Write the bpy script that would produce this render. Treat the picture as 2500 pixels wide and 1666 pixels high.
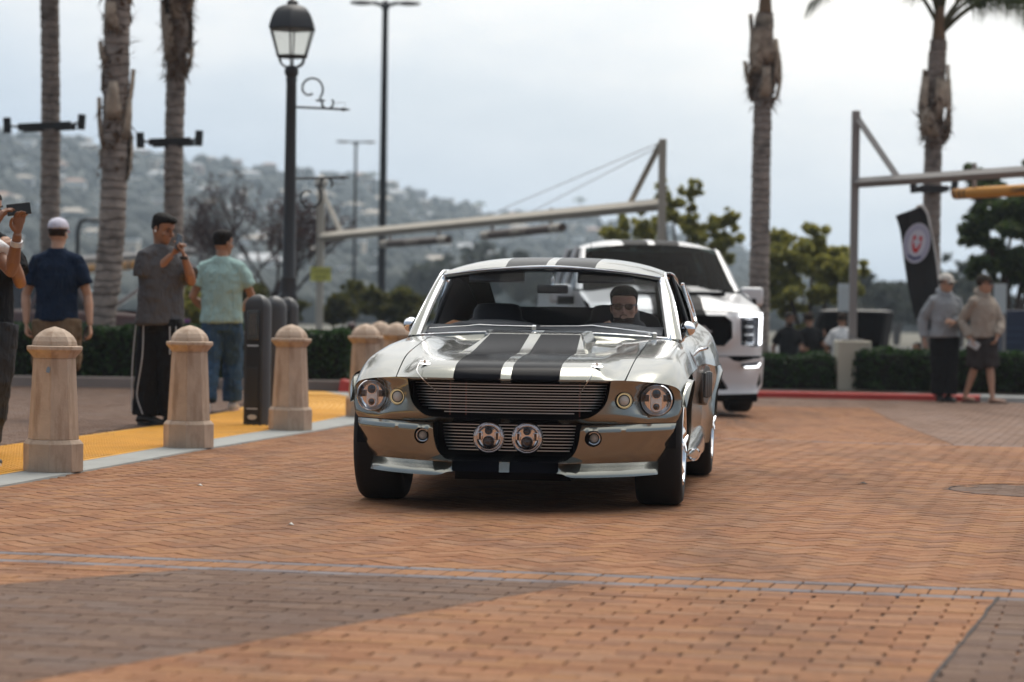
import bpy, math, random
from math import sin, cos, pi, sqrt, exp, radians as RA
from mathutils import Vector as V, Matrix, noise
from mathutils.geometry import delaunay_2d_cdt

SC = bpy.context.scene
COL = SC.collection
for _o in list(bpy.data.objects):
    bpy.data.objects.remove(_o)
random.seed(11)

# ------------------------------------------------------------------ camera
FPX, CAMH = 6400.0, 1.04                      # focal length in pixels of a 2500 px wide frame, eye height
PITCH, ROLL = 71 / 6400.0, 0.0145
_f = V((0, cos(PITCH), -sin(PITCH)))
_r0 = V((1, 0, 0)); _u0 = _r0.cross(_f)
CR_ = _r0 * cos(ROLL) + _u0 * sin(ROLL)
CU_ = _u0 * cos(ROLL) - _r0 * sin(ROLL)
CF_ = _f
cam = bpy.data.cameras.new('camera'); camo = bpy.data.objects.new('camera', cam); COL.objects.link(camo)
m = Matrix.Identity(4)
for i in range(3):
    m[i][0], m[i][1], m[i][2] = CR_[i], CU_[i], -CF_[i]
m[2][3] = CAMH
camo.matrix_world = m
cam.sensor_width = 36.0; cam.lens = FPX / 2500 * 36
cam.clip_start = 0.1; cam.clip_end = 6000
cam.dof.use_dof = True; cam.dof.focus_distance = 14.0; cam.dof.aperture_fstop = 2.6
SC.camera = camo

# ------------------------------------------------------------------ sky, sun, exposure
SUN_EL, SUN_AZ = 60.0, 16.0                   # degrees; azimuth from +Y (straight ahead) towards +X
sdir = V((sin(RA(SUN_AZ)) * cos(RA(SUN_EL)), cos(RA(SUN_AZ)) * cos(RA(SUN_EL)), sin(RA(SUN_EL))))
wd = bpy.data.worlds.new('World'); SC.world = wd; wd.use_nodes = True
nt = wd.node_tree; nt.nodes.clear(); N = nt.nodes.new; L = nt.links.new
out = N('ShaderNodeOutputWorld')
sky = N('ShaderNodeTexSky'); sky.sky_type = 'NISHITA'; sky.sun_disc = False
sky.sun_elevation = RA(SUN_EL); sky.sun_rotation = RA(SUN_AZ); sky.air_density = 1.0; sky.dust_density = 2.0
bg1 = N('ShaderNodeBackground'); bg1.inputs['Strength'].default_value = 0.11
L(sky.outputs[0], bg1.inputs[0])
tc = N('ShaderNodeTexCoord')
mp = N('ShaderNodeMapping'); mp.inputs['Scale'].default_value = (3.0, 3.0, 9.0); mp.inputs['Location'].default_value = (0.4, 1.7, 0.35)
L(tc.outputs['Generated'], mp.inputs[0])
no = N('ShaderNodeTexNoise'); no.inputs['Scale'].default_value = 2.3; no.inputs['Detail'].default_value = 5; no.inputs['Roughness'].default_value = 0.52
L(mp.outputs[0], no.inputs['Vector'])
cr = N('ShaderNodeValToRGB'); cr.color_ramp.elements[0].position = 0.30; cr.color_ramp.elements[1].position = 0.62
cr.color_ramp.elements[0].color = (0.75, 0.75, 0.75, 1); cr.color_ramp.elements[1].color = (1, 1, 1, 1)
L(no.outputs[0], cr.inputs[0])
# brighter, warmer cloud round the veiled sun, thinner and bluer away from it
dp = N('ShaderNodeVectorMath'); dp.operation = 'DOT_PRODUCT'; dp.inputs[1].default_value = sdir
L(tc.outputs['Generated'], dp.inputs[0])
mr = N('ShaderNodeMapRange'); mr.inputs[1].default_value = 0.0; mr.inputs[2].default_value = 1.0; mr.inputs[3].default_value = 0.0; mr.inputs[4].default_value = 1.0
L(dp.outputs['Value'], mr.inputs[0])
cc = N('ShaderNodeValToRGB')
e = cc.color_ramp.elements
e[0].position = 0.0; e[0].color = (0.29, 0.32, 0.36, 1)
e[1].position = 1.0; e[1].color = (1.9, 1.85, 1.75, 1)
for pos, c in ((0.43, (0.42, 0.51, 0.64, 1)), (0.50, (0.63, 0.735, 0.86, 1)), (0.54, (0.90, 0.94, 0.97, 1)), (0.585, (1.28, 1.23, 1.15, 1))):
    a = e.new(pos); a.color = c
L(mr.outputs[0], cc.inputs[0])
bg2 = N('ShaderNodeBackground'); bg2.inputs['Strength'].default_value = 1.0
sh = N('ShaderNodeMapRange'); sh.inputs[1].default_value = 0.36; sh.inputs[2].default_value = 0.62; sh.inputs[3].default_value = 0.42; sh.inputs[4].default_value = 0.0
L(no.outputs[0], sh.inputs[0])
tint = N('ShaderNodeMix'); tint.data_type = 'RGBA'; tint.blend_type = 'MULTIPLY'; tint.inputs[7].default_value = (0.66, 0.77, 0.92, 1)
L(sh.outputs[0], tint.inputs[0]); L(cc.outputs[0], tint.inputs[6])
L(tint.outputs[2], bg2.inputs[0])
mx = N('ShaderNodeMixShader'); L(cr.outputs[0], mx.inputs[0]); L(bg1.outputs[0], mx.inputs[1]); L(bg2.outputs[0], mx.inputs[2])
L(mx.outputs[0], out.inputs[0])

sl = bpy.data.lights.new('sun', 'SUN'); sl.energy = 2.4; sl.angle = RA(40); sl.color = (1.0, 0.94, 0.86)
so = bpy.data.objects.new('sun', sl); COL.objects.link(so)
so.rotation_euler = (-sdir).to_track_quat('-Z', 'Y').to_euler()
so.location = (0, 0, 30)

SC.view_settings.view_transform = 'Standard'; SC.view_settings.look = 'None'
SC.view_settings.exposure = 0.0; SC.view_settings.gamma = 1.0; SC.view_settings.use_curve_mapping = False
SC.render.engine = 'CYCLES'
SC.cycles.use_denoising = True
SC.cycles.max_bounces = 10; SC.cycles.transparent_max_bounces = 24; SC.cycles.volume_bounces = 2
SC.cycles.sample_clamp_indirect = 6.0
SC.cycles.caustics_reflective = False; SC.cycles.caustics_refractive = False

# ------------------------------------------------------------------ where things stand: the photograph's rays
def W(px, py, Y):
    d = CF_ + CR_ * ((px - 1250) / FPX) + CU_ * ((833 - py) / FPX)
    return V((0, 0, CAMH)) + d * (Y / d.y)
def G(px, py, z=0.0):
    d = CF_ + CR_ * ((px - 1250) / FPX) + CU_ * ((833 - py) / FPX)
    return V((0, 0, CAMH)) + d * ((z - CAMH) / d.z)
def sm(t):
    t = max(0.0, min(1.0, t)); return t * t * (3 - 2 * t)
def lerp(a, b, t): return a + (b - a) * t
def interp(x, xs, ys):
    if x <= xs[0]: return ys[0]
    for i in range(1, len(xs)):
        if x <= xs[i]:
            return lerp(ys[i - 1], ys[i], (x - xs[i - 1]) / (xs[i] - xs[i - 1]))
    return ys[-1]
def gz(x, y):
    """height of the paved ground: level near the camera, falling gently to the far right"""
    return -0.115 * sm((x + 0.5) / 3.5) * sm((y - 17) / 14)
def lz(x, y):
    """height of the lower parking lot beyond the hedges"""
    return lerp(-0.15, -0.66, sm((x + 1.5) / 5.0))

# ------------------------------------------------------------------ materials
MATS = {}
def mat(name, col, rough=0.6, metal=0.0, spec=0.5, coat=0.0, coat_rough=0.03, var=0.0, vscale=8.0, bump=0.0, bscale=60.0, attr=None, trans=0.0,
        emit=None, estr=0.0, wear=None, rnd=0.0, bdist=0.01, rvar=0.0, ior=0.0, fold=0.0, world=False):
    if name in MATS: return MATS[name]
    mt = bpy.data.materials.new(name); mt.use_nodes = True
    n = mt.node_tree; b = n.nodes['Principled BSDF']
    nn, ll = n.nodes.new, n.links.new
    b.inputs['Roughness'].default_value = rough; b.inputs['Metallic'].default_value = metal
    b.inputs['Specular IOR Level'].default_value = spec
    if ior: b.inputs['IOR'].default_value = ior
    b.inputs['Coat Weight'].default_value = coat; b.inputs['Coat Roughness'].default_value = coat_rough
    b.inputs['Base Color'].default_value = (*col, 1)
    mt.diffuse_color = (*col, 1)
    t = None
    if var or bump or wear or rvar:
        t = nn('ShaderNodeTexCoord')
    CO = nn('ShaderNodeNewGeometry').outputs['Position'] if world else (t.outputs['Object'] if t else None)
    cur = None
    def mixc(fac_sock, a_sock, a_col, b_col, blend='MIX'):
        mxn = nn('ShaderNodeMix'); mxn.data_type = 'RGBA'; mxn.blend_type = blend
        if isinstance(fac_sock, (int, float)): mxn.inputs[0].default_value = fac_sock
        else: ll(fac_sock, mxn.inputs[0])
        if a_sock is None: mxn.inputs[6].default_value = (*a_col, 1)
        else: ll(a_sock, mxn.inputs[6])
        if isinstance(b_col, tuple): mxn.inputs[7].default_value = (*b_col, 1)
        else: ll(b_col, mxn.inputs[7])
        return mxn.outputs[2]
    if attr:
        an = nn('ShaderNodeVertexColor'); an.layer_name = attr
        cur = an.outputs[0]
    if var:
        ns = nn('ShaderNodeTexNoise'); ns.inputs['Scale'].default_value = vscale; ns.inputs['Detail'].default_value = 6; ns.inputs['Roughness'].default_value = 0.6
        ll(CO, ns.inputs['Vector'])
        rp = nn('ShaderNodeMapRange'); rp.inputs[1].default_value = 0.25; rp.inputs[2].default_value = 0.75
        rp.inputs[3].default_value = 1 - var; rp.inputs[4].default_value = 1 + var
        ll(ns.outputs[0], rp.inputs[0])
        cur = mixc(1.0, cur, col, rp.outputs[0], 'MULTIPLY')
    if wear:                                        # (colour, scale, lo, hi): stains with a shape of their own
        ns = nn('ShaderNodeTexNoise'); ns.inputs['Scale'].default_value = wear[1]; ns.inputs['Detail'].default_value = 8; ns.inputs['Roughness'].default_value = 0.65
        if len(wear) > 4:
            mw = nn('ShaderNodeMapping'); mw.inputs['Scale'].default_value = wear[4]; ll(CO, mw.inputs[0]); ll(mw.outputs[0], ns.inputs['Vector'])
        else: ll(CO, ns.inputs['Vector'])
        rp = nn('ShaderNodeMapRange'); rp.inputs[1].default_value = wear[2]; rp.inputs[2].default_value = wear[3]
        ll(ns.outputs[0], rp.inputs[0])
        cur = mixc(rp.outputs[0], cur, col, wear[0])
    if rnd:
        oi = nn('ShaderNodeObjectInfo')
        rp = nn('ShaderNodeMapRange'); rp.inputs[3].default_value = 1 - rnd; rp.inputs[4].default_value = 1 + rnd
        ll(oi.outputs['Random'], rp.inputs[0])
        cur = mixc(1.0, cur, col, rp.outputs[0], 'MULTIPLY')
    if cur is not None: ll(cur, b.inputs['Base Color'])
    if rvar:
        ns = nn('ShaderNodeTexNoise'); ns.inputs['Scale'].default_value = vscale * 2.3; ns.inputs['Detail'].default_value = 5
        ll(CO, ns.inputs['Vector'])
        rp = nn('ShaderNodeMapRange'); rp.inputs[1].default_value = 0.3; rp.inputs[2].default_value = 0.7
        rp.inputs[3].default_value = rough - rvar; rp.inputs[4].default_value = rough + rvar
        ll(ns.outputs[0], rp.inputs[0]); ll(rp.outputs[0], b.inputs['Roughness'])
    if bump:
        ns = nn('ShaderNodeTexNoise'); ns.inputs['Scale'].default_value = bscale; ns.inputs['Detail'].default_value = 4
        ll(CO, ns.inputs['Vector'])
        bp = nn('ShaderNodeBump'); bp.inputs['Strength'].default_value = bump; bp.inputs['Distance'].default_value = bdist
        ll(ns.outputs[0], bp.inputs['Height']); ll(bp.outputs[0], b.inputs['Normal'])
    if fold:                                        # soft upright creases of hanging cloth
        mpn = nn('ShaderNodeMapping'); mpn.inputs['Scale'].default_value = (fold, fold, fold * .28); ll(t.outputs['Object'], mpn.inputs[0])
        ns2 = nn('ShaderNodeTexNoise'); ns2.inputs['Scale'].default_value = 1.0; ns2.inputs['Detail'].default_value = 2; ns2.inputs['Distortion'].default_value = 1.2
        ll(mpn.outputs[0], ns2.inputs['Vector'])
        bp2 = nn('ShaderNodeBump'); bp2.inputs['Strength'].default_value = 0.9; bp2.inputs['Distance'].default_value = 0.035
        ll(ns2.outputs[0], bp2.inputs['Height']); ll(bp.outputs[0], bp2.inputs['Normal']); ll(bp2.outputs[0], b.inputs['Normal'])
    if trans: b.inputs['Transmission Weight'].default_value = trans
    if emit:
        b.inputs['Emission Color'].default_value = (*emit, 1); b.inputs['Emission Strength'].default_value = estr
    MATS[name] = mt
    return mt

def glass(name, tint=(0.8, 0.85, 0.85), ior=1.45, gl=(1, 1, 1), rough=0.0):
    """a thin pane: clear by its tint, mirror by Fresnel"""
    mt = bpy.data.materials.new(name); mt.use_nodes = True
    n = mt.node_tree; n.nodes.clear(); nn, ll = n.nodes.new, n.links.new
    o = nn('ShaderNodeOutputMaterial'); tr = nn('ShaderNodeBsdfTransparent'); gs = nn('ShaderNodeBsdfGlossy'); ms = nn('ShaderNodeMixShader')
    lw = nn('ShaderNodeLayerWeight'); lw.inputs[0].default_value = 0.5
    pw = nn('ShaderNodeMath'); pw.operation = 'POWER'; pw.inputs[1].default_value = 9.0; ll(lw.outputs['Facing'], pw.inputs[0])
    fr = nn('ShaderNodeMapRange'); f0 = 0.5 * ((ior - 1) / (ior + 1)) ** 2; fr.inputs[3].default_value = f0; fr.inputs[4].default_value = 0.8; ll(pw.outputs[0], fr.inputs[0])
    tr.inputs[0].default_value = (*tint, 1); gs.inputs['Color'].default_value = (*gl, 1); gs.inputs['Roughness'].default_value = rough
    ll(fr.outputs[0], ms.inputs[0]); ll(tr.outputs[0], ms.inputs[1]); ll(gs.outputs[0], ms.inputs[2]); ll(ms.outputs[0], o.inputs[0])
    MATS[name] = mt
    return mt

# ------------------------------------------------------------------ mesh builder
BAKE = []
class MB:
    def __init__(s): s.v = []; s.f = []; s.m = []
    def add(s, vs, fs, mi=0):
        o = len(s.v); s.v += [tuple(v) for v in vs]
        for f in fs: s.f.append(tuple(i + o for i in f)); s.m.append(mi)
        return s
    def box(s, c, d, mi=0, rot=0.0, top=(1, 1), M=None):
        x, y, z = (k / 2 for k in d); vs = []
        for sz in (-1, 1):
            tx, ty = top if sz > 0 else (1, 1)
            for sx, sy in ((-1, -1), (1, -1), (1, 1), (-1, 1)):
                p = V((sx * x * tx, sy * y * ty, sz * z))
                if rot: p = Matrix.Rotation(rot, 3, 'Z') @ p
                if M is not None: p = M @ p
                vs.append(p + V(c))
        return s.add(vs, [(3, 2, 1, 0), (4, 5, 6, 7), (0, 1, 5, 4), (1, 2, 6, 5), (2, 3, 7, 6), (3, 0, 4, 7)], mi)
    def loft(s, rings, caps=True, closed=True, mi=0):
        n = len(rings[0]); vs = [p for r in rings for p in r]; fs = []
        for i in range(len(rings) - 1):
            for j in range(n if closed else n - 1):
                k = (j + 1) % n
                fs.append((i * n + j, i * n + k, (i + 1) * n + k, (i + 1) * n + j))
        if caps and closed:
            fs.append(tuple(range(n - 1, -1, -1))); fs.append(tuple(range((len(rings) - 1) * n, len(rings) * n)))
        return s.add(vs, fs, mi)
    def tube(s, pts, r, n=10, mi=0, caps=True, flat=1.0, up=None):
        pts = [V(p) for p in pts]
        rs = r if isinstance(r, (list, tuple)) else [r] * len(pts)
        t0 = (pts[1] - pts[0]).normalized()
        a = V(up) if up is not None else (V((0, 0, 1)) if abs(t0.z) < 0.9 else V((1, 0, 0)))
        u = (a - t0 * a.dot(t0)).normalized(); rings = []
        for i, p in enumerate(pts):
            t = ((pts[min(i + 1, len(pts) - 1)] - pts[max(i - 1, 0)])).normalized()
            u = (u - t * u.dot(t)); u = u.normalized() if u.length > 1e-6 else t.orthogonal().normalized()
            w = t.cross(u)
            rings.append([p + (u * cos(2 * pi * j / n) * flat + w * sin(2 * pi * j / n)) * rs[i] for j in range(n)])
        return s.loft(rings, caps, True, mi)
    def lathe(s, prof, n=24, c=(0, 0, 0), mi=0, axis='z', caps=True, ang=0.0):
        rings = []
        for r, z in prof:
            ring = []
            for j in range(n):
                t = 2 * pi * j / n + ang
                if axis == 'z': p = (r * cos(t), r * sin(t), z)
                elif axis == 'y': p = (r * cos(t), z, -r * sin(t))
                else: p = (z, r * cos(t), r * sin(t))
                ring.append(V(p) + V(c))
            rings.append(ring)
        return s.loft(rings, caps, True, mi)
    def prism(s, poly, a, b, plane='xz', mi=0):
        """poly in a plane, extruded from a to b along the remaining axis"""
        def pt(p, t):
            return {'xz': (p[0], t, p[1]), 'xy': (p[0], p[1], t), 'yz': (t, p[0], p[1])}[plane]
        n = len(poly); vs = [pt(p, a) for p in poly] + [pt(p, b) for p in poly]
        fs = [tuple(range(n)), tuple(range(2 * n - 1, n - 1, -1))] + [(i, i + n, (i + 1) % n + n, (i + 1) % n) for i in range(n)]
        return s.add(vs, fs, mi)
    def grid(s, P, mi=None):
        """P: rows of points; mi: material index or function(row, col)"""
        nr, nc = len(P), len(P[0]); o = len(s.v); s.v += [tuple(p) for r in P for p in r]
        for i in range(nr - 1):
            for j in range(nc - 1):
                s.f.append((o + i * nc + j, o + i * nc + j + 1, o + (i + 1) * nc + j + 1, o + (i + 1) * nc + j))
                s.m.append(mi(i, j) if callable(mi) else (mi or 0))
        return s
    def mirror(s):
        o = len(s.v); s.v += [(-x, y, z) for x, y, z in s.v]; nf = len(s.f)
        for i in range(nf):
            s.f.append(tuple(k + o for k in reversed(s.f[i]))); s.m.append(s.m[i])
        return s
    def ell(s, c, r, n=12, k=8, mi=0, M=None):
        rings = []
        for i in range(k + 1):
            t = pi * i / k; rr = max(sin(t), 0.02)
            ring = []
            for j in range(n):
                p = V((r[0] * rr * cos(2 * pi * j / n), r[1] * rr * sin(2 * pi * j / n), -r[2] * cos(t)))
                if M is not None: p = M @ p
                ring.append(p + V(c))
            rings.append(ring)
        return s.loft(rings, True, True, mi)
    def build(s, name, mats, parent=None, loc=None, rot=0.0, sharp=35, bevel=0.0, remesh=0.0, smooth=0, wr=0.0, wrs=0.12, sub=0, flip=False, solid=0.0, fixn=False):
        me = bpy.data.meshes.new(name); me.from_pydata(s.v, [], s.f)
        mats = mats if isinstance(mats, (list, tuple)) else [mats]
        for q in mats: me.materials.append(q)
        me.polygons.foreach_set('material_index', s.m)
        me.polygons.foreach_set('use_smooth', [True] * len(s.f))
        if fixn:
            import bmesh
            bm = bmesh.new(); bm.from_mesh(me); bmesh.ops.recalc_face_normals(bm, faces=bm.faces); bm.to_mesh(me); bm.free()
        if sharp and not remesh: me.set_sharp_from_angle(angle=RA(sharp))
        if flip: me.flip_normals()
        me.update()
        o = bpy.data.objects.new(name, me); COL.objects.link(o)
        if parent is not None: o.parent = parent
        if loc is not None: o.location = loc
        if rot: o.rotation_euler = (0, 0, rot)
        if remesh:
            q = o.modifiers.new('r', 'REMESH'); q.mode = 'VOXEL'; q.voxel_size = remesh; q.use_smooth_shade = True
            BAKE.append(o)
            if smooth:
                q = o.modifiers.new('s', 'SMOOTH'); q.factor = 0.5; q.iterations = smooth
            if wr:
                tx = bpy.data.textures.new('folds', 'CLOUDS'); tx.noise_scale = wrs
                q = o.modifiers.new('d', 'DISPLACE'); q.texture = tx; q.strength = wr; q.mid_level = 0.5; q.texture_coords = 'LOCAL'
                if wr > .015:
                    tx = bpy.data.textures.new('creases', 'CLOUDS'); tx.noise_scale = wrs * .38; tx.cloud_type = 'GRAYSCALE'; tx.noise_basis = 'VORONOI_F2_F1'
                    q = o.modifiers.new('d', 'DISPLACE'); q.texture = tx; q.strength = -wr * .32; q.mid_level = 0.3; q.texture_coords = 'LOCAL'
                    q = o.modifiers.new('s', 'SMOOTH'); q.factor = .5; q.iterations = 1
        if sub:
            q = o.modifiers.new('u', 'SUBSURF'); q.levels = sub; q.render_levels = sub
        if solid:
            q = o.modifiers.new('t', 'SOLIDIFY'); q.thickness = solid; q.offset = -1
        if bevel:
            q = o.modifiers.new('b', 'BEVEL'); q.width = bevel; q.segments = 2; q.limit_method = 'ANGLE'; q.angle_limit = RA(40)
        return o

def tag(o, label=None, cat=None, group=None, kind=None):
    if label: o['label'] = label
    if cat: o['category'] = cat
    if group: o['group'] = group
    if kind: o['kind'] = kind
    return o
def thing(name, label, cat, loc=(0, 0, 0), rot=0.0, group=None):
    o = bpy.data.objects.new(name, None); COL.objects.link(o)
    o.empty_display_size = 0.2
    o.location = loc; o.rotation_euler = (0, 0, rot)
    return tag(o, label, cat, group)
KIDS = {}
def copy_tree(o, parent=None):
    c = o.copy(); COL.objects.link(c); c.parent = parent
    for ch in [q for q in o.children]: copy_tree(ch, c)
    return c
def text(name, s, size, mt, parent, M, depth=0.004, align='CENTER', sx=1.0):
    cu = bpy.data.curves.new(name, 'FONT'); cu.body = s; cu.size = size; cu.extrude = depth; cu.align_x = align; cu.align_y = 'CENTER'
    cu.materials.append(mt)
    t = bpy.data.objects.new('tmp_text', cu); COL.objects.link(t)
    me = bpy.data.meshes.new_from_object(t.evaluated_get(bpy.context.evaluated_depsgraph_get())); bpy.data.objects.remove(t)
    o = bpy.data.objects.new(name, me); COL.objects.link(o); o.parent = parent
    o.matrix_local = M @ Matrix.Diagonal((sx, 1, 1, 1)); return o
def crom(p, n=6, closed=False):
    """Catmull-Rom through the points"""
    p = [V(q) for q in p]; o = []; k = len(p)
    for i in range(k if closed else k - 1):
        if closed: a, b, c, d = p[i - 1], p[i], p[(i + 1) % k], p[(i + 2) % k]
        else: a, b, c, d = p[max(i - 1, 0)], p[i], p[i + 1], p[min(i + 2, k - 1)]
        for j in range(n):
            t = j / n
            o.append(0.5 * ((2 * b) + (c - a) * t + (2 * a - 5 * b + 4 * c - d) * t * t + (3 * b - 3 * c + d - a) * t ** 3))
    if not closed: o.append(p[-1])
    return o
def inside(p, poly):
    c = False; x, y = p; j = len(poly) - 1
    for i in range(len(poly)):
        xi, yi = poly[i]; xj, yj = poly[j]
        if (yi > y) != (yj > y) and x < (xj - xi) * (y - yi) / (yj - yi) + xi: c = not c
        j = i
    return c
def segd(p, a, b):
    ax, ay = a; bx, by = b; dx, dy = bx - ax, by - ay; l = dx * dx + dy * dy
    t = 0 if l == 0 else max(0, min(1, ((p[0] - ax) * dx + (p[1] - ay) * dy) / l))
    return math.hypot(p[0] - ax - t * dx, p[1] - ay - t * dy)
def densify(loop, s):
    o = []
    for i in range(len(loop)):
        a, b = V(loop[i]), V(loop[(i + 1) % len(loop)]); k = max(1, int((b - a).length / s))
        for j in range(k): o.append(tuple(a.lerp(b, j / k)))
    return o
def face_panel(outer, holes, depth, matfn=None, step=0.025, cuts=(), ret=0.03, hret=None):
    """front panel: an outline with holes in the x-z plane, given its own depth at every point; edges returned backwards"""
    outer = densify(outer, step); holes = [densify(h, step) for h in holes]
    loops = [outer] + holes; pts = []; eds = []
    for lp in loops:
        o = len(pts); pts += [V(p) for p in lp]; eds += [(o + i, o + (i + 1) % len(lp)) for i in range(len(lp))]
    xs = [p[0] for p in outer]; zs = [p[1] for p in outer]
    def ok(p, mrg):
        if not inside(p, outer) or any(inside(p, h) for h in holes): return False
        return all(segd(p, lp[i], lp[(i + 1) % len(lp)]) > mrg for lp in loops for i in range(len(lp)))
    for cx in cuts:
        z = min(zs); prev = None
        while z < max(zs):
            if ok((cx, z), step * 0.25):
                pts.append(V((cx, z)))
                if prev is not None and z - prev < step * 0.6: eds.append((len(pts) - 2, len(pts) - 1))
                prev = z
            z += step * 0.5
    i = 0; z = min(zs)
    while z < max(zs):
        x = min(xs) + (step / 2 if i % 2 else 0)
        while x < max(xs):
            if ok((x, z), step * 0.45) and all(abs(x - c) > step * 0.4 for c in cuts): pts.append(V((x, z)))
            x += step
        z += step * 0.87; i += 1
    r = delaunay_2d_cdt(pts, eds, [], 0, 1e-6)
    P, T = r[0], r[2]; mb = MB(); mb.v = [(p.x, depth(p.x, p.y), p.y) for p in P]; ec = {}
    for t in T:
        c = (sum(P[k].x for k in t) / 3, sum(P[k].y for k in t) / 3)
        if not inside(c, outer) or any(inside(c, h) for h in holes): continue
        a, b, d = (P[k] for k in t)
        if (b - a).cross(d - a) < 0: t = tuple(reversed(t))
        mb.f.append(tuple(t)); mb.m.append(matfn(*c) if matfn else 0)
        for q in range(3): ec.setdefault((t[q], t[(q + 1) % 3]), mb.m[-1])
    nb = {}
    for (a, b), mi in list(ec.items()):
        if (b, a) in ec: continue
        for k in (a, b):
            if k not in nb:
                nb[k] = len(mb.v); x, y, z = mb.v[k]
                mb.v.append((x * (1 - 0.0), y + ret, z))
        mb.f.append((b, a, nb[a], nb[b])); mb.m.append(mi)
    return mb
# ------------------------------------------------------------------ paving
M_BRICK = mat('brick', (0.4, 0.21, 0.12), 0.72, spec=0.05, attr='tone', var=0.17, vscale=26, bump=0.5, bscale=150, bdist=0.004,
              wear=((0.115, 0.066, 0.045), 1.0, 0.46, 0.85, (1.5, .28, 1)), rvar=0.10, world=True)
M_MORTAR = mat('mortar', (0.030, 0.020, 0.016), 0.9, var=0.25, vscale=20)
TH = RA(-13.1)
E1, E2 = V((cos(TH), sin(TH))), V((-sin(TH), cos(TH)))
B_TOP = 10.264
def toAB(x, y): p = V((x, y)); return p.dot(E1), p.dot(E2)
def toXY(a, b): p = E1 * a + E2 * b; return p.x, p.y
def clip(poly, side):
    """keep the part of a convex polygon where side(p) >= 0 (side is linear)"""
    o = []
    for i in range(len(poly)):
        a, b = poly[i], poly[(i + 1) % len(poly)]; sa, sb = side(a), side(b)
        if sa >= 0: o.append(a)
        if (sa >= 0) != (sb >= 0):
            t = sa / (sa - sb); o.append((a[0] + (b[0] - a[0]) * t, a[1] + (b[1] - a[1]) * t))
    return o
def area(p): return abs(sum(p[i][0] * p[(i + 1) % len(p)][1] - p[(i + 1) % len(p)][0] * p[i][1] for i in range(len(p)))) / 2
EDGE = [(-9, -16), (-4.7, 4.5), (-3.5, 11.5), (-2.90, 14.86), (-2.69, 16.2), (-2.48, 17.5), (-2.24, 19.1), (-1.68, 22.1), (-1.40, 23.8), (-1.2, 25.5), (-1.1, 27.0), (-1.15, 28.5), (-1.45, 30.5), (-2.1, 32.9)]
def edge_x(y): return interp(y, [p[1] for p in EDGE], [p[0] for p in EDGE])
def in_view(x, y, mrg=1.0): return y > 6.6 and abs(x) < 0.197 * y + mrg
ORANGE = [(0.288, 0.1428, 0.0757), (0.272, 0.1302, 0.0686), (0.2976, 0.1546, 0.0854), (0.244, 0.1142, 0.0598), (0.276, 0.1495, 0.088), (0.292, 0.1478, 0.0739), (0.232, 0.1176, 0.0704)]
PURPLE = [(0.1558, 0.1032, 0.0774), (0.141, 0.0929, 0.072), (0.1681, 0.1101, 0.081), (0.1517, 0.1066, 0.0864), (0.146, 0.0929, 0.0684)]
GREY = [(0.185, 0.168, 0.175), (0.17, 0.156, 0.164), (0.20, 0.182, 0.186)]
COVER = (3.30, 15.9, 0.62)
def tone_of(x, y, zone):
    if zone == 'grey': return random.choice(GREY)
    if zone == 'soldier': return random.choice(ORANGE[4:6])
    pur = False
    if zone == 'field':
        l1 = (x - 0.2) - (y - 9.93) * 0.567; l2 = (x + 1.30) - (y - 10.37) * 0.92
        pur = (l1 < 0 < l2) or ((x - 1.85) - (y - 9.85) * 0.271 > 0)
    elif zone == 'far':
        pur = (x - 3.86) - (y - 23.5) * 0.07 > 0 or y > 33.4
    elif zone == 'walk': pur = True
    elif zone == 'herring':
        pur = (x - COVER[0]) ** 2 + (y - COVER[1]) ** 2 < COVER[2] ** 2
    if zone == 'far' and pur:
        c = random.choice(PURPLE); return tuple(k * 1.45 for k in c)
    return random.choice(PURPLE if pur else ORANGE)
def brick_rings(poly, z, h=0.009, inset=0.0035):
    cx = sum(p[0] for p in poly) / len(poly); cy = sum(p[1] for p in poly) / len(poly)
    lo = [(p[0], p[1], z - h) for p in poly]; mid = [(p[0], p[1], z - inset) for p in poly]; hi = []
    for p in poly:
        d = V((p[0] - cx, p[1] - cy)); l = d.length
        d = d * max(0.2, (l - inset * 1.4) / l) if l > 1e-6 else d
        hi.append((cx + d.x, cy + d.y, z))
    return lo, mid, hi
BR = []                                           # (polygon, zone)
def rect(a0, a1, b0, b1, g=0.0032): h = g + .0012; return [toXY(a0 + g, b0 + h), toXY(a1 - g, b0 + h), toXY(a1 - g, b1 - h), toXY(a0 + g, b1 - h)]
CUTS = {'field': [lambda p: (p[0] - 0.2) - (p[1] - 9.93) * 0.567, lambda p: (p[0] + 1.30) - (p[1] - 10.37) * 0.92, lambda p: (p[0] - 1.85) - (p[1] - 9.85) * 0.271], 'far': [lambda p: (p[0] - 3.86) - (p[1] - 23.5) * 0.07]}
def cut(poly, zone):
    out_ = [poly]
    for f in CUTS.get(zone, ()):
        nxt = []
        for q in out_:
            s_ = [f(p) for p in q]
            if min(s_) > .0015 or max(s_) < -.0015: nxt.append(q); continue
            for sg in (1, -1):
                h = clip(q, lambda p: sg * f(p) - .0015)
                if len(h) > 2 and area(h) > 3e-4: nxt.append(h)
        out_ = nxt
    return out_
def put(poly, zone, mrg=1.0):
    cx = sum(p[0] for p in poly) / len(poly); cy = sum(p[1] for p in poly) / len(poly)
    if zone != 'walk' and cx < edge_x(cy) - 0.05: return
    if in_view(cx, cy, mrg):
        for q in cut(poly, zone): BR.append((q, zone, sum(p[0] for p in q) / len(q), sum(p[1] for p in q) / len(q)))
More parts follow.
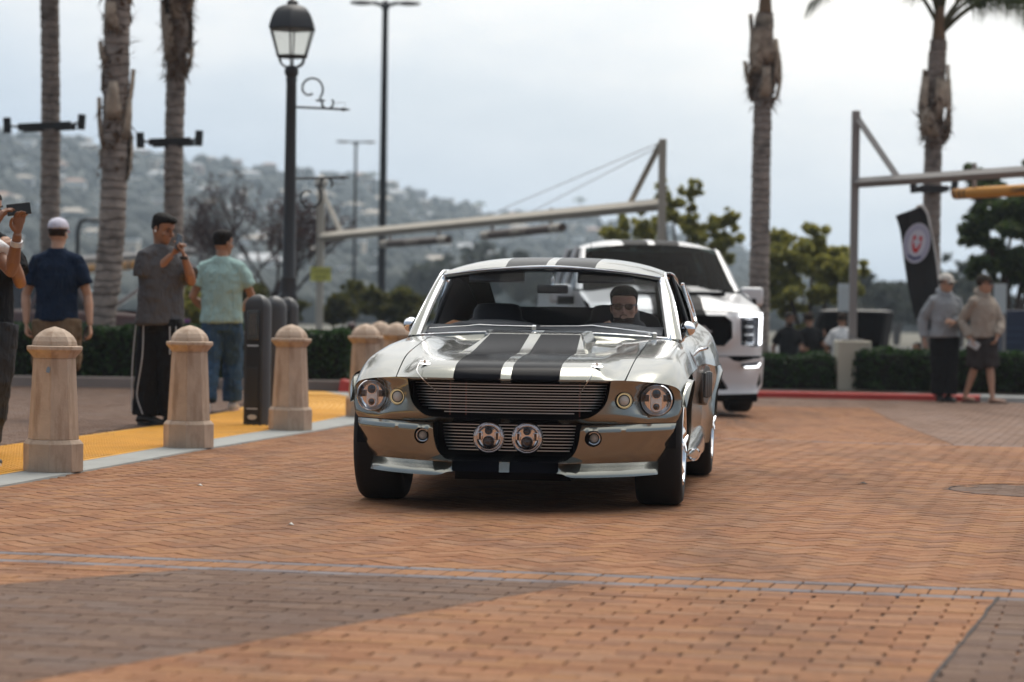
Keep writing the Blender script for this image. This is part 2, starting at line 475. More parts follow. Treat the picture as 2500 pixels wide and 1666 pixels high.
# field of running bond nearest the camera
for i in range(0, 42):
    b1 = B_TOP - 0.40 - i * 0.1
    for k in range(-30, 24):
        a0 = k * 0.2 + (0.1 if i % 2 else 0) + random.uniform(-0.004, 0.004)
        put(rect(a0, a0 + 0.2, b1 - 0.1, b1, random.uniform(0.0018, 0.0040)), 'field')
# border: grey stretchers, a soldier course, grey stretchers
for k in range(-32, 26):
    put(rect(k * 0.2, k * 0.2 + 0.2, B_TOP - 0.1, B_TOP), 'grey')
    put(rect(k * 0.2 + 0.07, k * 0.2 + 0.27, B_TOP - 0.4, B_TOP - 0.3), 'grey')
for k in range(-64, 50): put(rect(k * 0.1, k * 0.1 + 0.1, B_TOP - 0.3, B_TOP - 0.1, 0.003), 'soldier')
# herringbone at 45 degrees to the border
B_FAR = 22.5
s2 = sqrt(0.5)
def hb(u, v):                                      # lattice metres -> a, b
    return (u - v) * s2, (u + v) * s2 + B_TOP
for i in range(-60, 190):
    for j in range(-60, 190):
        k = (i - j) % 4
        if k == 0: q = (i, j, i + 2, j + 1)
        elif k == 3: q = (i, j, i + 1, j + 2)
        else: continue
        g = random.uniform(0.0022, 0.0040)
        u0, v0, u1, v1 = q[0] * 0.1 + g, q[1] * 0.1 + g, q[2] * 0.1 - g, q[3] * 0.1 - g
        a, b = hb((u0 + u1) / 2, (v0 + v1) / 2)
        if b < B_TOP - 0.1 or b > B_FAR + 0.1 or abs(a) > 8: continue
        ab = [hb(u0, v0), hb(u1, v0), hb(u1, v1), hb(u0, v1)]
        ab = clip(ab, lambda p: p[1] - B_TOP - 0.002)
        if len(ab) > 2: ab = clip(ab, lambda p: B_FAR - 0.002 - p[1])
        if len(ab) < 3 or area(ab) < 4e-4: continue
        put([toXY(*p) for p in ab], 'herring')
# far panels of running bond
for k in range(-20, 60): put(rect(k * 0.2, k * 0.2 + 0.2, B_FAR, B_FAR + 0.1), 'grey', 0.3)
for i in range(0, 150):
    b0 = B_FAR + 0.1 + i * 0.1
    for k in range(-30, 70):
        a0 = k * 0.2 + (0.1 if i % 2 else 0)
        x, y = toXY(a0 + 0.1, b0 + 0.05)
        if y < 37.0 - 0.17 * max(0, x - 3) and x > -1.2: put(rect(a0, a0 + 0.2, b0, b0 + 0.1, 0.003), 'far', 0.7)

M_FARB = mat('brick_far', (0.34, 0.145, 0.068), 0.75, spec=0.05, var=.2, vscale=3)
_n = M_FARB.node_tree; _bt = _n.nodes.new('ShaderNodeTexBrick'); _tc = _n.nodes.new('ShaderNodeTexCoord'); _mp = _n.nodes.new('ShaderNodeMapping'); _mp.inputs['Rotation'].default_value = (0, 0, -TH)
_bt.inputs['Color1'].default_value = (*ORANGE[0], 1); _bt.inputs['Color2'].default_value = (*ORANGE[3], 1); _bt.inputs['Mortar'].default_value = (.03, .02, .016, 1)
_bt.inputs['Scale'].default_value = 1.0; _bt.inputs['Brick Width'].default_value = .2; _bt.inputs['Row Height'].default_value = .1; _bt.inputs['Mortar Size'].default_value = .004
_n.links.new(_tc.outputs['Object'], _mp.inputs[0]); _n.links.new(_mp.outputs[0], _bt.inputs['Vector']); _n.links.new(_bt.outputs['Color'], _n.nodes['Principled BSDF'].inputs['Base Color'])
plaza = MB(); _gx = [i * 1.5 - 33 for i in range(45)]; _gy = [j * 1.5 - 16.5 for j in range(37)]
plaza.grid([[(x, y, gz(x, y) - 0.008) for x in _gx] for y in _gy], lambda i, j: 0 if all(in_view(x, y, 1.0) for x in (_gx[j], _gx[j + 1]) for y in (_gy[i], _gy[i + 1])) else 1)
plaza = plaza.build('plaza', [M_MORTAR, M_FARB]); tag(plaza, kind='structure')
def colour_attr(me, cols):
    at = me.color_attributes.new('tone', 'FLOAT_COLOR', 'POINT')
    at.data.foreach_set('color', [k for c in cols for k in (*c, 1.0)])
BR.sort(key=lambda q: q[3])
NEAR = BR[:298]; REST = BR[298:]
shared = {}
def plain_brick(zone_tone, L_, W_):
    key = (zone_tone, round(L_, 3), round(W_, 3))
    if key not in shared:
        x, y = L_ / 2, W_ / 2
        lo, mid, hi = brick_rings([(-x, -y), (x, -y), (x, y), (-x, y)], 0)
        mb = MB().loft([lo, mid, hi], caps=False); mb.f.append(tuple(range(8, 12))); mb.m.append(0)
        me = bpy.data.meshes.new('brick'); me.from_pydata(mb.v, [], mb.f); me.materials.append(M_BRICK)
        colour_attr(me, [zone_tone] * len(mb.v)); shared[key] = me
    return shared[key]
for poly, zone, cx, cy in NEAR:
    if len(poly) != 4 or abs(area(poly) - (V(poly[1]) - V(poly[0])).length * (V(poly[2]) - V(poly[1])).length) > 2e-5 or abs((V(poly[1]) - V(poly[0])).normalized().dot(E1)) < .999:
        loc_ = [(p[0] - cx, p[1] - cy) for p in poly]
        if sum(loc_[i][0] * loc_[(i + 1) % len(loc_)][1] - loc_[(i + 1) % len(loc_)][0] * loc_[i][1] for i in range(len(loc_))) < 0: loc_ = loc_[::-1]
        lo, mid, hi = brick_rings(loc_, 0); mb = MB().loft([lo, mid, hi], caps=False); n_ = len(loc_); mb.f.append(tuple(range(2 * n_, 3 * n_))); mb.m.append(0)
        o = mb.build('brick', M_BRICK, plaza, sharp=1, loc=(cx, cy, gz(cx, cy))); colour_attr(o.data, [tone_of(cx, cy, zone)] * len(mb.v)); continue
    L_ = round((V(poly[1]) - V(poly[0])).length, 3); W_ = round((V(poly[2]) - V(poly[1])).length, 3)
    o = bpy.data.objects.new('brick', plain_brick(tone_of(cx, cy, zone), L_, W_)); COL.objects.link(o); o.parent = plaza
    o.location = (cx, cy, gz(cx, cy) + random.uniform(-0.0012, 0.0012)); o.rotation_euler = (random.uniform(-0.004, 0.004), random.uniform(-0.003, 0.003), TH)
def brick_mass(items, name, parent, dz=0.0, jit=0.0012):
    mb = MB(); cols = []
    for poly, zone, cx, cy in items:
        if sum((poly[i][0] * poly[(i + 1) % len(poly)][1] - poly[(i + 1) % len(poly)][0] * poly[i][1]) for i in range(len(poly))) < 0: poly = poly[::-1]
        z = gz(cx, cy) + dz + random.uniform(-jit, jit); n0 = len(mb.v)
        lo, mid, hi = brick_rings(poly, z)
        n = len(poly); rings = [lo, mid, hi] if cy < 16 else [lo, hi]
        mb.loft(rings, caps=False); mb.f.append(tuple(range(n0 + n * (len(rings) - 1), n0 + n * len(rings)))); mb.m.append(0)
        cols += [tone_of(cx, cy, zone)] * (len(mb.v) - n0)
    o = mb.build(name, M_BRICK, parent, sharp=1); colour_attr(o.data, cols); tag(o, kind='stuff'); return o
brick_mass(REST, 'brick_paving', plaza)

cj = MB(); rnd_ = random.Random(3); g = []
for k in range(26):
    t = k / 25; y = lerp(9.80, 6.6, t); x = 1.85 + (y - 9.85) * 0.271 + rnd_.uniform(-.004, .004); w = rnd_.uniform(.005, .009); z = gz(x, y) + .0022
    g.append([(x - w, y, z), (x + w, y, z)])
cj.grid(g); tag(cj.build('cut_joint', M_MORTAR), kind='structure')
for i, (px, py, s_, lab) in enumerate(((2105, 1183, .035, 'small black dead leaf lying on the paving right of the silver car'), (708, 1284, .02, 'tiny pale scrap on the paving left of the car'), (486, 1188, .022, 'tiny pale scrap on the paving beside the concrete strip'))):
    p = G(px, py); q = MB(); q.add([(-s_, 0, .002), (-.2 * s_, -.5 * s_, .010), (s_, .1 * s_, .004), (.3 * s_, .6 * s_, .016), (-.5 * s_, .5 * s_, .006)], [(0, 1, 2, 3, 4)])
    tag(q.build('fallen_leaf' if i == 0 else 'paper_scrap', mat('dead_leaf' if i == 0 else 'scrap', (.012, .010, .009) if i == 0 else (.5, .48, .44), .8), None, loc=p, solid=.001), lab, 'leaf' if i == 0 else 'litter')
cover = MB()
ring = [[(COVER[0] + r * cos(t), COVER[1] + r * sin(t), gz(COVER[0] + r * cos(t), COVER[1] + r * sin(t)) + z) for t in [2 * pi * k / 64 for k in range(64)]] for r, z in ((0.622, -0.004), (0.623, 0.0025), (0.631, 0.0025), (0.632, -0.004))]
cover.loft(ring, caps=False)
tag(cover.build('manhole_ring', mat('iron', (0.05, 0.04, 0.04), 0.9, 0.0, spec=.1)), 'thin iron ring of the round brick-filled manhole in the orange paving', 'manhole cover')

# ------------------------------------------------------------------ left pavement, kerb strip, yellow tactile paving
OUT = [(-3.75, 12.5), (-3.28, 14.5), (-3.08, 15.77), (-2.85, 17.2), (-2.55, 19.2), (-2.0, 22.4), (-1.80, 23.7), (-1.58, 25.5), (-1.46, 27.0), (-1.5, 28.5), (-1.8, 30.5), (-2.35, 32.8)]
INN = [(-4.9, 12.5), (-4.45, 15.0), (-3.70, 18.96), (-3.42, 20.5), (-3.03, 22.8), (-2.82, 26.0), (-2.72, 29.0), (-2.6, 33.0)]
ROAD = [p for p in EDGE if p[1] >= 11.4]
M_CONC = mat('concrete', (0.27, 0.275, 0.26), 0.8, var=0.16, vscale=5, bump=0.3, bscale=90, wear=((0.2, 0.19, 0.17), 2.5, 0.55, 0.8))
ks = MB()
ry = [11.5 + i * 0.36 for i in range(60)]; ry = [y for y in ry if y < 32.8]
def out_x(y): return interp(y, [p[1] for p in OUT], [p[0] for p in OUT])
def inn_x(y): return interp(y, [p[1] for p in INN], [p[0] for p in INN])
ks.grid([[(edge_x(y), y, -0.01), (edge_x(y) - 0.006, y, 0.010), (out_x(y), y, 0.012), (out_x(y), y, -0.01)] for y in ry])
tag(ks.build('kerb_strip', M_CONC, sharp=30), kind='structure')
M_YEL = mat('tactile_yellow', (0.62, 0.30, 0.020), 0.7, var=0.14, vscale=3.0, wear=((0.30, 0.16, 0.05), 1.6, 0.55, 0.85))
ty = MB(); dm = MB()
ty.grid([[(lerp(out_x(y), inn_x(y), t), y, 0.014) for t in (0, 0.25, 0.5, 0.75, 1)] for y in ry])
tact = ty.build('tactile_paving', M_YEL); tag(tact, kind='structure')
y = 14.0
while y < 31.5:
    x = out_x(y) - 0.05
    while x > inn_x(y) + 0.03:
        if x > -0.197 * y - 0.3:
            dm.lathe([(0.019, 0.013), (0.015, 0.0205), (0.010, 0.0225)], 8 if y < 22 else 5, (x, y, 0))
        x -= 0.06
    y += 0.06
tag(dm.build('truncated_domes', M_YEL, tact), kind='stuff')
pv = MB(); pv.grid([[(x, y, 0.004) for x in (inn_x(y) + 0.01, inn_x(y) - 2, inn_x(y) - 5, -28)] for y in [12.5 + i * 0.5 for i in range(42)] if y < 33.1], 0)
pave = pv.build('pavement', M_MORTAR, flip=True); tag(pave, kind='structure')
BW = []
for i in range(0, 210):
    for k in range(-40, 20):
        y0 = 12.6 + i * 0.1; x0 = -4.6 + k * 0.2 + (0.1 if i % 2 else 0)
        if x0 + 0.2 > inn_x(y0) + 0.03 or y0 > 33.0 or x0 < -0.197 * y0 - 1.0: continue
        BW.append(([(x0 + 0.003, y0 + 0.003), (x0 + 0.197, y0 + 0.003), (x0 + 0.197, y0 + 0.097), (x0 + 0.003, y0 + 0.097)], 'walk', x0 + 0.1, y0 + 0.05))
brick_mass(BW, 'brick_paving', pave, dz=0.012)

# kerbs along the planting beds
M_KERB = mat('kerb_concrete', (0.27, 0.22, 0.19), 0.85, var=0.2, vscale=2.0, bump=0.25, bscale=50)
M_RED = mat('kerb_red', (0.42, 0.022, 0.012), 0.6, var=0.12, vscale=4)
M_GREYK = mat('kerb_grey', (0.36, 0.37, 0.36), 0.8, var=0.12, vscale=3)
kb = MB()
for k in range(9):
    x0, x1 = -10.0 + k * 0.9, -10.0 + (k + 1) * 0.9
    kb.box(((x0 + x1) / 2, 33.12, 0.07), (x1 - x0 - 0.012, 0.22, 0.15))
kl = kb.build('hedge_kerb', M_KERB, bevel=0.015); tag(kl, kind='structure')
kr_ = MB(); kr_.add([(-2.16, 32.7, 0.0), (-1.98, 32.75, 0.0), (-1.98, 35, 0.0), (-2.16, 35, 0.0), (-2.14, 32.76, 0.16), (-2.0, 32.8, 0.13), (-2.0, 35, 0.13), (-2.14, 35, 0.16)],
        [(0, 1, 5, 4), (1, 2, 6, 5), (2, 3, 7, 6), (3, 0, 4, 7), (4, 5, 6, 7)])
tag(kr_.build('red_kerb_end', M_RED), kind='structure')
kr = MB(); kg = MB()
kk = [(2.6, 37.15), (4.0, 37.0), (5.2, 36.75), (5.75, 36.6), (6.5, 36.4)]
kk2 = [(6.52, 36.395), (7.6, 36.1), (12, 35.0), (20, 33)]
for mbk, P in ((kr, kk), (kg, kk2)):
    g = []
    for x, y in [(p.x, p.y) for p in crom([(a, b, 0) for a, b in P], 4)]:
        z = gz(x, y); g.append([(x, y - 0.02, z - 0.02), (x, y, z + 0.07), (x + 0.02, y + 0.03, z + 0.09), (x + 0.05, y + 0.2, z + 0.09), (x + 0.05, y + 0.2, z - 0.1)])
    mbk.grid(g)
tag(kr.build('red_kerb', M_RED, flip=True), kind='structure'); tag(kg.build('grey_kerb', M_GREYK, flip=True), kind='structure')

# planting-bed soil, lower parking lot, land to the horizon
M_SOIL = mat('soil', (0.06, 0.045, 0.03), 0.95, var=0.3, vscale=6)
sb = MB(); sb.grid([[(x, y, (0.06 if x < 0 else gz(x, 36.8) + 0.1)) for x in (-30, -12, -2.1)] for y in (33.2, 36.2, 38)])
sb.grid([[(x, y + (-0.16 * max(0, x - 3)), gz(x, 36.8) + 0.1) for x in (2.7, 4, 6, 9, 14, 20)] for y in (37.2, 38.4, 40)])
tag(sb.build('planting_bed', M_SOIL), kind='structure')
M_ASPH = mat('asphalt', (0.055, 0.055, 0.057), 0.85, var=0.25, vscale=2.0, bump=0.3, bscale=80)
pk = MB(); pk.grid([[(x, y, min(gz(x, y) - 0.012, lerp(gz(x, 37) - 0.02, lz(x, y), sm((y - 37) / 5)))) for x in [i * 2.0 - 70 for i in range(71)]] for y in (36.0, 37, 38, 39, 40, 41, 42, 46, 60, 100, 150)])
tag(pk.build('parking_lot', M_ASPH), kind='structure')
M_LAND = mat('dry_ground', (0.11, 0.10, 0.07), 0.95, var=0.35, vscale=0.05)
ln = MB(); ln.grid([[(x, y, -0.95) for x in (-3000, -600, -150, -40, 0, 40, 150, 600, 3000)] for y in (-3000, -300, -60, 0, 40, 150, 400, 1000, 3000)])
tag(ln.build('ground', M_LAND), kind='structure')
# ------------------------------------------------------------------ the silver fastback
M_PAINT = mat('pewter_paint', (0.25, 0.253, 0.225), 0.18, metal=0.88, coat=0.5, coat_rough=0.05)
M_STRIPE = mat('stripe_black', (0.003, 0.0035, 0.006), 0.20, spec=0.5, ior=1.09)
M_CHROME = mat('chrome', (0.82, 0.83, 0.85), 0.05, metal=1.0)
M_BRUSH = mat('brushed_metal', (0.80, 0.79, 0.77), 0.28, metal=1.0)
M_RUB = mat('tyre_rubber', (0.014, 0.014, 0.014), 0.75, spec=0.3, bump=0.2, bscale=60)
M_BLK = mat('black_trim', (0.012, 0.012, 0.013), 0.45)
M_MATTE = mat('matte_black', (0.008, 0.008, 0.009), 0.9, spec=0.2)
M_INT = mat('interior_vinyl', (0.016, 0.017, 0.021), 0.6, bump=0.2, bscale=120)
M_WIND = glass('windshield_glass', (0.84, 0.87, 0.91), 1.10)
M_LENS = mat('lens_dark', (0.02, 0.02, 0.024), 0.06, coat=1.0)
M_LED = mat('lamp_frosted', (0.75, 0.73, 0.66), 0.25, coat=0.6, bump=0.8, bscale=300)
M_HALO = mat('lamp_halo', (0.85, 0.66, 0.36), 0.3, emit=(1.0, 0.78, 0.42), estr=0.25)
VT = [(0, -.85), (.25, -.825), (.45, -.75), (.6, -.64), (.74, -.51), (.86, -.36), (.90, -.28), (.94, -.19)]
_vt = [(p.x, p.y) for p in crom([(a, b, 0) for a, b in VT], 8)]
def vn(x): return interp(abs(x), [p[0] for p in _vt], [p[1] for p in _vt])
car = thing('muscle_car', 'silver grey vintage fastback with twin black stripes and paired round lamps in its lower grille', 'car', (0.065, 14.40, 0.0), RA(-6.5))
def mirror_x(pts): return pts + [(-x, z) for x, z in reversed(pts) if x > 1e-6]
def circle(cx, cz, r, n=20): return [(cx + r * cos(2 * pi * k / n), cz + r * sin(2 * pi * k / n)) for k in range(n)]
def smooth2(p, n=5): return [(q.x, q.y) for q in crom([(a, b, 0) for a, b in p], n)]
def striped(x, z): return 1 if 0.027 < abs(x) < 0.278 else 0
# nose: header, headlamp surrounds and the bar below the grille
no_top = [(0, .693), (.3, .693), (.50, .692), (.605, .690)]
no_side = smooth2([(.605, .690), (.735, .680), (.825, .664), (.872, .640), (.887, .600), (.887, .530), (.872, .487), (.86, .463)], 4)
no_bot = [(.86, .463), (.6, .463), (.385, .463), (0, .463)]
half = no_top[1:-1] + no_side + no_bot[1:-1]
outer = [(0, .693)] + half + [(0, .463)] + [(-x, z) for x, z in reversed(half)]
gr = [(.535, .684), (.531, .65), (.524, .61), (.511, .568), (.487, .535), (.45, .506), (.40, .489), (.27, .484)]
gr = [(.535, .684)] + smooth2(gr, 3)[1:] + [(0, .484)]
gopen = [(0, .684)] + gr[:-1] + [(0, .484)] + [(-x, z) for x, z in reversed(gr[:-1])]
def dn(x, z):
    a = abs(x); d = vn(a)
    r = math.hypot(a - .76, z - .585); d += 0.06 * exp(-(r / .108) ** 4)
    d += 0.022 * exp(-((a - .64) / .07) ** 2 - ((z - .575) / .055) ** 2)
    d += 0.030 * sm((.492 - z) / .028)
    d -= 0.022 * sm((z - .652) / .022) * sm((a - .50) / .14)
    return d
nose = face_panel(outer, [gopen] + [circle(s * .76, .585, .089, 28) for s in (1, -1)] + [circle(s * .60, .584, .046, 20) for s in (1, -1)], dn, striped, 0.02, (.027, -.027, .278, -.278), 0.04)
nose.build('nose_panel', [M_PAINT, M_STRIPE], car, sharp=50)
# bumper valance with its open mouth and the ducted lip
b_side = [(.86, .459), (.853, .43), (.836, .385), (.80, .30), (.772, .258), (.770, .19)]
b_bot = smooth2([(.770, .19), (.65, .187), (.40, .187), (.33, .193), (.27, .208), (0, .210)], 4)
m_r = [(.39, .459)] + smooth2([(.386, .425), (.379, .37), (.362, .318), (.333, .285), (.28, .266), (0, .262)], 4)
rt = m_r[0:1] + b_side + b_bot[1:]
bout = rt + [(-x, z) for x, z in reversed(rt[:-1])] + [(-x, z) for x, z in m_r[1:]] + [(x, z) for x, z in reversed(m_r[1:-1])]
def xo(z): return interp(z, [.187, .255, .30, .385, .43, .461], [.771, .772, .80, .836, .853, .86])
def db(x, z):
    a = abs(x); d = vn(a * .86 / xo(z))
    d += 0.035 * sm((z - .430) / .03)
    d -= 0.075 * sm((.262 - z) / .055) * sm((a - .26) / .10)
    d -= 0.02 * sm((.26 - z) / .03) * (1 - sm((a - .26) / .10))
    d += 0.03 * sm((.30 - z) / .12) * sm((z - .19) / .05)
    return d
bump = face_panel(bout, [circle(s * .451, .387, .043, 20) for s in (1, -1)], db, striped, 0.02, (.027, -.027, .278, -.278), 0.05)
bump.build('front_bumper', [M_PAINT, M_STRIPE], car, sharp=50)
led = MB(); led.grid([[(x, v, z) for x in (-.40, -.278, -.027, .027, .278, .40)] for v, z in ((-.835, .2615), (-.78, .268), (-.60, .285))], lambda i, j: 1 if j in (1, 3) else 0)
led.build('mouth_ledge', [M_PAINT, M_STRIPE], car, flip=True)
# hood
M_GAP = mat('panel_gap', (0.004, 0.004, 0.004), 0.9)
def zA(v): return interp(v, [-.66, -.55, -.45, -.33, -.22, -.1, 0, .18, .35, .6, .95], [.686, .711, .735, .762, .785, .802, .814, .832, .848, .872, .895])
def xA(v): return interp(v, [-.64, -.45, -.22, 0, .35, .6, .95], [.605, .615, .625, .632, .637, .64, .646])
_zc = [(p.x, p.y) for p in crom([(0, .692, 0), (.02, .712, 0), (.06, .738, 0), (.12, .760, 0), (.22, .777, 0), (.45, .797, 0), (.75, .812, 0), (.95, .820, 0), (1.2, .842, 0), (1.5, .868, 0), (1.8, .892, 0)], 6)]
def zcen(w): return interp(w, [p[0] for p in _zc], [p[1] for p in _zc])
def vr(x): return .80 + .15 * (x / .64) ** 2
def hood_z(x, v):
    a = abs(x); w = v - vn(x)
    z = lerp(zcen(max(0, w)), zA(v), sm((a - .44) / .17))
    z += 0.008 * exp(-((a - .50) / .03) ** 2) * sm((w - .05) / .15)
    return z
hx = [0, .027, .09, .15, .21, .278, .33, .38, .43, .46, .485, .51, .54, .57]
hood = MB(); rows = []
ts = [0, .008, .018, .032, .05, .075, .105, .14, .18, .23, .29, .36, .44, .52, .60, .68, .76, .84, .92, 1.0]
cols = [-x for x in reversed(hx[1:])] + hx
for t in ts:
    r = []
    for x in [-9] + cols + [9]:
        if abs(x) == 9:
            s = 1 if x > 0 else -1; v = lerp(vn(.602), vr(.64), t); x = s * (xA(v) - .003)
        else: v = lerp(vn(x), vr(x), t)
        r.append((x, v, hood_z(x, v)))
    rows.append(r)
sk = [(x, v + .006, z - .012) for x, v, z in rows[0]]
rows = [[(x, v + .03, z - .02) for x, v, z in rows[0]], sk] + rows + [[(x, v, z - .03) for x, v, z in rows[-1]]]
nc = len(rows[0])
def hmat(i, j):
    xm = (rows[5][j][0] + rows[5][j + 1][0]) / 2; return striped(xm, 0)
hood.grid(rows, hmat); hood.build('hood', [M_PAINT, M_STRIPE], car, flip=False, sharp=60)
sc = MB(); R3 = []
def scrow(v, z, hw, st, si, sq=1.0):
    xs = [-hw, -st, -si, si, st, hw]; return [(x, v, z) for x in xs]
rws = [scrow(-.080, .812, .350, .285, .028), scrow(-.062, .8165, .350, .285, .028), scrow(-.048, .8085, .349, .286, .028), scrow(.02, .817, .338, .287, .029), scrow(.575, .908, .266, .262, .032), scrow(.59, .915, .264, .260, .032), scrow(.635, .921, .266, .262, .032), scrow(.82, .936, .305, .27, .034)]
sc.grid(rws, lambda i, j: 1 if j in (1, 3) and i != 5 else 0)
for s in (1, -1):
    g = [[(s * abs(r[5][0]), r[5][1], r[5][2]), (s * (abs(r[5][0]) + (.004 if k < 2 else .022 + .01 * max(0, r[5][1]))), r[5][1] + .0, hood_z(abs(r[5][0]) + .02, r[5][1]) - .004)] for k, r in enumerate(rws)]
    if s < 0: g = [list(reversed(q)) for q in g]
    sc.grid(g, 0)
sc.build('hood_scoop', [M_PAINT, M_STRIPE], car, sharp=20, bevel=.006)
tp = MB(); tp.box((0.40, .70, .8835), (.105, .03, .002), M=Matrix.Rotation(RA(4), 3, 'Z'))
tp.build('masking_tape', mat('tape', (0.62, 0.55, 0.42), 0.8), car)
# fenders
NET = [
 [(.609, -.632, .688), (.618, -.45, .735), (.628, -.22, .785), (.635, 0, .814), (.640, .35, .848), (.643, .6, .872), (.649, .95, .895)],
 [(.735, -.535, .680), (.735, -.40, .734), (.735, -.18, .783), (.737, .03, .812), (.740, .37, .845), (.742, .61, .866), (.745, .95, .888)],
 [(.826, -.428, .664), (.824, -.335, .715), (.822, -.15, .772), (.822, .05, .803), (.822, .38, .834), (.820, .62, .853), (.806, .95, .874)],
 [(.872, -.345, .640), (.871, -.27, .682), (.868, -.11, .738), (.868, .08, .770), (.868, .40, .800), (.868, .63, .817), (.862, .95, .832)],
 [(.887, -.285, .600), (.895, -.225, .640), (.905, -.08, .680), (.910, .1, .702), (.912, .4, .716), (.913, .63, .722), (.914, .95, .728)]]
def net(rows, nu=5, nv=4):
    R = [crom(r, nu) for r in rows]; out_ = []
    for j in range(len(R[0])): out_.append(crom([r[j] for r in R], nv))
    return out_
ARCH_R = .357
def zb(v, c, base):
    d = abs(v - c); return max(base, .325 + sqrt(ARCH_R ** 2 - d * d)) if d < ARCH_R else base
def side_x(xr, zr, v, z, c, base):
    x = xr - .030 * sm((zr - z) / .22) - .022 * sm((.42 - z) / .2)
    dd = math.hypot(v - c, z - .325) - ARCH_R
    return x + .030 * exp(-max(0, dd) / .045)
vs_front = [-.285, -.27, -.24, -.2, -.15, -.1, -.05, 0, .05, .1, .15, .2, .24, .28, .31, .335, .35, .3568, .3572, .40, .48, .6, .75, .95]
for s in (1, -1):
    f = MB(); P = net(NET)
    P = [[(s * p[0], p[1], p[2]) for p in r] for r in P]
    f.grid(P if s > 0 else [list(reversed(r)) for r in P])
    rid = crom(NET[4], 12); vv = [p[1] for p in rid]; xx = [p[0] for p in rid]; zz = [p[2] for p in rid]
    g = []
    for v in vs_front:
        xr, zr = interp(v, vv, xx), interp(v, vv, zz); b = zb(v, 0, .23); r = []
        for k in range(9):
            z = lerp(zr, b, k / 8); r.append((s * side_x(xr, zr, v, z, 0, .23), v, z))
        r.append((r[-1][0] - s * .05, v, b + .012))
        g.append(r if s > 0 else list(reversed(r)))
    f.grid(g)
    f.build('fender', [M_PAINT], car, sharp=55)
# doors and rear quarters
SIDE = [
 [(.806, .955, .878), (.803, 1.4, .890), (.815, 2.0, .908), (.832, 2.45, .945), (.825, 3.0, .985), (.74, 3.62, .955)],
 [(.862, .955, .832), (.866, 1.4, .838), (.880, 2.0, .852), (.906, 2.45, .882), (.910, 3.0, .915), (.84, 3.62, .885)],
 [(.895, .955, .785), (.896, 1.4, .79), (.908, 2.0, .79), (.950, 2.45, .79), (.955, 3.0, .80), (.86, 3.62, .79)],
 [(.914, .955, .728), (.906, 1.4, .735), (.922, 2.0, .735), (.968, 2.45, .715), (.965, 3.0, .725), (.87, 3.62, .73)]]
def sidecut(va, vb):
    R = [crom(r, 14) for r in SIDE]
    def at(r, v):
        ys = [p.y for p in r]; return V((interp(v, ys, [p.x for p in r]), v, interp(v, ys, [p.z for p in r])))
    n = max(6, int((vb - va) / .05)); vs = [lerp(va, vb, k / n) for k in range(n + 1)]
    if vb > 3: vs = sorted(set(vs + [2.73 + k for k in (-.3572, -.3568, -.35, -.335, -.31, -.28, .28, .31, .335, .35, .3568, .3572)]))
    up = [crom([at(r, v) for r in R], 4) for v in vs]; lo = []
    for v in vs:
        e_ = at(R[3], v); b = zb(v, 2.73, .23); r = []
        for k in range(9):
            z = lerp(e_.z, b, k / 8); r.append(V((side_x(e_.x, e_.z, v, z, 2.73, .23), v, z)))
        r.append(V((r[-1].x - .05, v, b + .012))); lo.append(r)
    return up, lo
for nm, va, vb in (('door', .957, 2.06), ('rear_quarter', 2.066, 3.62)):
    up, lo = sidecut(va, vb)
    for s in (1, -1):
        f = MB()
        for g in (up, lo):
            h = [[(s * p.x, p.y, p.z) for p in r] for r in g]; f.grid(h if s > 0 else [list(reversed(r)) for r in h])
        d = f.build(nm, [M_PAINT], car, sharp=55)
        if nm == 'door':
            h = MB(); h.tube([(s * .885, 1.80, .822), (s * .925, 1.81, .832), (s * .93, 1.93, .834), (s * .89, 1.95, .826)], .009, 8); h.build('handle', M_CHROME, d)
# tail
tl = MB(); tl.grid([[(x * k, v, z) for x in (-.7, -.35, 0, .35, .7)] for v, z, k in ((3.5, .975, 1.0), (3.62, .95, 1.0), (3.74, .93, .98), (3.76, .70, 1.05), (3.72, .45, 1.05), (3.6, .28, 1.0))])
tl.build('tail_panel', M_PAINT, car, sharp=60)
# roof
def rz(v): return interp(v, [1.34, 1.42, 1.5, 1.6, 1.75, 1.88, 2.0, 2.15, 2.3, 2.62], [1.305, 1.326, 1.342, 1.356, 1.371, 1.379, 1.384, 1.385, 1.378, 1.345])
def re(v): return interp(v, [1.46, 1.52, 1.65, 1.75, 2.0, 2.3, 2.62, 3.0, 3.5], [1.246, 1.262, 1.28, 1.288, 1.294, 1.284, 1.248, 1.13, .985])
def rx(v): return interp(v, [1.46, 1.6, 2.0, 2.3, 2.62, 3.0, 3.5], [.658, .672, .686, .694, .694, .69, .67])
rf = MB(); g = []; ux = [0, .04, .15, .28, .41, .52, .63, .74, .83, .90, .95, 1.0]
un = [-u for u in reversed(ux[1:])] + ux
for t in [k / 16 for k in range(17)]:
    r = []
    for u in un:
        v = lerp(1.375 + .145 * u * u, 2.62, t); w = rx(max(v, 1.5))
        v0 = lerp(1.375, 2.62, t)
        x = u * w; r.append((x, v, lerp(rz(v0), re(v), abs(u) ** 3.4)))
    g.append(r)
g = [[(x, v + .0, z - .02) for x, v, z in g[0]]] + g
rf.grid(g, lambda i, j: 1 if .03 < abs((un[j] + un[j + 1]) / 2) < .41 else 0)
rf.build('roof', [M_PAINT, M_STRIPE], car, sharp=60)
hl = MB(); hl.grid([[(x * .97, v, z - .03) for x, v, z in r] for r in g[1:]]); hl.build('headliner', mat('headliner', (0.02, 0.02, 0.022), 0.9), car)
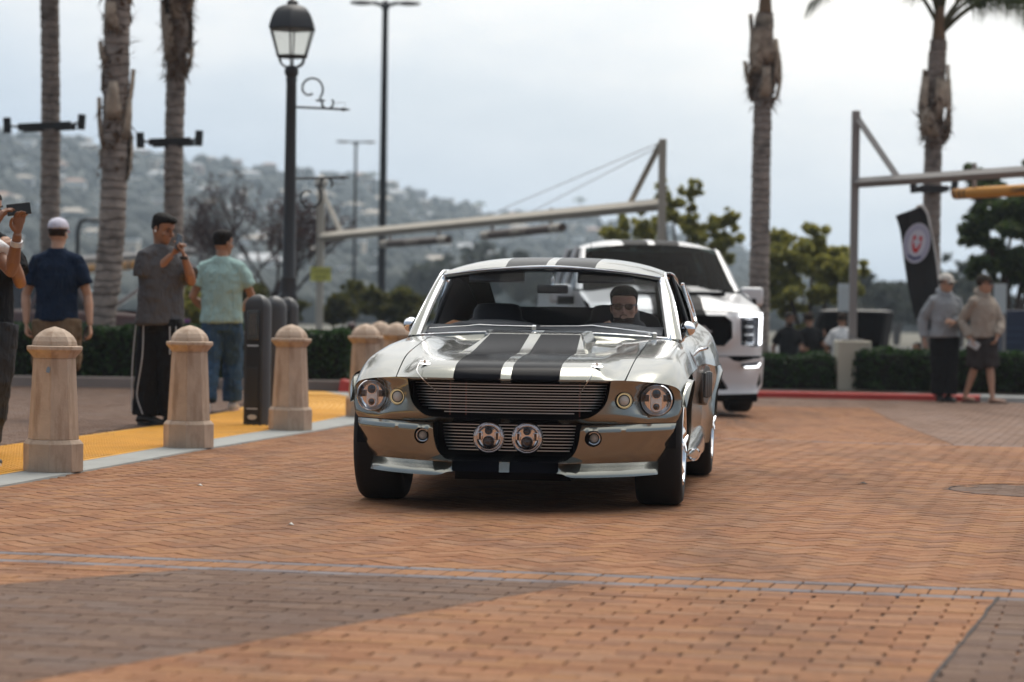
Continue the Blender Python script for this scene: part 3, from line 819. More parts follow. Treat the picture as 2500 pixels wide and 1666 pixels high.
# windshield, trim and pillars
def wb(u): return V((u * .735, .86 + .18 * u * u, .925 - .03 * u * u))
def wt(u): return V((u * .652, 1.38 + .145 * u * u, 1.298 - .048 * u * u))
us = [k / 12 - 1 for k in range(25)]
ws = MB(); ws.grid([[wb(u).lerp(wt(u), t) + V((0, -.02 * sin(pi * t), .012 * sin(pi * t))) for u in us] for t in [k / 8 for k in range(9)]])
ws.build('windshield', M_WIND, car, sharp=0)
def ring_pts():
    p = [wb(u) for u in us] + [wb(1).lerp(wt(1), t) + V((0, -.02 * sin(pi * t), .012 * sin(pi * t))) for t in [k / 8 for k in range(1, 8)]] + [wt(u) for u in reversed(us)] + [wt(-1).lerp(wb(-1), t) + V((0, -.02 * sin(pi * t), .012 * sin(pi * t))) for t in [k / 8 for k in range(1, 8)]]
    return p
tr = MB(); rp = ring_pts(); cen = sum(rp, V((0, 0, 0))) / len(rp); prof = []
for p in rp:
    d = (p - cen); d.y = 0; d = d.normalized(); nrm = V((0, -.80, .60))
    prof.append([p + d * -.006 + nrm * .004, p + d * .004 + nrm * .014, p + d * .018 + nrm * .013, p + d * .026 + nrm * -.004])
prof.append(prof[0])
tr.grid(prof); tr.build('windshield_trim', M_CHROME, car, sharp=0)
sl_ = MB(); prof = []
for p in rp:
    d = (p - cen); d.y = 0; d = d.normalized()
    prof.append([p + d * -.016 + V((0, -.002, .002)), p + d * .004 + V((0, -.006, .006))])
prof.append(prof[0]); sl_.grid(prof); sl_.build('window_seal', M_BLK, car)
for s in (1, -1):
    pl = MB()
    e = [wb(1) + V((.02, 0, 0)), wb(1).lerp(wt(1), .35) + V((.02, -.018, .01)), wb(1).lerp(wt(1), .7) + V((.018, -.015, .01)), wt(1) + V((.010, 0, .006))]
    o = [V((.812, 1.10, .885)), V((.775, 1.27, 1.01)), V((.735, 1.44, 1.14)), V((.677, 1.56, 1.268))]
    i_ = [V((.765, 1.14, .885)), V((.735, 1.31, 1.01)), V((.70, 1.47, 1.14)), V((.65, 1.60, 1.25))]
    q = [[(s * a.x, a.y, a.z) for a in crom([e[k], (e[k] + o[k]) / 2 + V((.008, -.012, .006)), o[k], i_[k]], 4)] for k in range(4)]
    pl.grid(q if s > 0 else [list(reversed(r)) for r in q]); pl.build('pillar', M_PAINT, car, sharp=0)
    dr = MB(); path = [V((s * .806, 1.10, .885)), V((s * .775, 1.28, 1.015)), V((s * .737, 1.45, 1.14)), V((s * .684, 1.58, 1.272))] + [V((s * (rx(v) + .008), v, re(v))) for v in (1.8, 2.1, 2.4, 2.62)] + [V((s * (rx(v) + .006), v, re(v))) for v in (3.0, 3.5)]
    dr.tube(crom(path, 4), .0085, 8); dr.build('drip_rail', M_CHROME, car)
    # sail panel with the quarter window
    sp = MB(); vs = [2.26 + k * .068 for k in range(20)]; gg = []
    for v in vs:
        t0 = V((rx(v), v, re(v))); ys = [p[1] for p in SIDE[0]]
        b0 = V((interp(v, ys, [p[0] for p in SIDE[0]]), v, interp(v, ys, [p[2] for p in SIDE[0]])))
        gg.append([(lambda q: (s * (q.x + .03 * sin(pi * t)), q.y, q.z))(t0.lerp(b0, t)) for t in [k / 6 for k in range(7)]])
    sp.grid(gg if s > 0 else [list(reversed(r)) for r in gg]); sp.build('sail_panel', M_PAINT, car, sharp=60)
    sp = MB(); sp.grid([[(x - s * .025, y, z) for x, y, z in r] for r in gg]); sp.build('inner_trim', M_INT, car, sharp=60)
    qw = MB(); lp = [V((s * x, v, z)) for x, v, z in ((.752, 2.34, 1.225), (.812, 2.36, 1.03), (.822, 2.42, .995), (.822, 2.66, 1.0), (.792, 2.66, 1.11), (.750, 2.52, 1.225))]
    qw.tube(crom(lp + [lp[0]], 4), .011, 8); qo = qw.build('quarter_window_frame', M_CHROME, car)
    qg = MB(); qg.add([p + V((s * .002, 0, 0)) for p in lp], [tuple(range(6)) if s > 0 else tuple(reversed(range(6)))]); qg.build('pane', M_LENS, qo)
    bpz = MB(); bpz.tube([(s * .69, 2.20, 1.27), (s * .76, 2.16, 1.08), (s * .815, 2.14, .91)], .016, 8); bpz.build('pillar', M_BLK, car)
# cowl
cw = MB(); g = []
for x in [-.80, -.72, -.646] + cols + [.646, .72, .80]:
    a = abs(x); u = x / .735
    f0 = V((x, (vr(x) if a < .645 else .952), (hood_z(x, vr(x)) - .004 if a < .645 else interp(a, [.645, .745, .806], [.894, .886, .875]))))
    w = wb(max(-1, min(1, u))); b0 = V((x, max(w.y, f0.y + .01), w.z + .003)) if a <= .735 else V((x, 1.10, .884))
    g.append([f0, f0.lerp(b0, .5) + V((0, 0, -.004)), b0])
cw.grid(list(zip(*g))); cw.build('cowl', M_PAINT, car, sharp=60)
# rear glass and fastback
rg = MB(); rg.grid([[(x * .54, lerp(2.62, 3.5, t), lerp(1.345, 1.0, t) - abs(x) ** 3 * .05 + .02 * sin(pi * t)) for x in (-1, -.6, -.2, .2, .6, 1)] for t in (0, .33, .66, 1)])
rg.build('rear_window', glass('rear_glass', (.78, .8, .8)), car, sharp=0)
for s in (1, -1):
    fr = MB(); q = [[(s * .54, lerp(2.62, 3.5, t), lerp(1.295, .95, t) + .02 * sin(pi * t)), (s * rx(lerp(2.62, 3.5, t)), lerp(2.62, 3.5, t), re(lerp(2.62, 3.5, t)))] for t in (0, .33, .66, 1)]
    fr.grid(q if s > 0 else [list(reversed(r)) for r in q]); fr.build('fastback_rail', M_PAINT, car)

# grille bars, mesh and lamps
def bar(x0, x1, z, dv, r=.0030):
    b = MB(); xs = [lerp(x0, x1, k / 10) for k in range(11)]
    b.tube([(x, vn(x * .9) + dv + .02 * abs(x), z) for x in xs], r, 6); b.build('grille_bar', M_BRUSH, car)
def gx(z): return interp(z, [.484, .489, .506, .535, .568, .61, .65, .684], [.27, .40, .45, .487, .511, .524, .531, .535])
for k in range(12):
    z = .675 - k * .0148
    x1 = gx(z) - .025 - (.09 if k == 11 else 0.02 if k == 10 else 0); bar(-x1, x1, z, .14)
def mx_(z): return interp(z, [.262, .285, .318, .37, .459], [.05, .30, .355, .372, .383])
for k in range(9):
    z = .447 - k * .0165; x1 = mx_(z) - .03; bar(-x1, x1, z, .16, .0028)
gb = MB(); gb.box((0, -.52, .585), (1.12, .02, .22)); gb.box((0, -.50, .36), (.86, .02, .22)); gb.build('grille_backing', M_MATTE, car)
gs = MB()
for s in (1, -1): gs.box((s * .545, -.57, .585), (.03, .16, .19)); gs.box((s * .41, -.60, .365), (.03, .20, .17))
gs.box((0, -.56, .684), (1.04, .2, .008)); gs.build('grille_shroud', M_MATTE, car)
for x in (-.245, -.33, .36):
    rd = MB(); rd.box((x, -.535, .585), (.007, .01, .19)); rd.build('radiator_brace', mat('radiator_red', (0.16, 0.03, 0.02), 0.5), car)
M_LGLASS = glass('lamp_glass', (.98, .98, .98), 1.7)
M_LPLATE = mat('lamp_silver', (0.82, 0.81, 0.80), 0.3, metal=0.45, coat=.6)
def lamp(name, x, v, z, r, kind, tilt=0.0):
    t = bpy.data.objects.new(name, None); COL.objects.link(t); t.parent = car; t.location = (x, v, z); t.rotation_euler = (0, 0, tilt)
    a = MB(); a.lathe([(r * .86, .012), (r * .90, -.004), (r * .965, -.010), (r * 1.03, -.002), (r * 1.05, .05), (r * .9, .05)], 32, axis='y'); a.build('bezel', M_CHROME, t, sharp=50)
    if kind == 'led':
        a = MB(); a.lathe([(.001, .03), (r * .5, .026), (r * .84, .004), (r * .88, .0)], 32, axis='y', caps=False); a.build('reflector', M_CHROME, t, sharp=0)
        a = MB()
        p = [(r * .36 * cos(q), r * (.40 if 0 < q < pi else -.40) + r * .36 * sin(q)) for q in [2 * pi * k / 24 + .01 for k in range(24)]]
        a.prism(p, -.002, .022); a.build('plate', M_LPLATE, t, bevel=.002)
        for dz, rr in ((.40, .26), (-.42, .20)):
            a = MB(); a.lathe([(.0005, -.014), (r * rr * .6, -.012), (r * rr, -.003), (r * rr * 1.12, -.003), (r * rr * 1.14, .0)], 20, (0, 0, r * dz), axis='y'); a.build('lens', M_LENS, t, sharp=0)
            a = MB(); a.tube([(r * rr * 1.16 * cos(q), -.004, r * dz + r * rr * 1.16 * sin(q)) for q in [2 * pi * k / 24 for k in range(25)]], r * .045, 6, caps=False); a.build('lens_ring', M_CHROME, t)
        for s in (1, -1):
            a = MB(); a.box((s * r * .58, .006, r * .12), (r * .26, .02, r * .42)); a.build('slot', M_LENS, t, bevel=.002)
    elif kind == 'drive':
        a = MB(); a.lathe([(.0005, .012), (r * .35, .010), (r * .66, .002), (r * .72, -.006), (r * .76, -.010), (r * .82, .004), (r * .97, -.006)], 36, axis='y', caps=False); a.build('reflector', M_CHROME, t, sharp=20)
        for dz, rr in ((.44, .22), (-.26, .34)):
            a = MB(); a.lathe([(.0005, -.022), (r * rr * .6, -.019), (r * rr * .95, -.008), (r * rr, -.012), (r * rr * 1.13, -.010), (r * rr * 1.15, .0)], 24, (0, 0, r * dz), axis='y'); a.build('lens', M_LENS, t, sharp=30)
        for s in (1, -1):
            a = MB(); a.box((s * r * .56, -.004, r * .10), (r * .34, .016, r * .50)); a.build('slot_frame', M_CHROME, t, bevel=.004)
            a = MB(); a.box((s * r * .55, -.010, r * .10), (r * .15, .010, r * .42)); a.build('slot', M_LENS, t)
        a = MB(); a.lathe([(r * 1.0, .004), (r * 1.03, .03), (r * .8, .085), (r * .3, .10), (.001, .10)], 28, axis='y'); a.build('shell', M_CHROME, t)
    if kind in ('led', 'drive'):
        a = MB(); dz_ = .012 if kind == 'led' else .008; a.lathe([(.0005, -.030 + dz_), (r * .3, -.0285 + dz_), (r * .6, -.022 + dz_), (r * .85, -.011 + dz_), (r * .95, -.001 + dz_)], 32, axis='y', caps=False); a.build('cover_glass', M_LGLASS, t, sharp=0)
    else:
        a = MB(); a.lathe([(.0005, -.010), (r * .4, -.008), (r * .62, .0)], 20, axis='y', caps=False); a.build('lens', M_LED, t, sharp=0)
        a = MB(); a.lathe([(r * .62, -.001), (r * .72, -.004), (r * .74, .004)], 24, axis='y', caps=False); a.build('inner_ring', M_BLK, t)
        a = MB(); a.lathe([(r * .74, .002), (r * .80, -.005), (r * .88, -.003)], 24, axis='y', caps=False); a.build('halo', M_HALO if kind == 'halo' else M_CHROME, t)
    return t
for s in (1, -1):
    lamp('headlight', s * .76, -.478, .585, .084, 'led', RA(10 * s))
    lamp('marker_lamp', s * .60, dn(.60, .584) + .008, .584, .043, 'halo', RA(14 * s))
    lamp('fog_lamp', s * .451, vn(.46) + .055, .387, .036, 'fog', 0)
    lamp('driving_lamp', s * .101, -.70, .381, .0815, 'drive')
# wheels
def wheel(x, v, r, w, steer=0.0):
    t = bpy.data.objects.new('wheel', None); COL.objects.link(t); t.parent = car; t.location = (x, v, r); t.rotation_euler = (0, 0, steer)
    s = 1 if x > 0 else -1; h = w / 2
    a = MB(); a.lathe([(r * .66, -h * .90), (r * .80, -h * 1.0), (r * .93, -h * .97), (r * .985, -h * .82), (r, -h * .60), (r, -h * .3), (r, 0), (r, h * .3), (r, h * .60), (r * .985, h * .82), (r * .93, h * .97), (r * .80, h * 1.0), (r * .66, h * .90), (r * .62, h * .6), (r * .62, -h * .6), (r * .66, -h * .90)], 56, axis='x', caps=False)
    for k in range(6): pass
    a.build('tyre', M_RUB, t, sharp=50)
    a = MB(); q = s * h
    a.lathe([(r * .60, q * .5), (r * .665, q * .86), (r * .685, q * .965), (r * .665, q * 1.0), (r * .63, q * .97), (r * .60, q * .75), (r * .57, q * .35), (r * .20, q * .30), (r * .001, q * .30)], 40, axis='x', caps=False); a.build('rim', M_CHROME, t, sharp=40)
    a = MB()
    for k in range(5):
        an = 2 * pi * k / 5 + .3
        a.tube([(q * .62, cos(an) * r * .10, sin(an) * r * .10), (q * .60, cos(an) * r * .35, sin(an) * r * .35), (q * .72, cos(an) * r * .61, sin(an) * r * .61)], [.038, .030, .034], 8)
    a.build('spokes', M_BRUSH, t)
    a = MB(); a.lathe([(r * .16, q * .5), (r * .16, q * .78), (r * .10, q * .92), (.001, q * 1.02)], 20, axis='x')
    for k in range(2):
        an = pi * k + .5; a.tube([(q * .95, 0, 0), (q * 1.04, cos(an) * .05, sin(an) * .05), (q * 1.10, cos(an) * .085, sin(an) * .085)], [.014, .012, .005], 8)
    a.build('spinner', M_CHROME, t)
for s in (1, -1):
    wheel(s * .762, 0, .335, .256, RA(0)); wheel(s * .80, 2.73, .338, .285)
for s in (1, -1):
    for c in (0, 2.73):
        wl = MB(); n = 10
        wl.grid([[(s * xx, c + .352 * cos(q), .325 + .352 * sin(q)) for q in [pi * k / n for k in range(n + 1)]] for xx in (.60, .86)])
        wl.add([(s * .60, c + .352 * cos(q), .325 + .352 * sin(q)) for q in [pi * k / n for k in range(n + 1)]] , [tuple(range(n + 1))])
        wl.build('wheel_housing', M_MATTE, car)
un_ = MB(); un_.box((0, 1.60, .27), (1.10, 3.5, .15)); un_.box((0, -.52, .215), (.9, .34, .03)); un_.box((0, -.20, .175), (.62, .5, .06)); un_.build('underbody_shadow_box', M_MATTE, car)  # black boxes added beneath the car to deepen the shadow under it
# side skirts with the exhaust outlet, and the louvred rear scoops
for s in (1, -1):
    k = MB(); R4 = []
    for v, x, z0, z1, dx in ((.40, .845, .235, .28, .03), (.52, .88, .20, .30, .06), (.9, .905, .185, .315, .075), (1.5, .915, .18, .325, .08), (1.95, .92, .185, .36, .09), (2.25, .915, .20, .38, .07), (2.36, .90, .25, .36, .03)):
        R4.append([(s * (x - dx), v, z0), (s * (x - .01), v, z0 + .006), (s * x, v, z0 + .03), (s * (x - .004), v, (z0 + z1) / 2 + .01), (s * (x - .03), v, z1 - .015), (s * (x - dx), v, z1)])
    R4 = [crom(r, 3) for r in R4]
    if s < 0: R4 = [list(reversed(r)) for r in R4]
    k.loft(R4, True); k.build('side_skirt', M_PAINT, car, sharp=50, fixn=True)
    q = MB(); q.lathe([(.028, .0), (.036, .0), (.036, .12), (.028, .12)], 16, (s * .915, .56, .245), axis='y', caps=False); q.build('exhaust_tip', M_CHROME, car)
    o_ = MB(); fr = [(1.84, .69), (1.98, .735), (2.28, .72), (2.34, .66), (2.26, .54), (2.10, .475), (1.93, .49), (1.85, .56)]
    o_.prism(fr, s * .88, s * .944, 'yz'); o_.v = [(x if abs(x) < .9 else s * lerp(.908, .952, (y - 1.84) / .5), y, z) for x, y, z in o_.v]; so_ = o_.build('side_scoop', mat('scoop_dark', (.03, .032, .032), .35), car, bevel=.012, fixn=True)
    for j in range(4):
        c = MB(); v = 1.93 + j * .095; c.box((s * lerp(.912, .950, (v - 1.84) / .5), v, .605), (.02, .055, .17 - .01 * abs(j - 1.5)), M=Matrix.Rotation(RA(12 * s), 3, 'Z')); c.build('louvre', mat('scoop_grey', (0.10, 0.11, 0.11), 0.3, coat=.5), so_, bevel=.006)
# mirrors
for s in (1, -1):
    t = bpy.data.objects.new('side_mirror', None); COL.objects.link(t); t.parent = car; t.location = (s * .835, 1.36, .955)
    a = MB(); a.lathe([(.001, -.075), (.02, -.070), (.036, -.050), (.045, -.018), (.046, .012), (.043, .018), (.040, .014), (.001, .014)], 28, axis='y'); a.build('shell', M_CHROME, t, sharp=50)
    a = MB(); a.tube([(-s * .01, -.01, -.03), (-s * .025, .0, -.055), (-s * .035, .0, -.082)], [.010, .009, .012], 10); a.lathe([(.022, -.088), (.018, -.078), (.008, -.072)], 14, (-s * .035, 0, 0)); a.build('stalk', M_CHROME, t)
# wipers
for s0, pts in ((0, [(-.66, .955, .927), (-.43, .915, .943), (-.36, .905, .951), (-.24, .90, .947), (-.06, .895, .9455), (-.035, .89, .944)]), (1, [(.0, .90, .9475), (.22, .905, .951), (.30, .905, .956), (.45, .93, .940), (.62, .965, .920), (.66, .97, .912)])):
    a = MB(); a.tube([V(p) + V((0, -.035, .012)) for p in pts], [.004, .006, .009, .008, .010, .011], 8, flat=.6); w_ = a.build('wiper', M_CHROME, car)
    e_ = pts[-1]; a = MB(); a.lathe([(.016, -.02), (.016, .008), (.009, .016)], 14, (e_[0], e_[1] - .035, e_[2] + .006)); a.build('pivot', M_CHROME, w_)
# hood pins and lanyards
for s in (1, -1):
    z = hood_z(.455, -.63); a = MB(); n_ = Matrix.Rotation(RA(14), 3, 'X')
    a.ell((s * .455, -.63, z + .004), (.034, .026, .005), 18, 6, M=n_); p_ = a.build('hood_pin', M_CHROME, car)
    a = MB(); a.tube([(s * .455, -.63, z), (s * .455, -.632, z + .022)], .006, 8); a.tube([(s * .455 - .022, -.635, z + .015), (s * .455 + .022, -.628, z + .015)], .003, 6); a.build('pin', M_BRUSH, p_)
    a = MB(); a.tube(crom([(s * .455 + (.0 if s > 0 else -.02), -.66, z + .012), (s * (.445 if s > 0 else .48), -.745, .73), (s * (.425 if s > 0 else .45), -.775, .69), (s * (.39 if s > 0 else .40), -.74, .64), (s * (.365 if s > 0 else .38), -.66, .61)], 5), .0022, 5); a.build('lanyard', M_BRUSH, p_)
# interior
it = MB()
it.grid([[(x * 1.0, v, z) for x in (-.70, -.35, 0, .35, .70)] for v, z in ((1.02, .80), (1.04, .915), (1.14, .945), (1.27, .962), (1.36, .955), (1.40, .90), (1.40, .6))])
it.ell((-.32, 1.30, .94), (.30, .10, .055), 16, 8); it.ell((.39, 1.28, .925), (.27, .12, .06), 16, 8)
it.build('dashboard', M_INT, car, sharp=60)
fl = MB(); fl.box((0, 2.2, .36), (1.4, 2.6, .04))
for s in (1, -1): fl.box((s * .755, 1.62, .62), (.04, 1.2, .50)); fl.box((s * .72, 2.85, .66), (.04, 1.3, .55))
fl.box((0, 1.08, .6), (1.4, .04, .5)); fl.build('floor_pan', M_INT, car)
rs = MB(); so2 = [(p.x, p.y) for p in crom([(a, b, 0) for a, b in [(-.62, .5), (-.62, .95), (-.5, 1.055), (-.2, 1.075), (.2, 1.075), (.5, 1.055), (.62, .95), (.62, .5)]], 3)]
rs.loft([[(x, v, z) for x, z in so2] for v in (2.28, 2.40)])
rs.build('rear_seat', M_INT, car, sharp=50)
for s in (1, -1):
    st = bpy.data.objects.new('seat', None); COL.objects.link(st); st.parent = car; st.location = (s * .365, 1.72, 0)
    b = MB(); b.loft([[V((w * cos(q), v + d * sin(q), z)) for q in [2 * pi * k / 16 for k in range(16)]] for z, w, d, v in ((.62, .24, .07, .0), (.75, .25, .08, .03), (.90, .235, .075, .07), (.985, .18, .065, .09), (1.00, .155, .06, .095), (1.05, .15, .055, .105), (1.085, .125, .045, .11), (1.093, .08, .03, .11))]); b.build('backrest', M_INT, st, sharp=60)
    b = MB(); b.box((0, -.28, .58), (.50, .52, .14)); b.build('cushion', M_INT, st, bevel=.04)
swl = bpy.data.objects.new('steering_wheel', None); COL.objects.link(swl); swl.parent = car; swl.location = (.385, 1.40, .80); swl.rotation_euler = (RA(-62), 0, 0)
b = MB(); b.tube([(.185 * cos(q), .185 * sin(q), 0) for q in [2 * pi * k / 40 for k in range(41)]], .014, 8, caps=False); b.build('rim', M_BLK, swl)
b = MB()
for q in (pi / 2 + 2.1, pi / 2 - 2.1, -pi / 2 + pi * 2 + 3.14): b.tube([(0, 0, -.02), (.18 * cos(q), .18 * sin(q), 0)], .010, 6)
b.lathe([(.04, -.03), (.04, 0), (.02, .01)], 16); b.build('spokes', M_BRUSH, swl)
rm = bpy.data.objects.new('rear_view_mirror', None); COL.objects.link(rm); rm.parent = car; rm.location = (.02, 1.36, 1.19)
b = MB(); b.box((0, 0, -.01), (.19, .025, .052)); b.build('housing', M_BLK, rm, bevel=.012)
b = MB(); b.tube([(0, 0, .01), (0, .02, .06), (0, .05, .085)], .008, 8); b.box((0, -.005, .045), (.02, .02, .018)); b.build('stalk', M_BRUSH, rm)
for s in (1, -1):
    b = MB(); b.box((s * .33, 1.47, 1.255), (.34, .02, .085), M=Matrix.Rotation(RA(-35), 3, 'X')); b.build('sun_visor', M_INT, car, bevel=.01)
# ------------------------------------------------------------------ the white pickup behind
M_WHITE = mat('white_paint', (0.60, 0.60, 0.60), 0.30, coat=0.5, coat_rough=0.03)
M_TGLASS = glass('tinted_glass', (0.04, 0.062, 0.06), 1.10)
M_DRL = mat('running_light', (0.9, 0.92, 0.95), 0.3, emit=(0.95, 0.97, 1.0), estr=4.0)
M_TBLK = mat('truck_black', (0.008, 0.008, 0.009), 0.4, spec=.5, ior=1.12)
TG = gz(1.85, 29.3)
trk = thing('pickup_truck', 'white pickup truck with black centre stripes and lit running lights following close behind', 'truck', (1.86, 29.3, TG), RA(5.4))
TVT = [(0, 0.0), (.5, .01), (.75, .03), (.9, .075), (.97, .15), (1.02, .30)]
_tv = [(p.x, p.y) for p in crom([(a, b, 0) for a, b in TVT], 6)]
def tvn(x): return interp(abs(x), [p[0] for p in _tv], [p[1] for p in _tv])
def tpanel(name, half, holes, mt, dv=0.0, bulge=None, ret=.06, closed_mid=True, step=.05, mfn=None, cuts=()):
    o = half + [(-x, z) for x, z in reversed(half) if x > 1e-6]
    p = face_panel(o, holes, lambda x, z: tvn(x) + dv + (bulge(x, z) if bulge else 0), mfn, step, cuts, ret)
    return p.build(name, mt, trk, sharp=50)
def sym(l): return [l, [(-x, z) for x, z in reversed(l)]]
# header panel with grille opening and headlamp openings
gro = [(0, 1.115), (.52, 1.115), (.605, 1.05), (.612, .87), (.52, .775), (0, .775)]
gfull = gro + [(-x, z) for x, z in reversed(gro) if x > 1e-6]
hlo = [(.70, 1.135), (.965, 1.145), (.985, 1.10), (.965, .80), (.93, .765), (.715, .785)]
tpanel('grille_surround', [(0, 1.19), (.6, 1.19), (.93, 1.185), (.985, 1.165), (1.0, 1.10), (.995, .80), (.985, .67), (.5, .665), (0, .665)], [gfull] + sym(hlo), [M_WHITE, M_TBLK],
       0, lambda x, z: -.035 * sm((.10 - math.hypot(max(0, abs(x) - .47), (z - .94) * .8) + .09) / .05) + .10 * sm((z - 1.13) / .07), mfn=lambda x, z: 1 if .03 < abs(x) < .30 and z > 1.09 else 0, cuts=(.03, -.03, .30, -.30))
g_ = MB(); g_.prism(gfull, .10, .14); g_.build('grille', M_TBLK, trk)
for k in range(7):
    b = MB(); b.box((0, .085, .81 + k * .045), (1.0, .02, .014)); b.build('grille_bar', M_TBLK, trk)
g_ = MB(); g_.prism([(.27, .99), (.30, 1.0), (.36, .945), (.39, .94), (.37, .92), (.33, .935)], .06, .075); g_.build('emblem', M_WHITE, trk)
for s in (1, -1):
    h = bpy.data.objects.new('headlight', None); COL.objects.link(h); h.parent = trk
    def hp(x, z, d): return (s * x, tvn(x) + d, z)
    def strip(name, poly, d0, mt):
        b = MB(); n = len(poly); b.v = [hp(x, z, d0) for x, z in poly] + [hp(x, z, d0 + .05) for x, z in poly]
        b.f = [tuple(range(n)) if s < 0 else tuple(reversed(range(n)))] + [(i, (i + 1) % n, (i + 1) % n + n, i + n) for i in range(n)]; b.m = [0] * len(b.f)
        return b.build(name, mt, h, fixn=True)
    strip('housing', hlo, .075, M_LENS)
    strip('running_light', [(.695, 1.142), (.965, 1.15), (.965, 1.11), (.70, 1.105)], -.045, M_DRL)
    strip('running_light', [(.936, 1.118), (.968, 1.118), (.954, .80), (.926, .79)], -.045, M_DRL)
    for z in (1.04, .95, .86): strip('projector', [(.78, z + .035), (.87, z + .035), (.865, z - .035), (.785, z - .035)], .045, M_LENS)
    strip('reflector', [(.78, .815), (.87, .825), (.865, .805), (.785, .795)], .04, M_CHROME)
# bumper
low = [(0, .50), (.36, .50), (.45, .47), (.56, .31), (.55, .285), (0, .285)]
lowf = low + [(-x, z) for x, z in reversed(low) if x > 1e-6]
side = [(.60, .28), (.70, .29), (.60, .47), (.545, .49)]
slit = [(.90, .30), (.955, .36), (.945, .50), (.90, .36)]
tpanel('front_bumper', [(0, .655), (.55, .655), (.62, .61), (.70, .60), (.985, .655), (1.0, .64), (.995, .50), (.97, .33), (.90, .25), (.5, .235), (0, .235)], [lowf] + sym(slit), M_WHITE,
       -.06, lambda x, z: -.02 * sm((z - .5) / .1) * sm((abs(x) - .3) / .2) - .03 * sm((.30 - z) / .05), .10)
b = MB(); b.box((0, .12, .40), (1.7, .04, .30)); b.box((0, .18, .66), (1.9, .10, .03)); b.build('bumper_backing', M_MATTE, trk)
b = MB(); b.box((0, .30, .20), (1.84, .5, .10)); b.build('skid_plate', M_TBLK, trk, bevel=.02)
for s in (1, -1):
    l = bpy.data.objects.new('fog_light', None); COL.objects.link(l); l.parent = trk
    b = MB(); P_ = [(.70, .575), (.93, .60), (.95, .57), (.93, .54), (.72, .535)]
    b.v = [(s * x, tvn(x) - .10, z) for x, z in P_] + [(s * x, tvn(x) - .02, z) for x, z in P_]; b.f = [(0, 1, 2, 3, 4)] + [(i, (i + 1) % 5, (i + 1) % 5 + 5, i + 5) for i in range(5)]; b.m = [0] * 6
    b.build('housing', M_LENS, l, fixn=True)
    b = MB(); P_ = [(.74, .548), (.895, .555), (.925, .592), (.938, .588), (.905, .540), (.74, .534)]
    b.v = [(s * x, tvn(x) - .108, z) for x, z in P_] + [(s * x, tvn(x) - .09, z) for x, z in P_]; b.f = [tuple(range(6))] + [(i, (i + 1) % 6, (i + 1) % 6 + 6, i + 6) for i in range(6)]; b.m = [0] * 7
    b.build('running_light', M_DRL, l, fixn=True)
# hood
hd = MB(); xs = [-1, -.93, -.8, -.62, -.45, -.30, -.03, .03, .30, .45, .62, .8, .93, 1]
def thz(x, t):
    a = abs(x); base = interp(t, [0, .03, .07, .12, .2, .4, 1.0], [1.20, 1.238, 1.262, 1.277, 1.290, 1.315, 1.42]) - .05 * a ** 4
    return base + .035 * (1 - sm((a - .50) / .08)) * sm(t / .15) - .02 * exp(-((a - .84) / .05) ** 2) * sm(t / .2)
hd.grid([[(x * .965, lerp(tvn(x * .965) + .10, 1.40 + .08 * x * x, t) if t > 0 else tvn(x * .965) + .02, thz(x, t) - (0.03 if t == 0 else 0)) for x in xs] for t in (0, .03, .10, .2, .35, .5, .65, .8, .9, 1)],
        lambda i, j: 1 if j in (5, 7) else 0)
hd.build('hood', [M_WHITE, M_TBLK], trk, sharp=60)
for s in (1, -1):
    b = MB(); b.box((s * .34, .60, 1.358), (.56, .06, .05)); b.build('hood_vent', M_MATTE, trk, bevel=.008)
    b = MB(); b.box((s * .34, .86, 1.381), (.60, .50, .014), M=Matrix.Rotation(RA(4), 3, 'X')); b.build('hood_panel', M_WHITE, trk, bevel=.008)
# body sides, bed
def tside(va, vb, top, name, wheels):
    for s in (1, -1):
        b = MB(); n = int((vb - va) / .08); vs = [lerp(va, vb, k / n) for k in range(n + 1)]
        vs = sorted(set(vs + [w + q for w in wheels for q in (-.4705, -.469, -.44, -.38, .38, .44, .469, .4705) if va < w + q < vb])); g = []
        for v in vs:
            bot = .45
            for w in wheels:
                d = abs(v - w)
                if d < .47: bot = max(bot, .40 + sqrt(.47 ** 2 - d * d))
            t_ = top(v); r = []
            for k in range(8):
                z = lerp(t_, bot, k / 7); r.append((s * (.985 + .03 * sin(pi * min(1, max(0, (z - .35) / .95))) - .03 * sm((v - .2) / -.3 if v < .2 else 0)), v, z))
            r.append((r[-1][0] - s * .06, v, bot + .02)); g.append(r if s > 0 else list(reversed(r)))
        b.grid(g); b.build(name, M_WHITE, trk, sharp=60)
tside(.33, 1.46, lambda v: lerp(1.17, 1.385, sm((v - .2) / 1.2)), 'fender', (.98,))
tside(1.47, 3.75, lambda v: 1.385 + .02 * (v - 1.4), 'door', ())
tside(3.77, 5.75, lambda v: 1.46, 'bed_side', (4.65,))
b = MB(); b.box((0, 5.74, .95), (1.95, .05, 1.0)); b.box((0, 4.7, .75), (1.9, 2.0, .06)); b.build('tailgate', M_WHITE, trk)
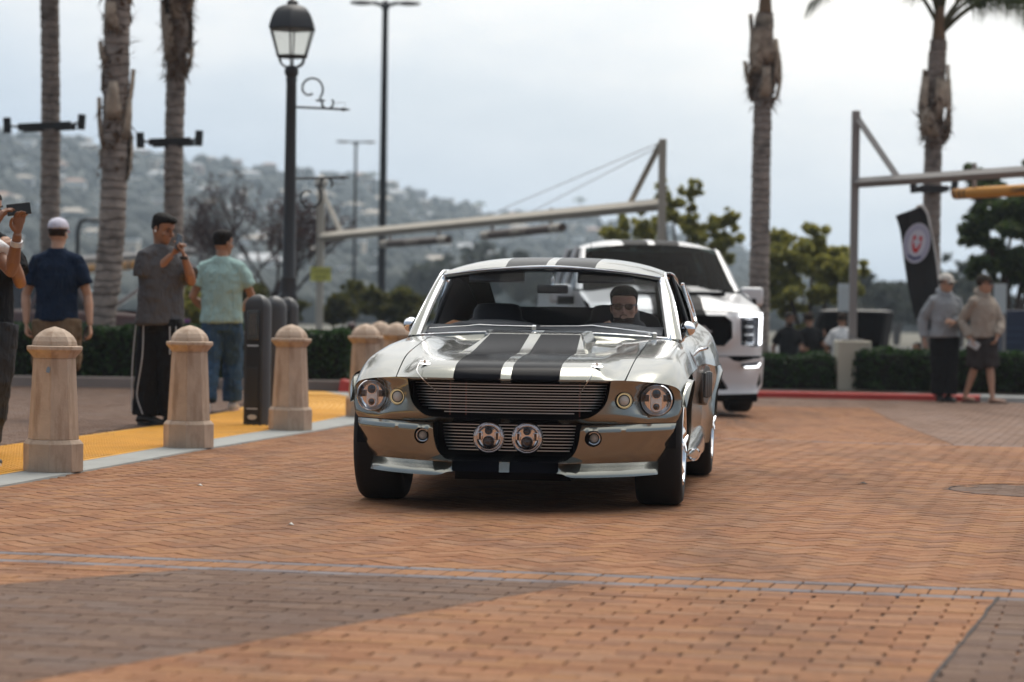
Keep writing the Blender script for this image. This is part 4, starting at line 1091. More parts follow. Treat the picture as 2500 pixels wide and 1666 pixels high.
# cab
TWB = lambda u: V((u * .905, 1.36 + .16 * u * u, 1.43 - .03 * u * u)); TWT = lambda u: V((u * .79, 2.16 + .10 * u * u, 1.955 - .055 * u * u))
us = [k / 6 - 1 for k in range(13)]
b = MB(); b.grid([[TWB(u).lerp(TWT(u), t) for u in us] for t in (0, .25, .5, .75, 1)]); b.build('windshield', M_TGLASS, trk, sharp=0)
b = MB(); un2 = [-1, -.9, -.75, -.55, -.42, -.05, .05, .42, .55, .75, .9, 1]
b.grid([[(u * w, v + .12 * u * u, z - .115 * abs(u) ** 3.2) for u in un2] for v, w, z in ((2.15, .80, 1.955), (2.22, .815, 1.985), (2.35, .83, 2.01), (2.8, .835, 2.03), (3.3, .83, 2.02), (3.68, .82, 1.985), (3.74, .81, 1.93))], lambda i, j: 1 if j in (4, 6) else 0)
b.build('roof', [M_WHITE, M_TBLK], trk, sharp=60)
for s in (1, -1):
    b = MB(); q = [[TWB(1) + V((-.01, 0, 0)), V((.975, 1.62, 1.41))], [TWB(1).lerp(TWT(1), .5) + V((-.008, -.01, 0)), V((.915, 1.98, 1.66))], [TWT(1) + V((-.005, 0, .01)), V((.845, 2.30, 1.885))]]
    q = [[(s * p.x, p.y, p.z) for p in crom([r[0], (r[0] + r[1]) / 2 + V((.012, -.02, .0)), r[1], r[1] + V((-.03, .06, -.02))], 3)] for r in q]
    b.grid(q if s > 0 else [list(reversed(r)) for r in q]); b.build('pillar', M_WHITE, trk, sharp=0)
    b = MB(); b.grid([[(s * .99, v0, 1.40), (s * (.99 - .165), v1, 1.905)] if s > 0 else [(s * (.99 - .165), v1, 1.905), (s * .99, v0, 1.40)] for v0, v1 in ((1.64, 2.32), (2.3, 2.5), (3.0, 3.0), (3.72, 3.66))]); b.build('side_glass', M_TGLASS, trk)
    for v0 in (2.62, 3.62):
        b = MB(); b.tube([(s * .985, v0, 1.39), (s * .91, v0 + .01, 1.66), (s * .825, v0 + .02, 1.92)], .045, 8); b.build('pillar', M_WHITE, trk)
    m_ = bpy.data.objects.new('side_mirror', None); COL.objects.link(m_); m_.parent = trk; m_.location = (s * 1.14, 1.72, 1.315)
    b = MB(); b.box((0, 0, .03), (.27, .16, .22)); b.build('shell', M_WHITE, m_, bevel=.035)
    b = MB(); b.box((s * -.055, -.03, -.045), (.20, .13, .10)); b.box((s * -.17, .02, -.07), (.16, .06, .05)); b.build('arm', M_TBLK, m_, bevel=.012)
b = MB(); b.add([(-.74, 3.72, 1.9), (.74, 3.72, 1.9), (.95, 3.74, 1.40), (-.95, 3.74, 1.40)], [(0, 1, 2, 3)]); b.build('rear_window', M_TGLASS, trk)
b = MB(); b.box((0, 2.6, .80), (1.85, 2.1, .08)); b.box((0, 1.60, 1.33), (1.75, .35, .12)); b.box((0, 1.5, 1.05), (1.8, .06, .6)); b.build('cabin_floor', M_INT, trk)
for s in (1, -1):
    b = MB(); b.box((s * .42, 2.62, 1.25), (.50, .14, .75)); b.box((s * .42, 2.66, 1.70), (.26, .10, .18)); b.build('seat', M_INT, trk, bevel=.05)
b = MB(); b.box((0, 2.2, 1.80), (.25, .03, .07)); b.build('rear_view_mirror', M_TBLK, trk, bevel=.01)
b = MB(); b.tube([(-.80, 1.30, 1.40), (-.82, 1.45, 1.95)], .004, 5); b.build('aerial', M_TBLK, trk)
for s in (1, -1):
    for v in (.98, 4.65):
        t = bpy.data.objects.new('wheel', None); COL.objects.link(t); t.parent = trk; t.location = (s * .855, v, .415); q = s * .145; r = .415
        a = MB(); a.lathe([(r * .62, -.13), (r * .78, -.145), (r * .95, -.135), (r, -.10), (r, 0), (r, .10), (r * .95, .135), (r * .78, .145), (r * .62, .13), (r * .58, 0), (r * .62, -.13)], 40, axis='x', caps=False); a.build('tyre', M_RUB, t, sharp=50)
        a = MB(); a.lathe([(r * .61, q * .6), (r * .63, q * .98), (r * .58, q * .9), (r * .2, q * .6), (.001, q * .6)], 32, axis='x', caps=False); a.build('rim', M_TBLK, t)
b = MB(); b.box((0, .98, .55), (1.6, .9, .5)); b.box((0, 4.65, .6), (1.6, .9, .4)); b.box((0, 2.8, .45), (1.3, 5.0, .2)); b.build('chassis', M_MATTE, trk)
# ------------------------------------------------------------------ stone bollards
M_STONE = mat('cast_stone', (0.47, 0.355, 0.265), 0.80, var=0.16, vscale=7, bump=0.25, bscale=70, wear=((0.25, 0.15, 0.085), 2.6, 0.50, 0.78, (5.5, 5.5, .9)), rnd=0.06)
def oct_loft(prof, name, parent, fl=0.0):
    b = MB(); k = 1 / cos(pi / 8)
    b.loft([[(r * k * cos(pi / 4 * j + fl), r * k * sin(pi / 4 * j + fl), z) for j in range(8)] for r, z in prof])
    return b.build(name, M_STONE, parent, bevel=.0035, sharp=15)
BOL = ['sand coloured stone bollard nearest the camera with a blue smear on its shaft', 'sand coloured stone bollard in front of the man in striped black trousers',
       'sand coloured stone bollard just right of the black light posts', 'sand coloured stone bollard touching the left edge of the silver car',
       'stone bollard half hidden behind the left fender beside the chrome mirror', 'farthest stone bollard whose dome peeks out behind two others']
bpos = [(-2.84, 16.28), (-2.37, 19.28), (-1.875, 22.28), (-1.41, 25.28), (-1.25, 28.4), (-1.56, 31.0)]
b0 = thing('stone_bollard', BOL[0], 'bollard', (*bpos[0], 0.010), RA(2), 'stone bollards along the kerb')
oct_loft([(.172, 0), (.172, .172), (.166, .180), (.152, .198)], 'base', b0)
oct_loft([(.146, .1985), (.122, .700)], 'shaft', b0)
oct_loft([(.121, .701), (.126, .712), (.146, .738), (.158, .752), (.160, .756), (.160, .774), (.156, .778), (.133, .780)], 'collar', b0)
oct_loft([(.131, .7805), (.126, .806), (.111, .835), (.086, .861), (.053, .882), (.004, .898)], 'dome', b0)
for i in range(1, 6):
    c = copy_tree(b0); c.location = (*bpos[i], 0.010); c.rotation_euler = (0, 0, RA((0, 1, -2, 3, 5, -3)[i])); c['label'] = BOL[i]
b_ = MB(); b_.add([(-.018, -.1405, .617), (.004, -.1408, .612), (.010, -.1405, .640), (-.004, -.139, .655), (-.014, -.1395, .64)], [(0, 1, 2, 3, 4)])
b_.build('paint_smear', mat('blue_smear', (0.20, 0.26, 0.33), 0.8), b0, rot=RA(-6))
# ------------------------------------------------------------------ charcoal light posts
M_CHAR = mat('charcoal_metal', (0.055, 0.055, 0.057), 0.42, metal=0.3, var=0.08, vscale=9)
PL = ['charcoal round-topped light post in front standing on the yellow paving', 'charcoal round-topped light post in the middle of three', 'charcoal round-topped light post rearmost beside the street lamp foot']
lp_ = thing('light_post', PL[0], 'light post', (-2.23, 23.0, 0.012), RA(-24), 'charcoal light posts')
b = MB()
def dring(r, z, cut=.62):
    o = []
    for k in range(28):
        a = 2 * pi * k / 28; x, y = r * cos(a), r * sin(a); o.append((x, max(y, -r * cut), z))
    return o
pr = [(.118, 0), (.118, 1.03)] + [(.118 * cos(q), 1.03 + .118 * sin(q)) for q in (.25, .5, .75, 1.0, 1.25, 1.45)] + [(.006, 1.15)]
b.loft([dring(r, z) for r, z in pr]); b.build('casing', M_CHAR, lp_, sharp=40)
b = MB(); b.box((0, -.076, .52), (.135, .012, .98)); b.build('panel', M_BLK, lp_, bevel=.004)
b = MB(); b.box((0, -.086, .88), (.115, .012, .26)); fr_ = b.build('lamp_window', M_LENS, lp_, bevel=.003)
for k in range(5):
    b = MB(); b.box((-.028 + k * .014, -.0935, .89), (.004, .006, .19)); b.build('louvre', mat('louvre_grey', (0.16, 0.16, 0.16), 0.4), fr_)
b = MB(); b.box((0, -.087, .33), (.112, .010, .36)); b.build('access_door', mat('door_black', (0.022, 0.021, 0.02), 0.5), lp_, bevel=.004)
for z in (.70, .15):
    b = MB(); b.box((0, -.086, z), (.108, .012, .013)); b.build('band', M_BRUSH, lp_)
b = MB(); b.lathe([(.045, -.004), (.045, .003), (.040, .006)], 24, axis='y'); o = b.build('plate', mat('plate_white', (0.55, 0.53, 0.50), 0.4), lp_, loc=(0, -.084, .075)); o.scale = (1, 1, .5)
for i, (x, y, r) in enumerate(((-2.27, 25.0, -60), (-2.36, 27.5, -24))):
    c = copy_tree(lp_); c.location = (x, y, 0.012); c.rotation_euler = (0, 0, RA(r)); c['label'] = PL[i + 1]
# ------------------------------------------------------------------ street lamp with scrolls
M_IRON = mat('black_iron', (0.030, 0.031, 0.034), 0.5, metal=0.2)
M_FROST = bpy.data.materials.new('frosted_glass'); M_FROST.use_nodes = True
_n = M_FROST.node_tree; _b = _n.nodes['Principled BSDF']; _b.inputs['Base Color'].default_value = (.8, .8, .76, 1); _b.inputs['Roughness'].default_value = .35
_t = _n.nodes.new('ShaderNodeBsdfTranslucent'); _t.inputs[0].default_value = (.93, .92, .87, 1); _m = _n.nodes.new('ShaderNodeMixShader'); _m.inputs[0].default_value = .72
_n.links.new(_b.outputs[0], _m.inputs[1]); _n.links.new(_t.outputs[0], _m.inputs[2]); _q = _n.nodes.new('ShaderNodeBsdfTransparent'); _q.inputs[0].default_value = (.97, .96, .92, 1); _z = _n.nodes.new('ShaderNodeMixShader'); _z.inputs[0].default_value = .8; _n.links.new(_m.outputs[0], _z.inputs[1]); _n.links.new(_q.outputs[0], _z.inputs[2]); _n.links.new(_z.outputs[0], _n.nodes['Material Output'].inputs[0])
lamp_ = thing('street_lamp', 'black six-sided street lantern on a fluted post with two scroll brackets', 'street lamp', (-2.735, 32.0, 0.0), RA(30))
b = MB(); b.lathe([(.20, 0), (.20, .10), (.15, .16), (.145, .62), (.155, .66), (.125, .74), (.115, .98), (.12, 1.06), (.108, 1.10)], 20); b.build('base', M_IRON, lamp_)
b = MB(); b.lathe([(.085, 1.0), (.085, 1.12), (.108, 1.15), (.112, 1.20), (.095, 1.24), (.108, 1.30), (.092, 1.37), (.100, 1.41), (.082, 1.45), (.062, 3.80), (.070, 3.83), (.062, 3.86), (.082, 3.90), (.088, 3.95), (.062, 4.0)], 18); b.build('post', M_IRON, lamp_)
def hexr(r, z): return [(r * cos(pi / 3 * k), r * sin(pi / 3 * k), z) for k in range(6)]
zt = 4.50
b = MB(); b.loft([hexr(.305, zt - .06), hexr(.315, zt - .05), hexr(.305, zt), hexr(.285, zt + .06), hexr(.25, zt + .14), hexr(.20, zt + .20), hexr(.12, zt + .235), hexr(.07, zt + .245), hexr(.075, zt + .28), hexr(.04, zt + .30), hexr(.012, zt + .33), hexr(.010, zt + .42)]); b.build('roof', M_IRON, lamp_, sharp=30)
b = MB(); b.loft([hexr(.195, 4.10), hexr(.215, 4.12), hexr(.19, 4.13)]); b.build('lantern_base', M_IRON, lamp_)
for k in range(6):
    a, a2 = pi / 3 * k, pi / 3 * (k + 1)
    b = MB(); b.tube([(.19 * cos(a), .19 * sin(a), 4.11), (.295 * cos(a), .295 * sin(a), zt - .05)], .011, 6); b.build('corner_bar', M_IRON, lamp_)
    b = MB(); b.add([(.183 * cos(a), .183 * sin(a), 4.125), (.183 * cos(a2), .183 * sin(a2), 4.125), (.288 * cos(a2), .288 * sin(a2), zt - .055), (.288 * cos(a), .288 * sin(a), zt - .055)], [(0, 1, 2, 3)]); b.build('pane', M_FROST, lamp_)
    if k % 2 == 0:
        pass
    b = MB(); b.tube(crom([(.17 * cos(a), .17 * sin(a), 4.10), (.15 * cos(a), .15 * sin(a), 4.03), (.07 * cos(a), .07 * sin(a), 3.98)], 4), .012, 6); b.build('cage_arm', M_IRON, lamp_)
def scroll(z, up):
    # bracket in the lamp's own frame, turned back so that it points along +X
    p = bpy.data.objects.new('scroll_bracket', None); COL.objects.link(p); p.parent = lamp_; p.rotation_euler = (0, 0, RA(-30))
    b = MB(); b.tube([(.05, 0, z), (.66, 0, z - .02 * up)], .014, 8); b.tube([(.62, 0, z - .02 * up), (.73, 0, z - .022 * up)], [.026, .003], 8); b.build('bar', M_IRON, p)
    b = MB(); c = (.235, .215 * up)
    pts = [(.235 + r * cos(q), 0, z + (.215 + r * sin(q)) * up) for r, q in [(.05 + .10 * min(1, t * 1.4), RA(-60 - 340 * t)) for t in [k / 30 for k in range(31)]]]
    pts += [(.36, 0, z + .10 * up), (.34, 0, z + .07 * up)]
    b.tube(pts, .013, 7); b.tube([(.30, 0, z + .085 * up), (.41, 0, z + .085 * up)], .012, 6); b.tube([(.375, 0, z + .085 * up), (.38, 0, z + .01 * up)], .014, 6)
    b.tube([(.445 + .07 * cos(q), 0, z + (.055 + .07 * sin(q)) * up) for q in [RA(200 + 200 * k / 14) for k in range(15)]], .013, 7); b.build('scroll', M_IRON, p)
    b = MB(); b.tube([(.53, 0, z + .06 * up), (.66, 0, z + .06 * up), (.66, 0, z)], .003, 5); b.build('banner_pin', M_IRON, p)
scroll(3.50, 1); scroll(2.63, -1)
# ------------------------------------------------------------------ parking-lot light poles
def light_pole(px, py_top, Y, r, label, span, base=-.4):
    t = W(px, py_top, Y); o = thing('light_pole', label, 'light pole', (t.x, t.y, base), 0, 'twin-headed parking lot light poles'); h = t.z - base
    b = MB(); b.lathe([(r * 1.9, 0), (r * 1.9, .6), (r * 1.15, .62), (r * 1.1, 1), (r * .72, h - .15), (r * 1.3, h - .05), (r * .6, h + .12)], 14); b.build('pole', M_IRON, o)
    for s in (1, -1):
        b = MB(); b.tube([(s * r, 0, h), (s * span * .35, 0, h + .06)], r * .5, 8); b.build('arm', M_IRON, o)
        b = MB(); b.ell((s * span * .66, 0, h + .05), (span * .36, .22, .075), 14, 6); b.build('lamp_head', M_IRON, o)
    return o
light_pole(941, 12, 78, .12, 'tall dark twin-headed light pole cut by the top edge', 1.05)
light_pole(869, 349, 150, .10, 'distant small twin-headed light pole left of the tall one', 1.15)
t = W(190, 535, 60); o = thing('light_pole', 'dark curved-arm lamp between the first two palms at left', 'light pole', (t.x, t.y, -.3))
b = MB(); b.tube([(0, 0, 0), (0, 0, t.z + .3 - .25), (.06, 0, t.z + .3 - .06), (.22, 0, t.z + .3)], [.06, .05, .05, .05], 8); b.build('pole', M_IRON, o)
b = MB(); b.ell((.42, 0, t.z + .3 - .02), (.24, .12, .05), 12, 6); b.build('lamp_head', M_IRON, o)
# ------------------------------------------------------------------ height-limit gantries
M_GANT = mat('gantry_grey', (0.27, 0.25, 0.235), 0.55, var=0.08, vscale=2)
M_GANTB = mat('gantry_beige', (0.46, 0.41, 0.335), 0.6, var=0.08, vscale=2)
M_BROWN = mat('tube_brown', (0.085, 0.055, 0.042), 0.5)
M_OCH = mat('tube_ochre', (0.60, 0.27, 0.03), 0.5)
M_CREAM = mat('cream_band', (0.55, 0.51, 0.44), 0.6)
def beam(name, a, b_, w, parent, mt=M_GANT):
    q = MB(); q.tube([V(a) - parent.location, V(b_) - parent.location], w * .7071, 4, up=(0, 0, 1)); 
    v = q.v; o = q.build(name, mt, parent, sharp=20); return o
def sq_post(name, a, z1, w, parent, mt=M_GANT):
    q = MB(); q.box((a.x - parent.location.x, a.y - parent.location.y, (a.z + z1) / 2 - parent.location.z), (w, w, z1 - a.z)); return q.build(name, mt, parent, bevel=.008)
def tubesign(a, b_, r, mt, bands, txt, parent, hang, tmat):
    a = V(a) - parent.location; b_ = V(b_) - parent.location; d = (b_ - a)
    q = MB(); q.tube([a, b_], r, 16); s = q.build('clearance_tube', mt, parent, sharp=40)
    for f0, f1, bm in bands:
        q = MB(); q.tube([a + d * f0, a + d * f1], r * 1.03, 16); q.build('band', bm, s, sharp=40)
    ang = math.atan2(d.y, d.x); M = Matrix.Translation(a + d * .5) @ Matrix.Rotation(ang, 4, 'Z') @ Matrix.Rotation(-math.asin(d.z / d.length), 4, 'Y') @ Matrix.Translation((0, -r * 1.02, 0)) @ Matrix.Rotation(RA(90), 4, 'X')
    text('lettering', txt, r * 1.25, tmat, s, M, 0.003)
    for f in hang:
        p = a + d * f; q = MB(); q.tube([p + V((0, 0, r)), p + V((0, 0, r + .32))], .035, 6); q.build('hanger', M_GANT, s)
P0 = W(784, 457, 64); P1 = W(1618, 340, 45.0)
g1 = thing('height_gantry', 'pale steel height-limit gantry spanning behind the cars with two brown hanging tubes', 'gantry', (P0.x, P0.y, -.4))
sq_post('post', V((P0.x, P0.y, -.4)), P0.z, .17, g1, M_GANTB); sq_post('post', V((P1.x, P1.y, -.5)), P1.z, .13, g1, M_GANTB)
Ba = W(784, 579, 64); Bb = W(1618, 499, 45.0); beam('crossbar', Ba, Bb, .15, g1, M_GANTB)
beam('brace', W(788, 470, 64), W(832, 566, 63), .09, g1, M_GANTB); beam('brace', W(1612, 352, 45), W(1538, 498, 46.8), .085, g1, M_GANTB)
beam('stay_cable', P1 + V((-.05, 0, -.06)), W(1205, 520, 53.6), .012, g1); beam('stay_cable', P1 + V((-.05, 0, -.12)), W(1290, 521, 51.9), .012, g1)
q = MB(); q.ell((0, 0, P0.z + .4 + .12), (.16, .16, .16), 14, 8); q.build('post_cap', M_CREAM, g1)
cb = [(0.0, .035, M_CREAM), (.045, .065, M_CREAM), (.075, .10, M_CREAM), (.88, .91, M_CREAM), (.92, .945, M_CREAM), (.955, .985, M_CREAM)]
tubesign(W(934, 597, 60.2), W(1096, 585, 56.4), .085, M_BROWN, cb, 'CLEARANCE 10\'-0"', g1, (.12, .86), M_CREAM)
tubesign(W(1180, 576, 54.3), W(1374, 556, 50.3), .085, M_BROWN, cb, 'CLEARANCE 10\'-0"', g1, (.12, .86), M_CREAM)
q = MB(); c = W(784, 670, 64) - g1.location; q.box(c + V((0, -.12, 0)), (.50, .02, .34)); sg = q.build('height_sign', mat('sign_yellow', (0.62, 0.58, 0.10), 0.6), g1)
MS = Matrix.Translation(c + V((0, -.135, .07))) @ Matrix.Rotation(RA(90), 4, 'X'); text('lettering', 'CLEARANCE', .085, M_BLK, sg, MS, .002)
MS = Matrix.Translation(c + V((0, -.135, -.08))) @ Matrix.Rotation(RA(90), 4, 'X'); text('lettering', '10\'-0"', .13, M_BLK, sg, MS, .002)
P0 = W(2090, 271, 38.0)
g2 = thing('height_gantry', 'grey steel height-limit gantry at right on a cream block with an orange hanging tube', 'gantry', (P0.x, P0.y, gz(P0.x, 37)))
sq_post('post', V((P0.x, P0.y, .72)), P0.z, .112, g2)
Ba = W(2090, 447, 38.0); Bb = W(2500, 419, 34.5); Bc = Ba + (Bb - Ba) * 1.9; beam('crossbar', Ba, Bc, .105, g2); beam('brace', W(2094, 290, 38), W(2196, 440, 37.1), .085, g2)
sq_post('post', V((Bc.x, Bc.y, -.12)), P0.z, .112, g2)
q = MB(); q.box((0, 0, .41), (.49, .49, .80)); q.build('footing', mat('footing_cream', (0.52, 0.47, 0.37), 0.8, var=.06, vscale=3), g2, bevel=.02)
q = MB(); q.box((.0, 0, .815), (.30, .30, .03)); q.build('base_plate', M_GANT, g2)
a_, b2_ = W(2333, 474, 36.2), W(2500, 464, 34.9)
tubesign(a_, a_ + (b2_ - a_) * 2.3, .077, M_OCH, [(.012, .022, M_BLK), (.045, .055, M_BLK), (.075, .083, M_BLK), (.945, .955, M_BLK), (.975, .985, M_BLK)], 'CLEARANCE 10\'-0"', g2, (.12, .88), M_BLK)
P0 = W(494, 500, 76)
g3 = thing('height_gantry', 'far pale gantry post with a slanting brace and ochre tube behind the palms at left', 'gantry', (P0.x, P0.y, -.3))
sq_post('post', V((P0.x, P0.y, -.3)), P0.z, .19, g3); beam('brace', W(491, 512, 76), W(466, 600, 77), .10, g3)
Ba = W(494, 612, 76); Bb = W(120, 640, 90); beam('crossbar', Ba, Bb, .16, g3); sq_post('post', V((Bb.x, Bb.y, -.3)), Bb.z + 1.0, .19, g3)
tubesign(W(332, 647, 82), W(205, 657, 86.5), .14, M_OCH, [(.05, .08, M_BLK), (.92, .95, M_BLK)], 'CLEARANCE', g3, (.15, .85), M_BLK)
# ------------------------------------------------------------------ signs, banner and display at the lot
def panel_sign(px0, px1, py0, py1, Y, label, z0):
    a, b_ = W(px0, py0, Y), W(px1, py1, Y); o = thing('sign_panel', label, 'sign', ((a.x + b_.x) / 2, Y, z0))
    q = MB(); q.box((0, 0, (a.z + b_.z) / 2 - z0), (b_.x - a.x, .03, a.z - b_.z)); q.build('board', mat('sign_white', (0.60, 0.63, 0.62), 0.6), o, bevel=.005)
    q = MB(); q.box(((b_.x - a.x) / 2 - .02, .03, (a.z - z0) / 2), (.05, .05, a.z - z0)); q.build('post', M_GANT, o)
panel_sign(2046, 2078, 693, 761, 46, 'pale blank sign board just left of the grey gantry post', -.6)
panel_sign(2427, 2456, 694, 766, 44, 'pale blank sign board right of the man in the tan hoodie', -.6)
a = W(2441, 757, 45); o = thing('display_stand', 'dark navy upright display case at the far right edge of the lot', 'display stand', (a.x + .22, 45, -.66))
q = MB(); q.box((0, 0, (a.z + .66) / 2), (.44, .35, a.z + .66)); q.build('case', mat('navy_panel', (0.012, 0.025, 0.06), 0.4), o, bevel=.015)
q = MB(); q.box((.21, -.18, (a.z + .66) / 2), (.012, .012, a.z + .6)); q.build('edge_trim', mat('cyan_trim', (0.05, 0.28, 0.36), 0.4), o)
for k in range(3):
    q = MB(); q.box((0, -.178, 1.55 - k * .12), (.30, .006, .012)); q.build('label_strip', mat('strip_blue', (0.05, 0.09, 0.18), 0.4), o)
FB = W(2328, 963, 37.3)
fl_ = thing('feather_banner', 'black feather banner with a round white and red crest behind the two hooded men', 'banner', (FB.x, 37.3, gz(6, 36.9)))
def FP(px, py, dy=0.0): p = W(px, py, 37.3 + dy) - fl_.location; return p
pole = crom([FP(2328, 965), FP(2318, 880), FP(2303, 760), FP(2286, 645), FP(2268, 540), FP(2260, 515), FP(2249, 502), FP(2236, 507)], 4)
q = MB(); q.tube(pole, .017, 8); q.build('pole', mat('pole_white', (0.6, 0.6, 0.58), 0.4), fl_)
Lc = crom([FP(2186, 527), FP(2198, 564), FP(2207, 634), FP(2216, 699), FP(2230, 765), FP(2246, 812)], 5); Rc = crom([FP(2248, 504), FP(2267, 537), FP(2286, 645), FP(2296, 705), FP(2302, 765), FP(2300, 820)], 5)
q = MB(); n = len(Lc)
q.grid([[Lc[i].lerp(Rc[i], t) + V((0, .03 * sin(9 * t + i * .25) * (1 - .5 * t), 0)) for t in [k / 8 for k in range(9)]] for i in range(n)])
q.build('cloth', mat('banner_black', (0.009, 0.009, 0.010), 0.8), fl_, solid=.003)
tl_ = RA(12); c = FP(2238, 594, -.05)
def crest(name, prof, mt, d, sx=.195, sz=.285):
    q = MB(); q.v = [(c.x + sx * x * cos(tl_) + sz * z * sin(tl_) * .8, c.y - d, c.z + sz * z - sx * x * sin(tl_) * .6) for x, z in prof]; q.f = [tuple(range(len(prof)))]; q.m = [0]
    return q.build(name, mt, fl_)
M_CW = mat('crest_white', (0.52, 0.53, 0.60), 0.8); M_CN = mat('crest_navy', (0.03, 0.04, 0.12), 0.8); M_CR2 = mat('crest_red', (0.52, 0.03, 0.03), 0.8)
cp = [(cos(2 * pi * k / 32), sin(2 * pi * k / 32)) for k in range(32)]
crest('crest_ring', cp, M_CW, 0); crest('crest_ring', [(x * .93, z * .93) for x, z in cp], mat('crest_blue', (0.36, 0.37, 0.48), 0.8), .002); crest('crest_field', [(x * .66, z * .66) for x, z in cp], M_CW, .004)
crest('crest_shield', [(-.34, .36), (.34, .36), (.34, -.10), (.20, -.40), (0, -.52), (-.20, -.40), (-.34, -.10)], M_CR2, .006)
crest('crest_cross', [(-.11, .40), (.11, .40), (.11, .16), (.25, .16), (.25, -.06), (.11, -.06), (.11, -.24), (-.11, -.24), (-.11, -.06), (-.25, -.06), (-.25, .16), (-.11, .16)], M_CW, .008)
crest('crest_band', [(-.5, -.70), (0, -.84), (.5, -.70), (.46, -.60), (0, -.72), (-.46, -.60)], M_CN, .006)
a = W(446, 790, 35.6); o = thing('small_sign', 'small purple plate low behind the hedge beside the man in grey', 'sign', (a.x, 35.6, .06))
q = MB(); q.box((0, 0, a.z - .06), (.20, .02, .12)); q.build('plate', mat('purple', (0.16, 0.03, 0.16), 0.5), o, bevel=.012)
for s in (-1, 1):
    q = MB(); q.box((s * .07, .015, (a.z - .06) / 2), (.02, .02, a.z - .06)); q.build('leg', M_GANT, o)

# ------------------------------------------------------------------ parked vehicles in the lot
def bgcar(name, label, loc, rot, body, L_=4.6, W_=1.8, H_=1.45, hood_up=0.0, cab=(.30, .80)):
    o = thing(name, label, 'car', loc, rot); w = W_ / 2
    def rr(y, hw, z0, z1, r=.12):
        p = []
        for cx, cz, a0 in ((hw - r, z1 - r, 0), (-hw + r, z1 - r, 90), (-hw + r * .6, z0 + r * .6, 180), (hw - r * .6, z0 + r * .6, 270)):
            for k in range(4):
                q = RA(a0 + 30 * k); rr_ = r if a0 < 180 else r * .6; p.append((cx + rr_ * cos(q), y, cz + rr_ * sin(q)))
        return p
    zs = H_ * .62
    b = MB(); b.loft([rr(y * L_, hw * w, z0, z1) for y, hw, z0, z1 in ((0, .80, .35, zs - .18), (.02, .92, .28, zs - .10), (.08, .99, .24, zs - .05), (.25, 1, .22, zs), (.5, 1, .22, zs + .02), (.8, 1, .22, zs + .02), (.95, .97, .26, zs), (1.0, .86, .36, zs - .10))]); b.build('body', body, o, sharp=50)
    c0, c1 = cab; b = MB(); rings = []
    for y, hw, z in ((c0, .93, zs - .02), (c0 + .10, .80, H_ - .06), (c0 + .16, .76, H_), (c1 - .14, .75, H_), (c1 - .06, .78, H_ - .08), (c1 + .04, .92, zs - .02)):
        rings.append([(s * hw * w, y * L_, z) for s in (-1, -.6, 0, .6, 1)])
    b.grid(rings); b.build('roof', M_LENS, o, sharp=60)
    b = MB(); rg_ = [[(s * hw * w * 1.01, y * L_, z) for s in (-1, -.6, 0, .6, 1)] for y, hw, z in ((c0 + .13, .785, H_ - .02), (c0 + .17, .77, H_ + .012), (c1 - .15, .76, H_ + .012), (c1 - .08, .785, H_ - .04))]; b.grid(rg_); b.build('roof', body, o)
    for s in (1, -1):
        b = MB(); b.add([(s * .925 * w, c0 * L_ + .1, zs), (s * .775 * w, (c0 + .13) * L_, H_ - .02), (s * .765 * w, (c1 - .10) * L_, H_ - .03), (s * .92 * w, c1 * L_, zs)], [(0, 1, 2, 3)]); b.build('side_window', M_LENS, o)
        for yy in (c0 + .06, (c0 + c1) / 2, c1 - .01):
            b = MB(); b.tube([(s * .94 * w, yy * L_, zs - .02), (s * .785 * w, (yy + (.06 if yy < .5 else -.06)) * L_, H_ - .01)], .03, 6); b.build('pillar', body, o)
        for y in (.19, .80):
            wh = bpy.data.objects.new('wheel', None); COL.objects.link(wh); wh.parent = o; wh.location = (s * (w - .10), y * L_, .32)
            b = MB(); b.lathe([(.20, -.1), (.31, -.1), (.325, -.06), (.325, .06), (.31, .1), (.20, .1)], 24, axis='x'); b.build('tyre', M_RUB, wh)
            b = MB(); b.lathe([(.20, s * .09), (.19, s * .105), (.05, s * .09), (.001, s * .09)], 18, axis='x', caps=False); b.build('rim', M_BRUSH, wh)
        b = MB(); b.ell((s * .62 * w, .02 * L_, zs - .22), (.13, .05, .07), 12, 6); b.build('headlight', M_LED, o)
    if hood_up:
        hg = V((0, c0 * L_ - .05, zs)); l = (c0 - .03) * L_; ca, sa = cos(hood_up), sin(hood_up)
        b = MB()
        for q_ in (0, .03): pass
        P_ = [[(x * w * .9 * (1 - .12 * t), hg.y - l * t * ca - .02 * sa * (1 - x * x), hg.z + l * t * sa + .03 * ca * (1 - abs(x) ** 5)) for x in (-1, -.75, -.4, 0, .4, .75, 1)] for t in (0, .25, .5, .75, .93, 1)]
        b.grid(P_); b.build('hood', body, o, solid=.035)
        b = MB(); b.box((0, .17 * L_, zs - .02), (W_ * .8, l * .8, .06)); b.build('engine_bay', M_MATTE, o)
        b = MB(); b.tube([(-w * .6, .10 * L_, zs), (-w * .55, hg.y - l * .5 * ca, hg.z + l * .5 * sa)], .012, 6); b.build('prop_rod', M_BRUSH, o)
    b = MB(); b.box((0, -.01, .42), (W_ * .9, .10, .12)); b.build('front_bumper', M_CHROME, o, bevel=.03)
    return o
M_MAROON = mat('maroon_paint', (0.085, 0.035, 0.03), 0.3, coat=.7); M_BCAR = mat('black_paint', (0.008, 0.008, 0.009), 0.25, coat=.6)
a = G(330, 960); mx_c = W(395, 800, 44)
mc = bgcar('parked_car', 'maroon car with its hood propped open behind the hedge and palms at left', (-5.55, 44.3, .02), RA(96), M_MAROON, 4.7, 1.80, 1.52, RA(35), (.27, .80))
b = W(2130, 800, 50.5)
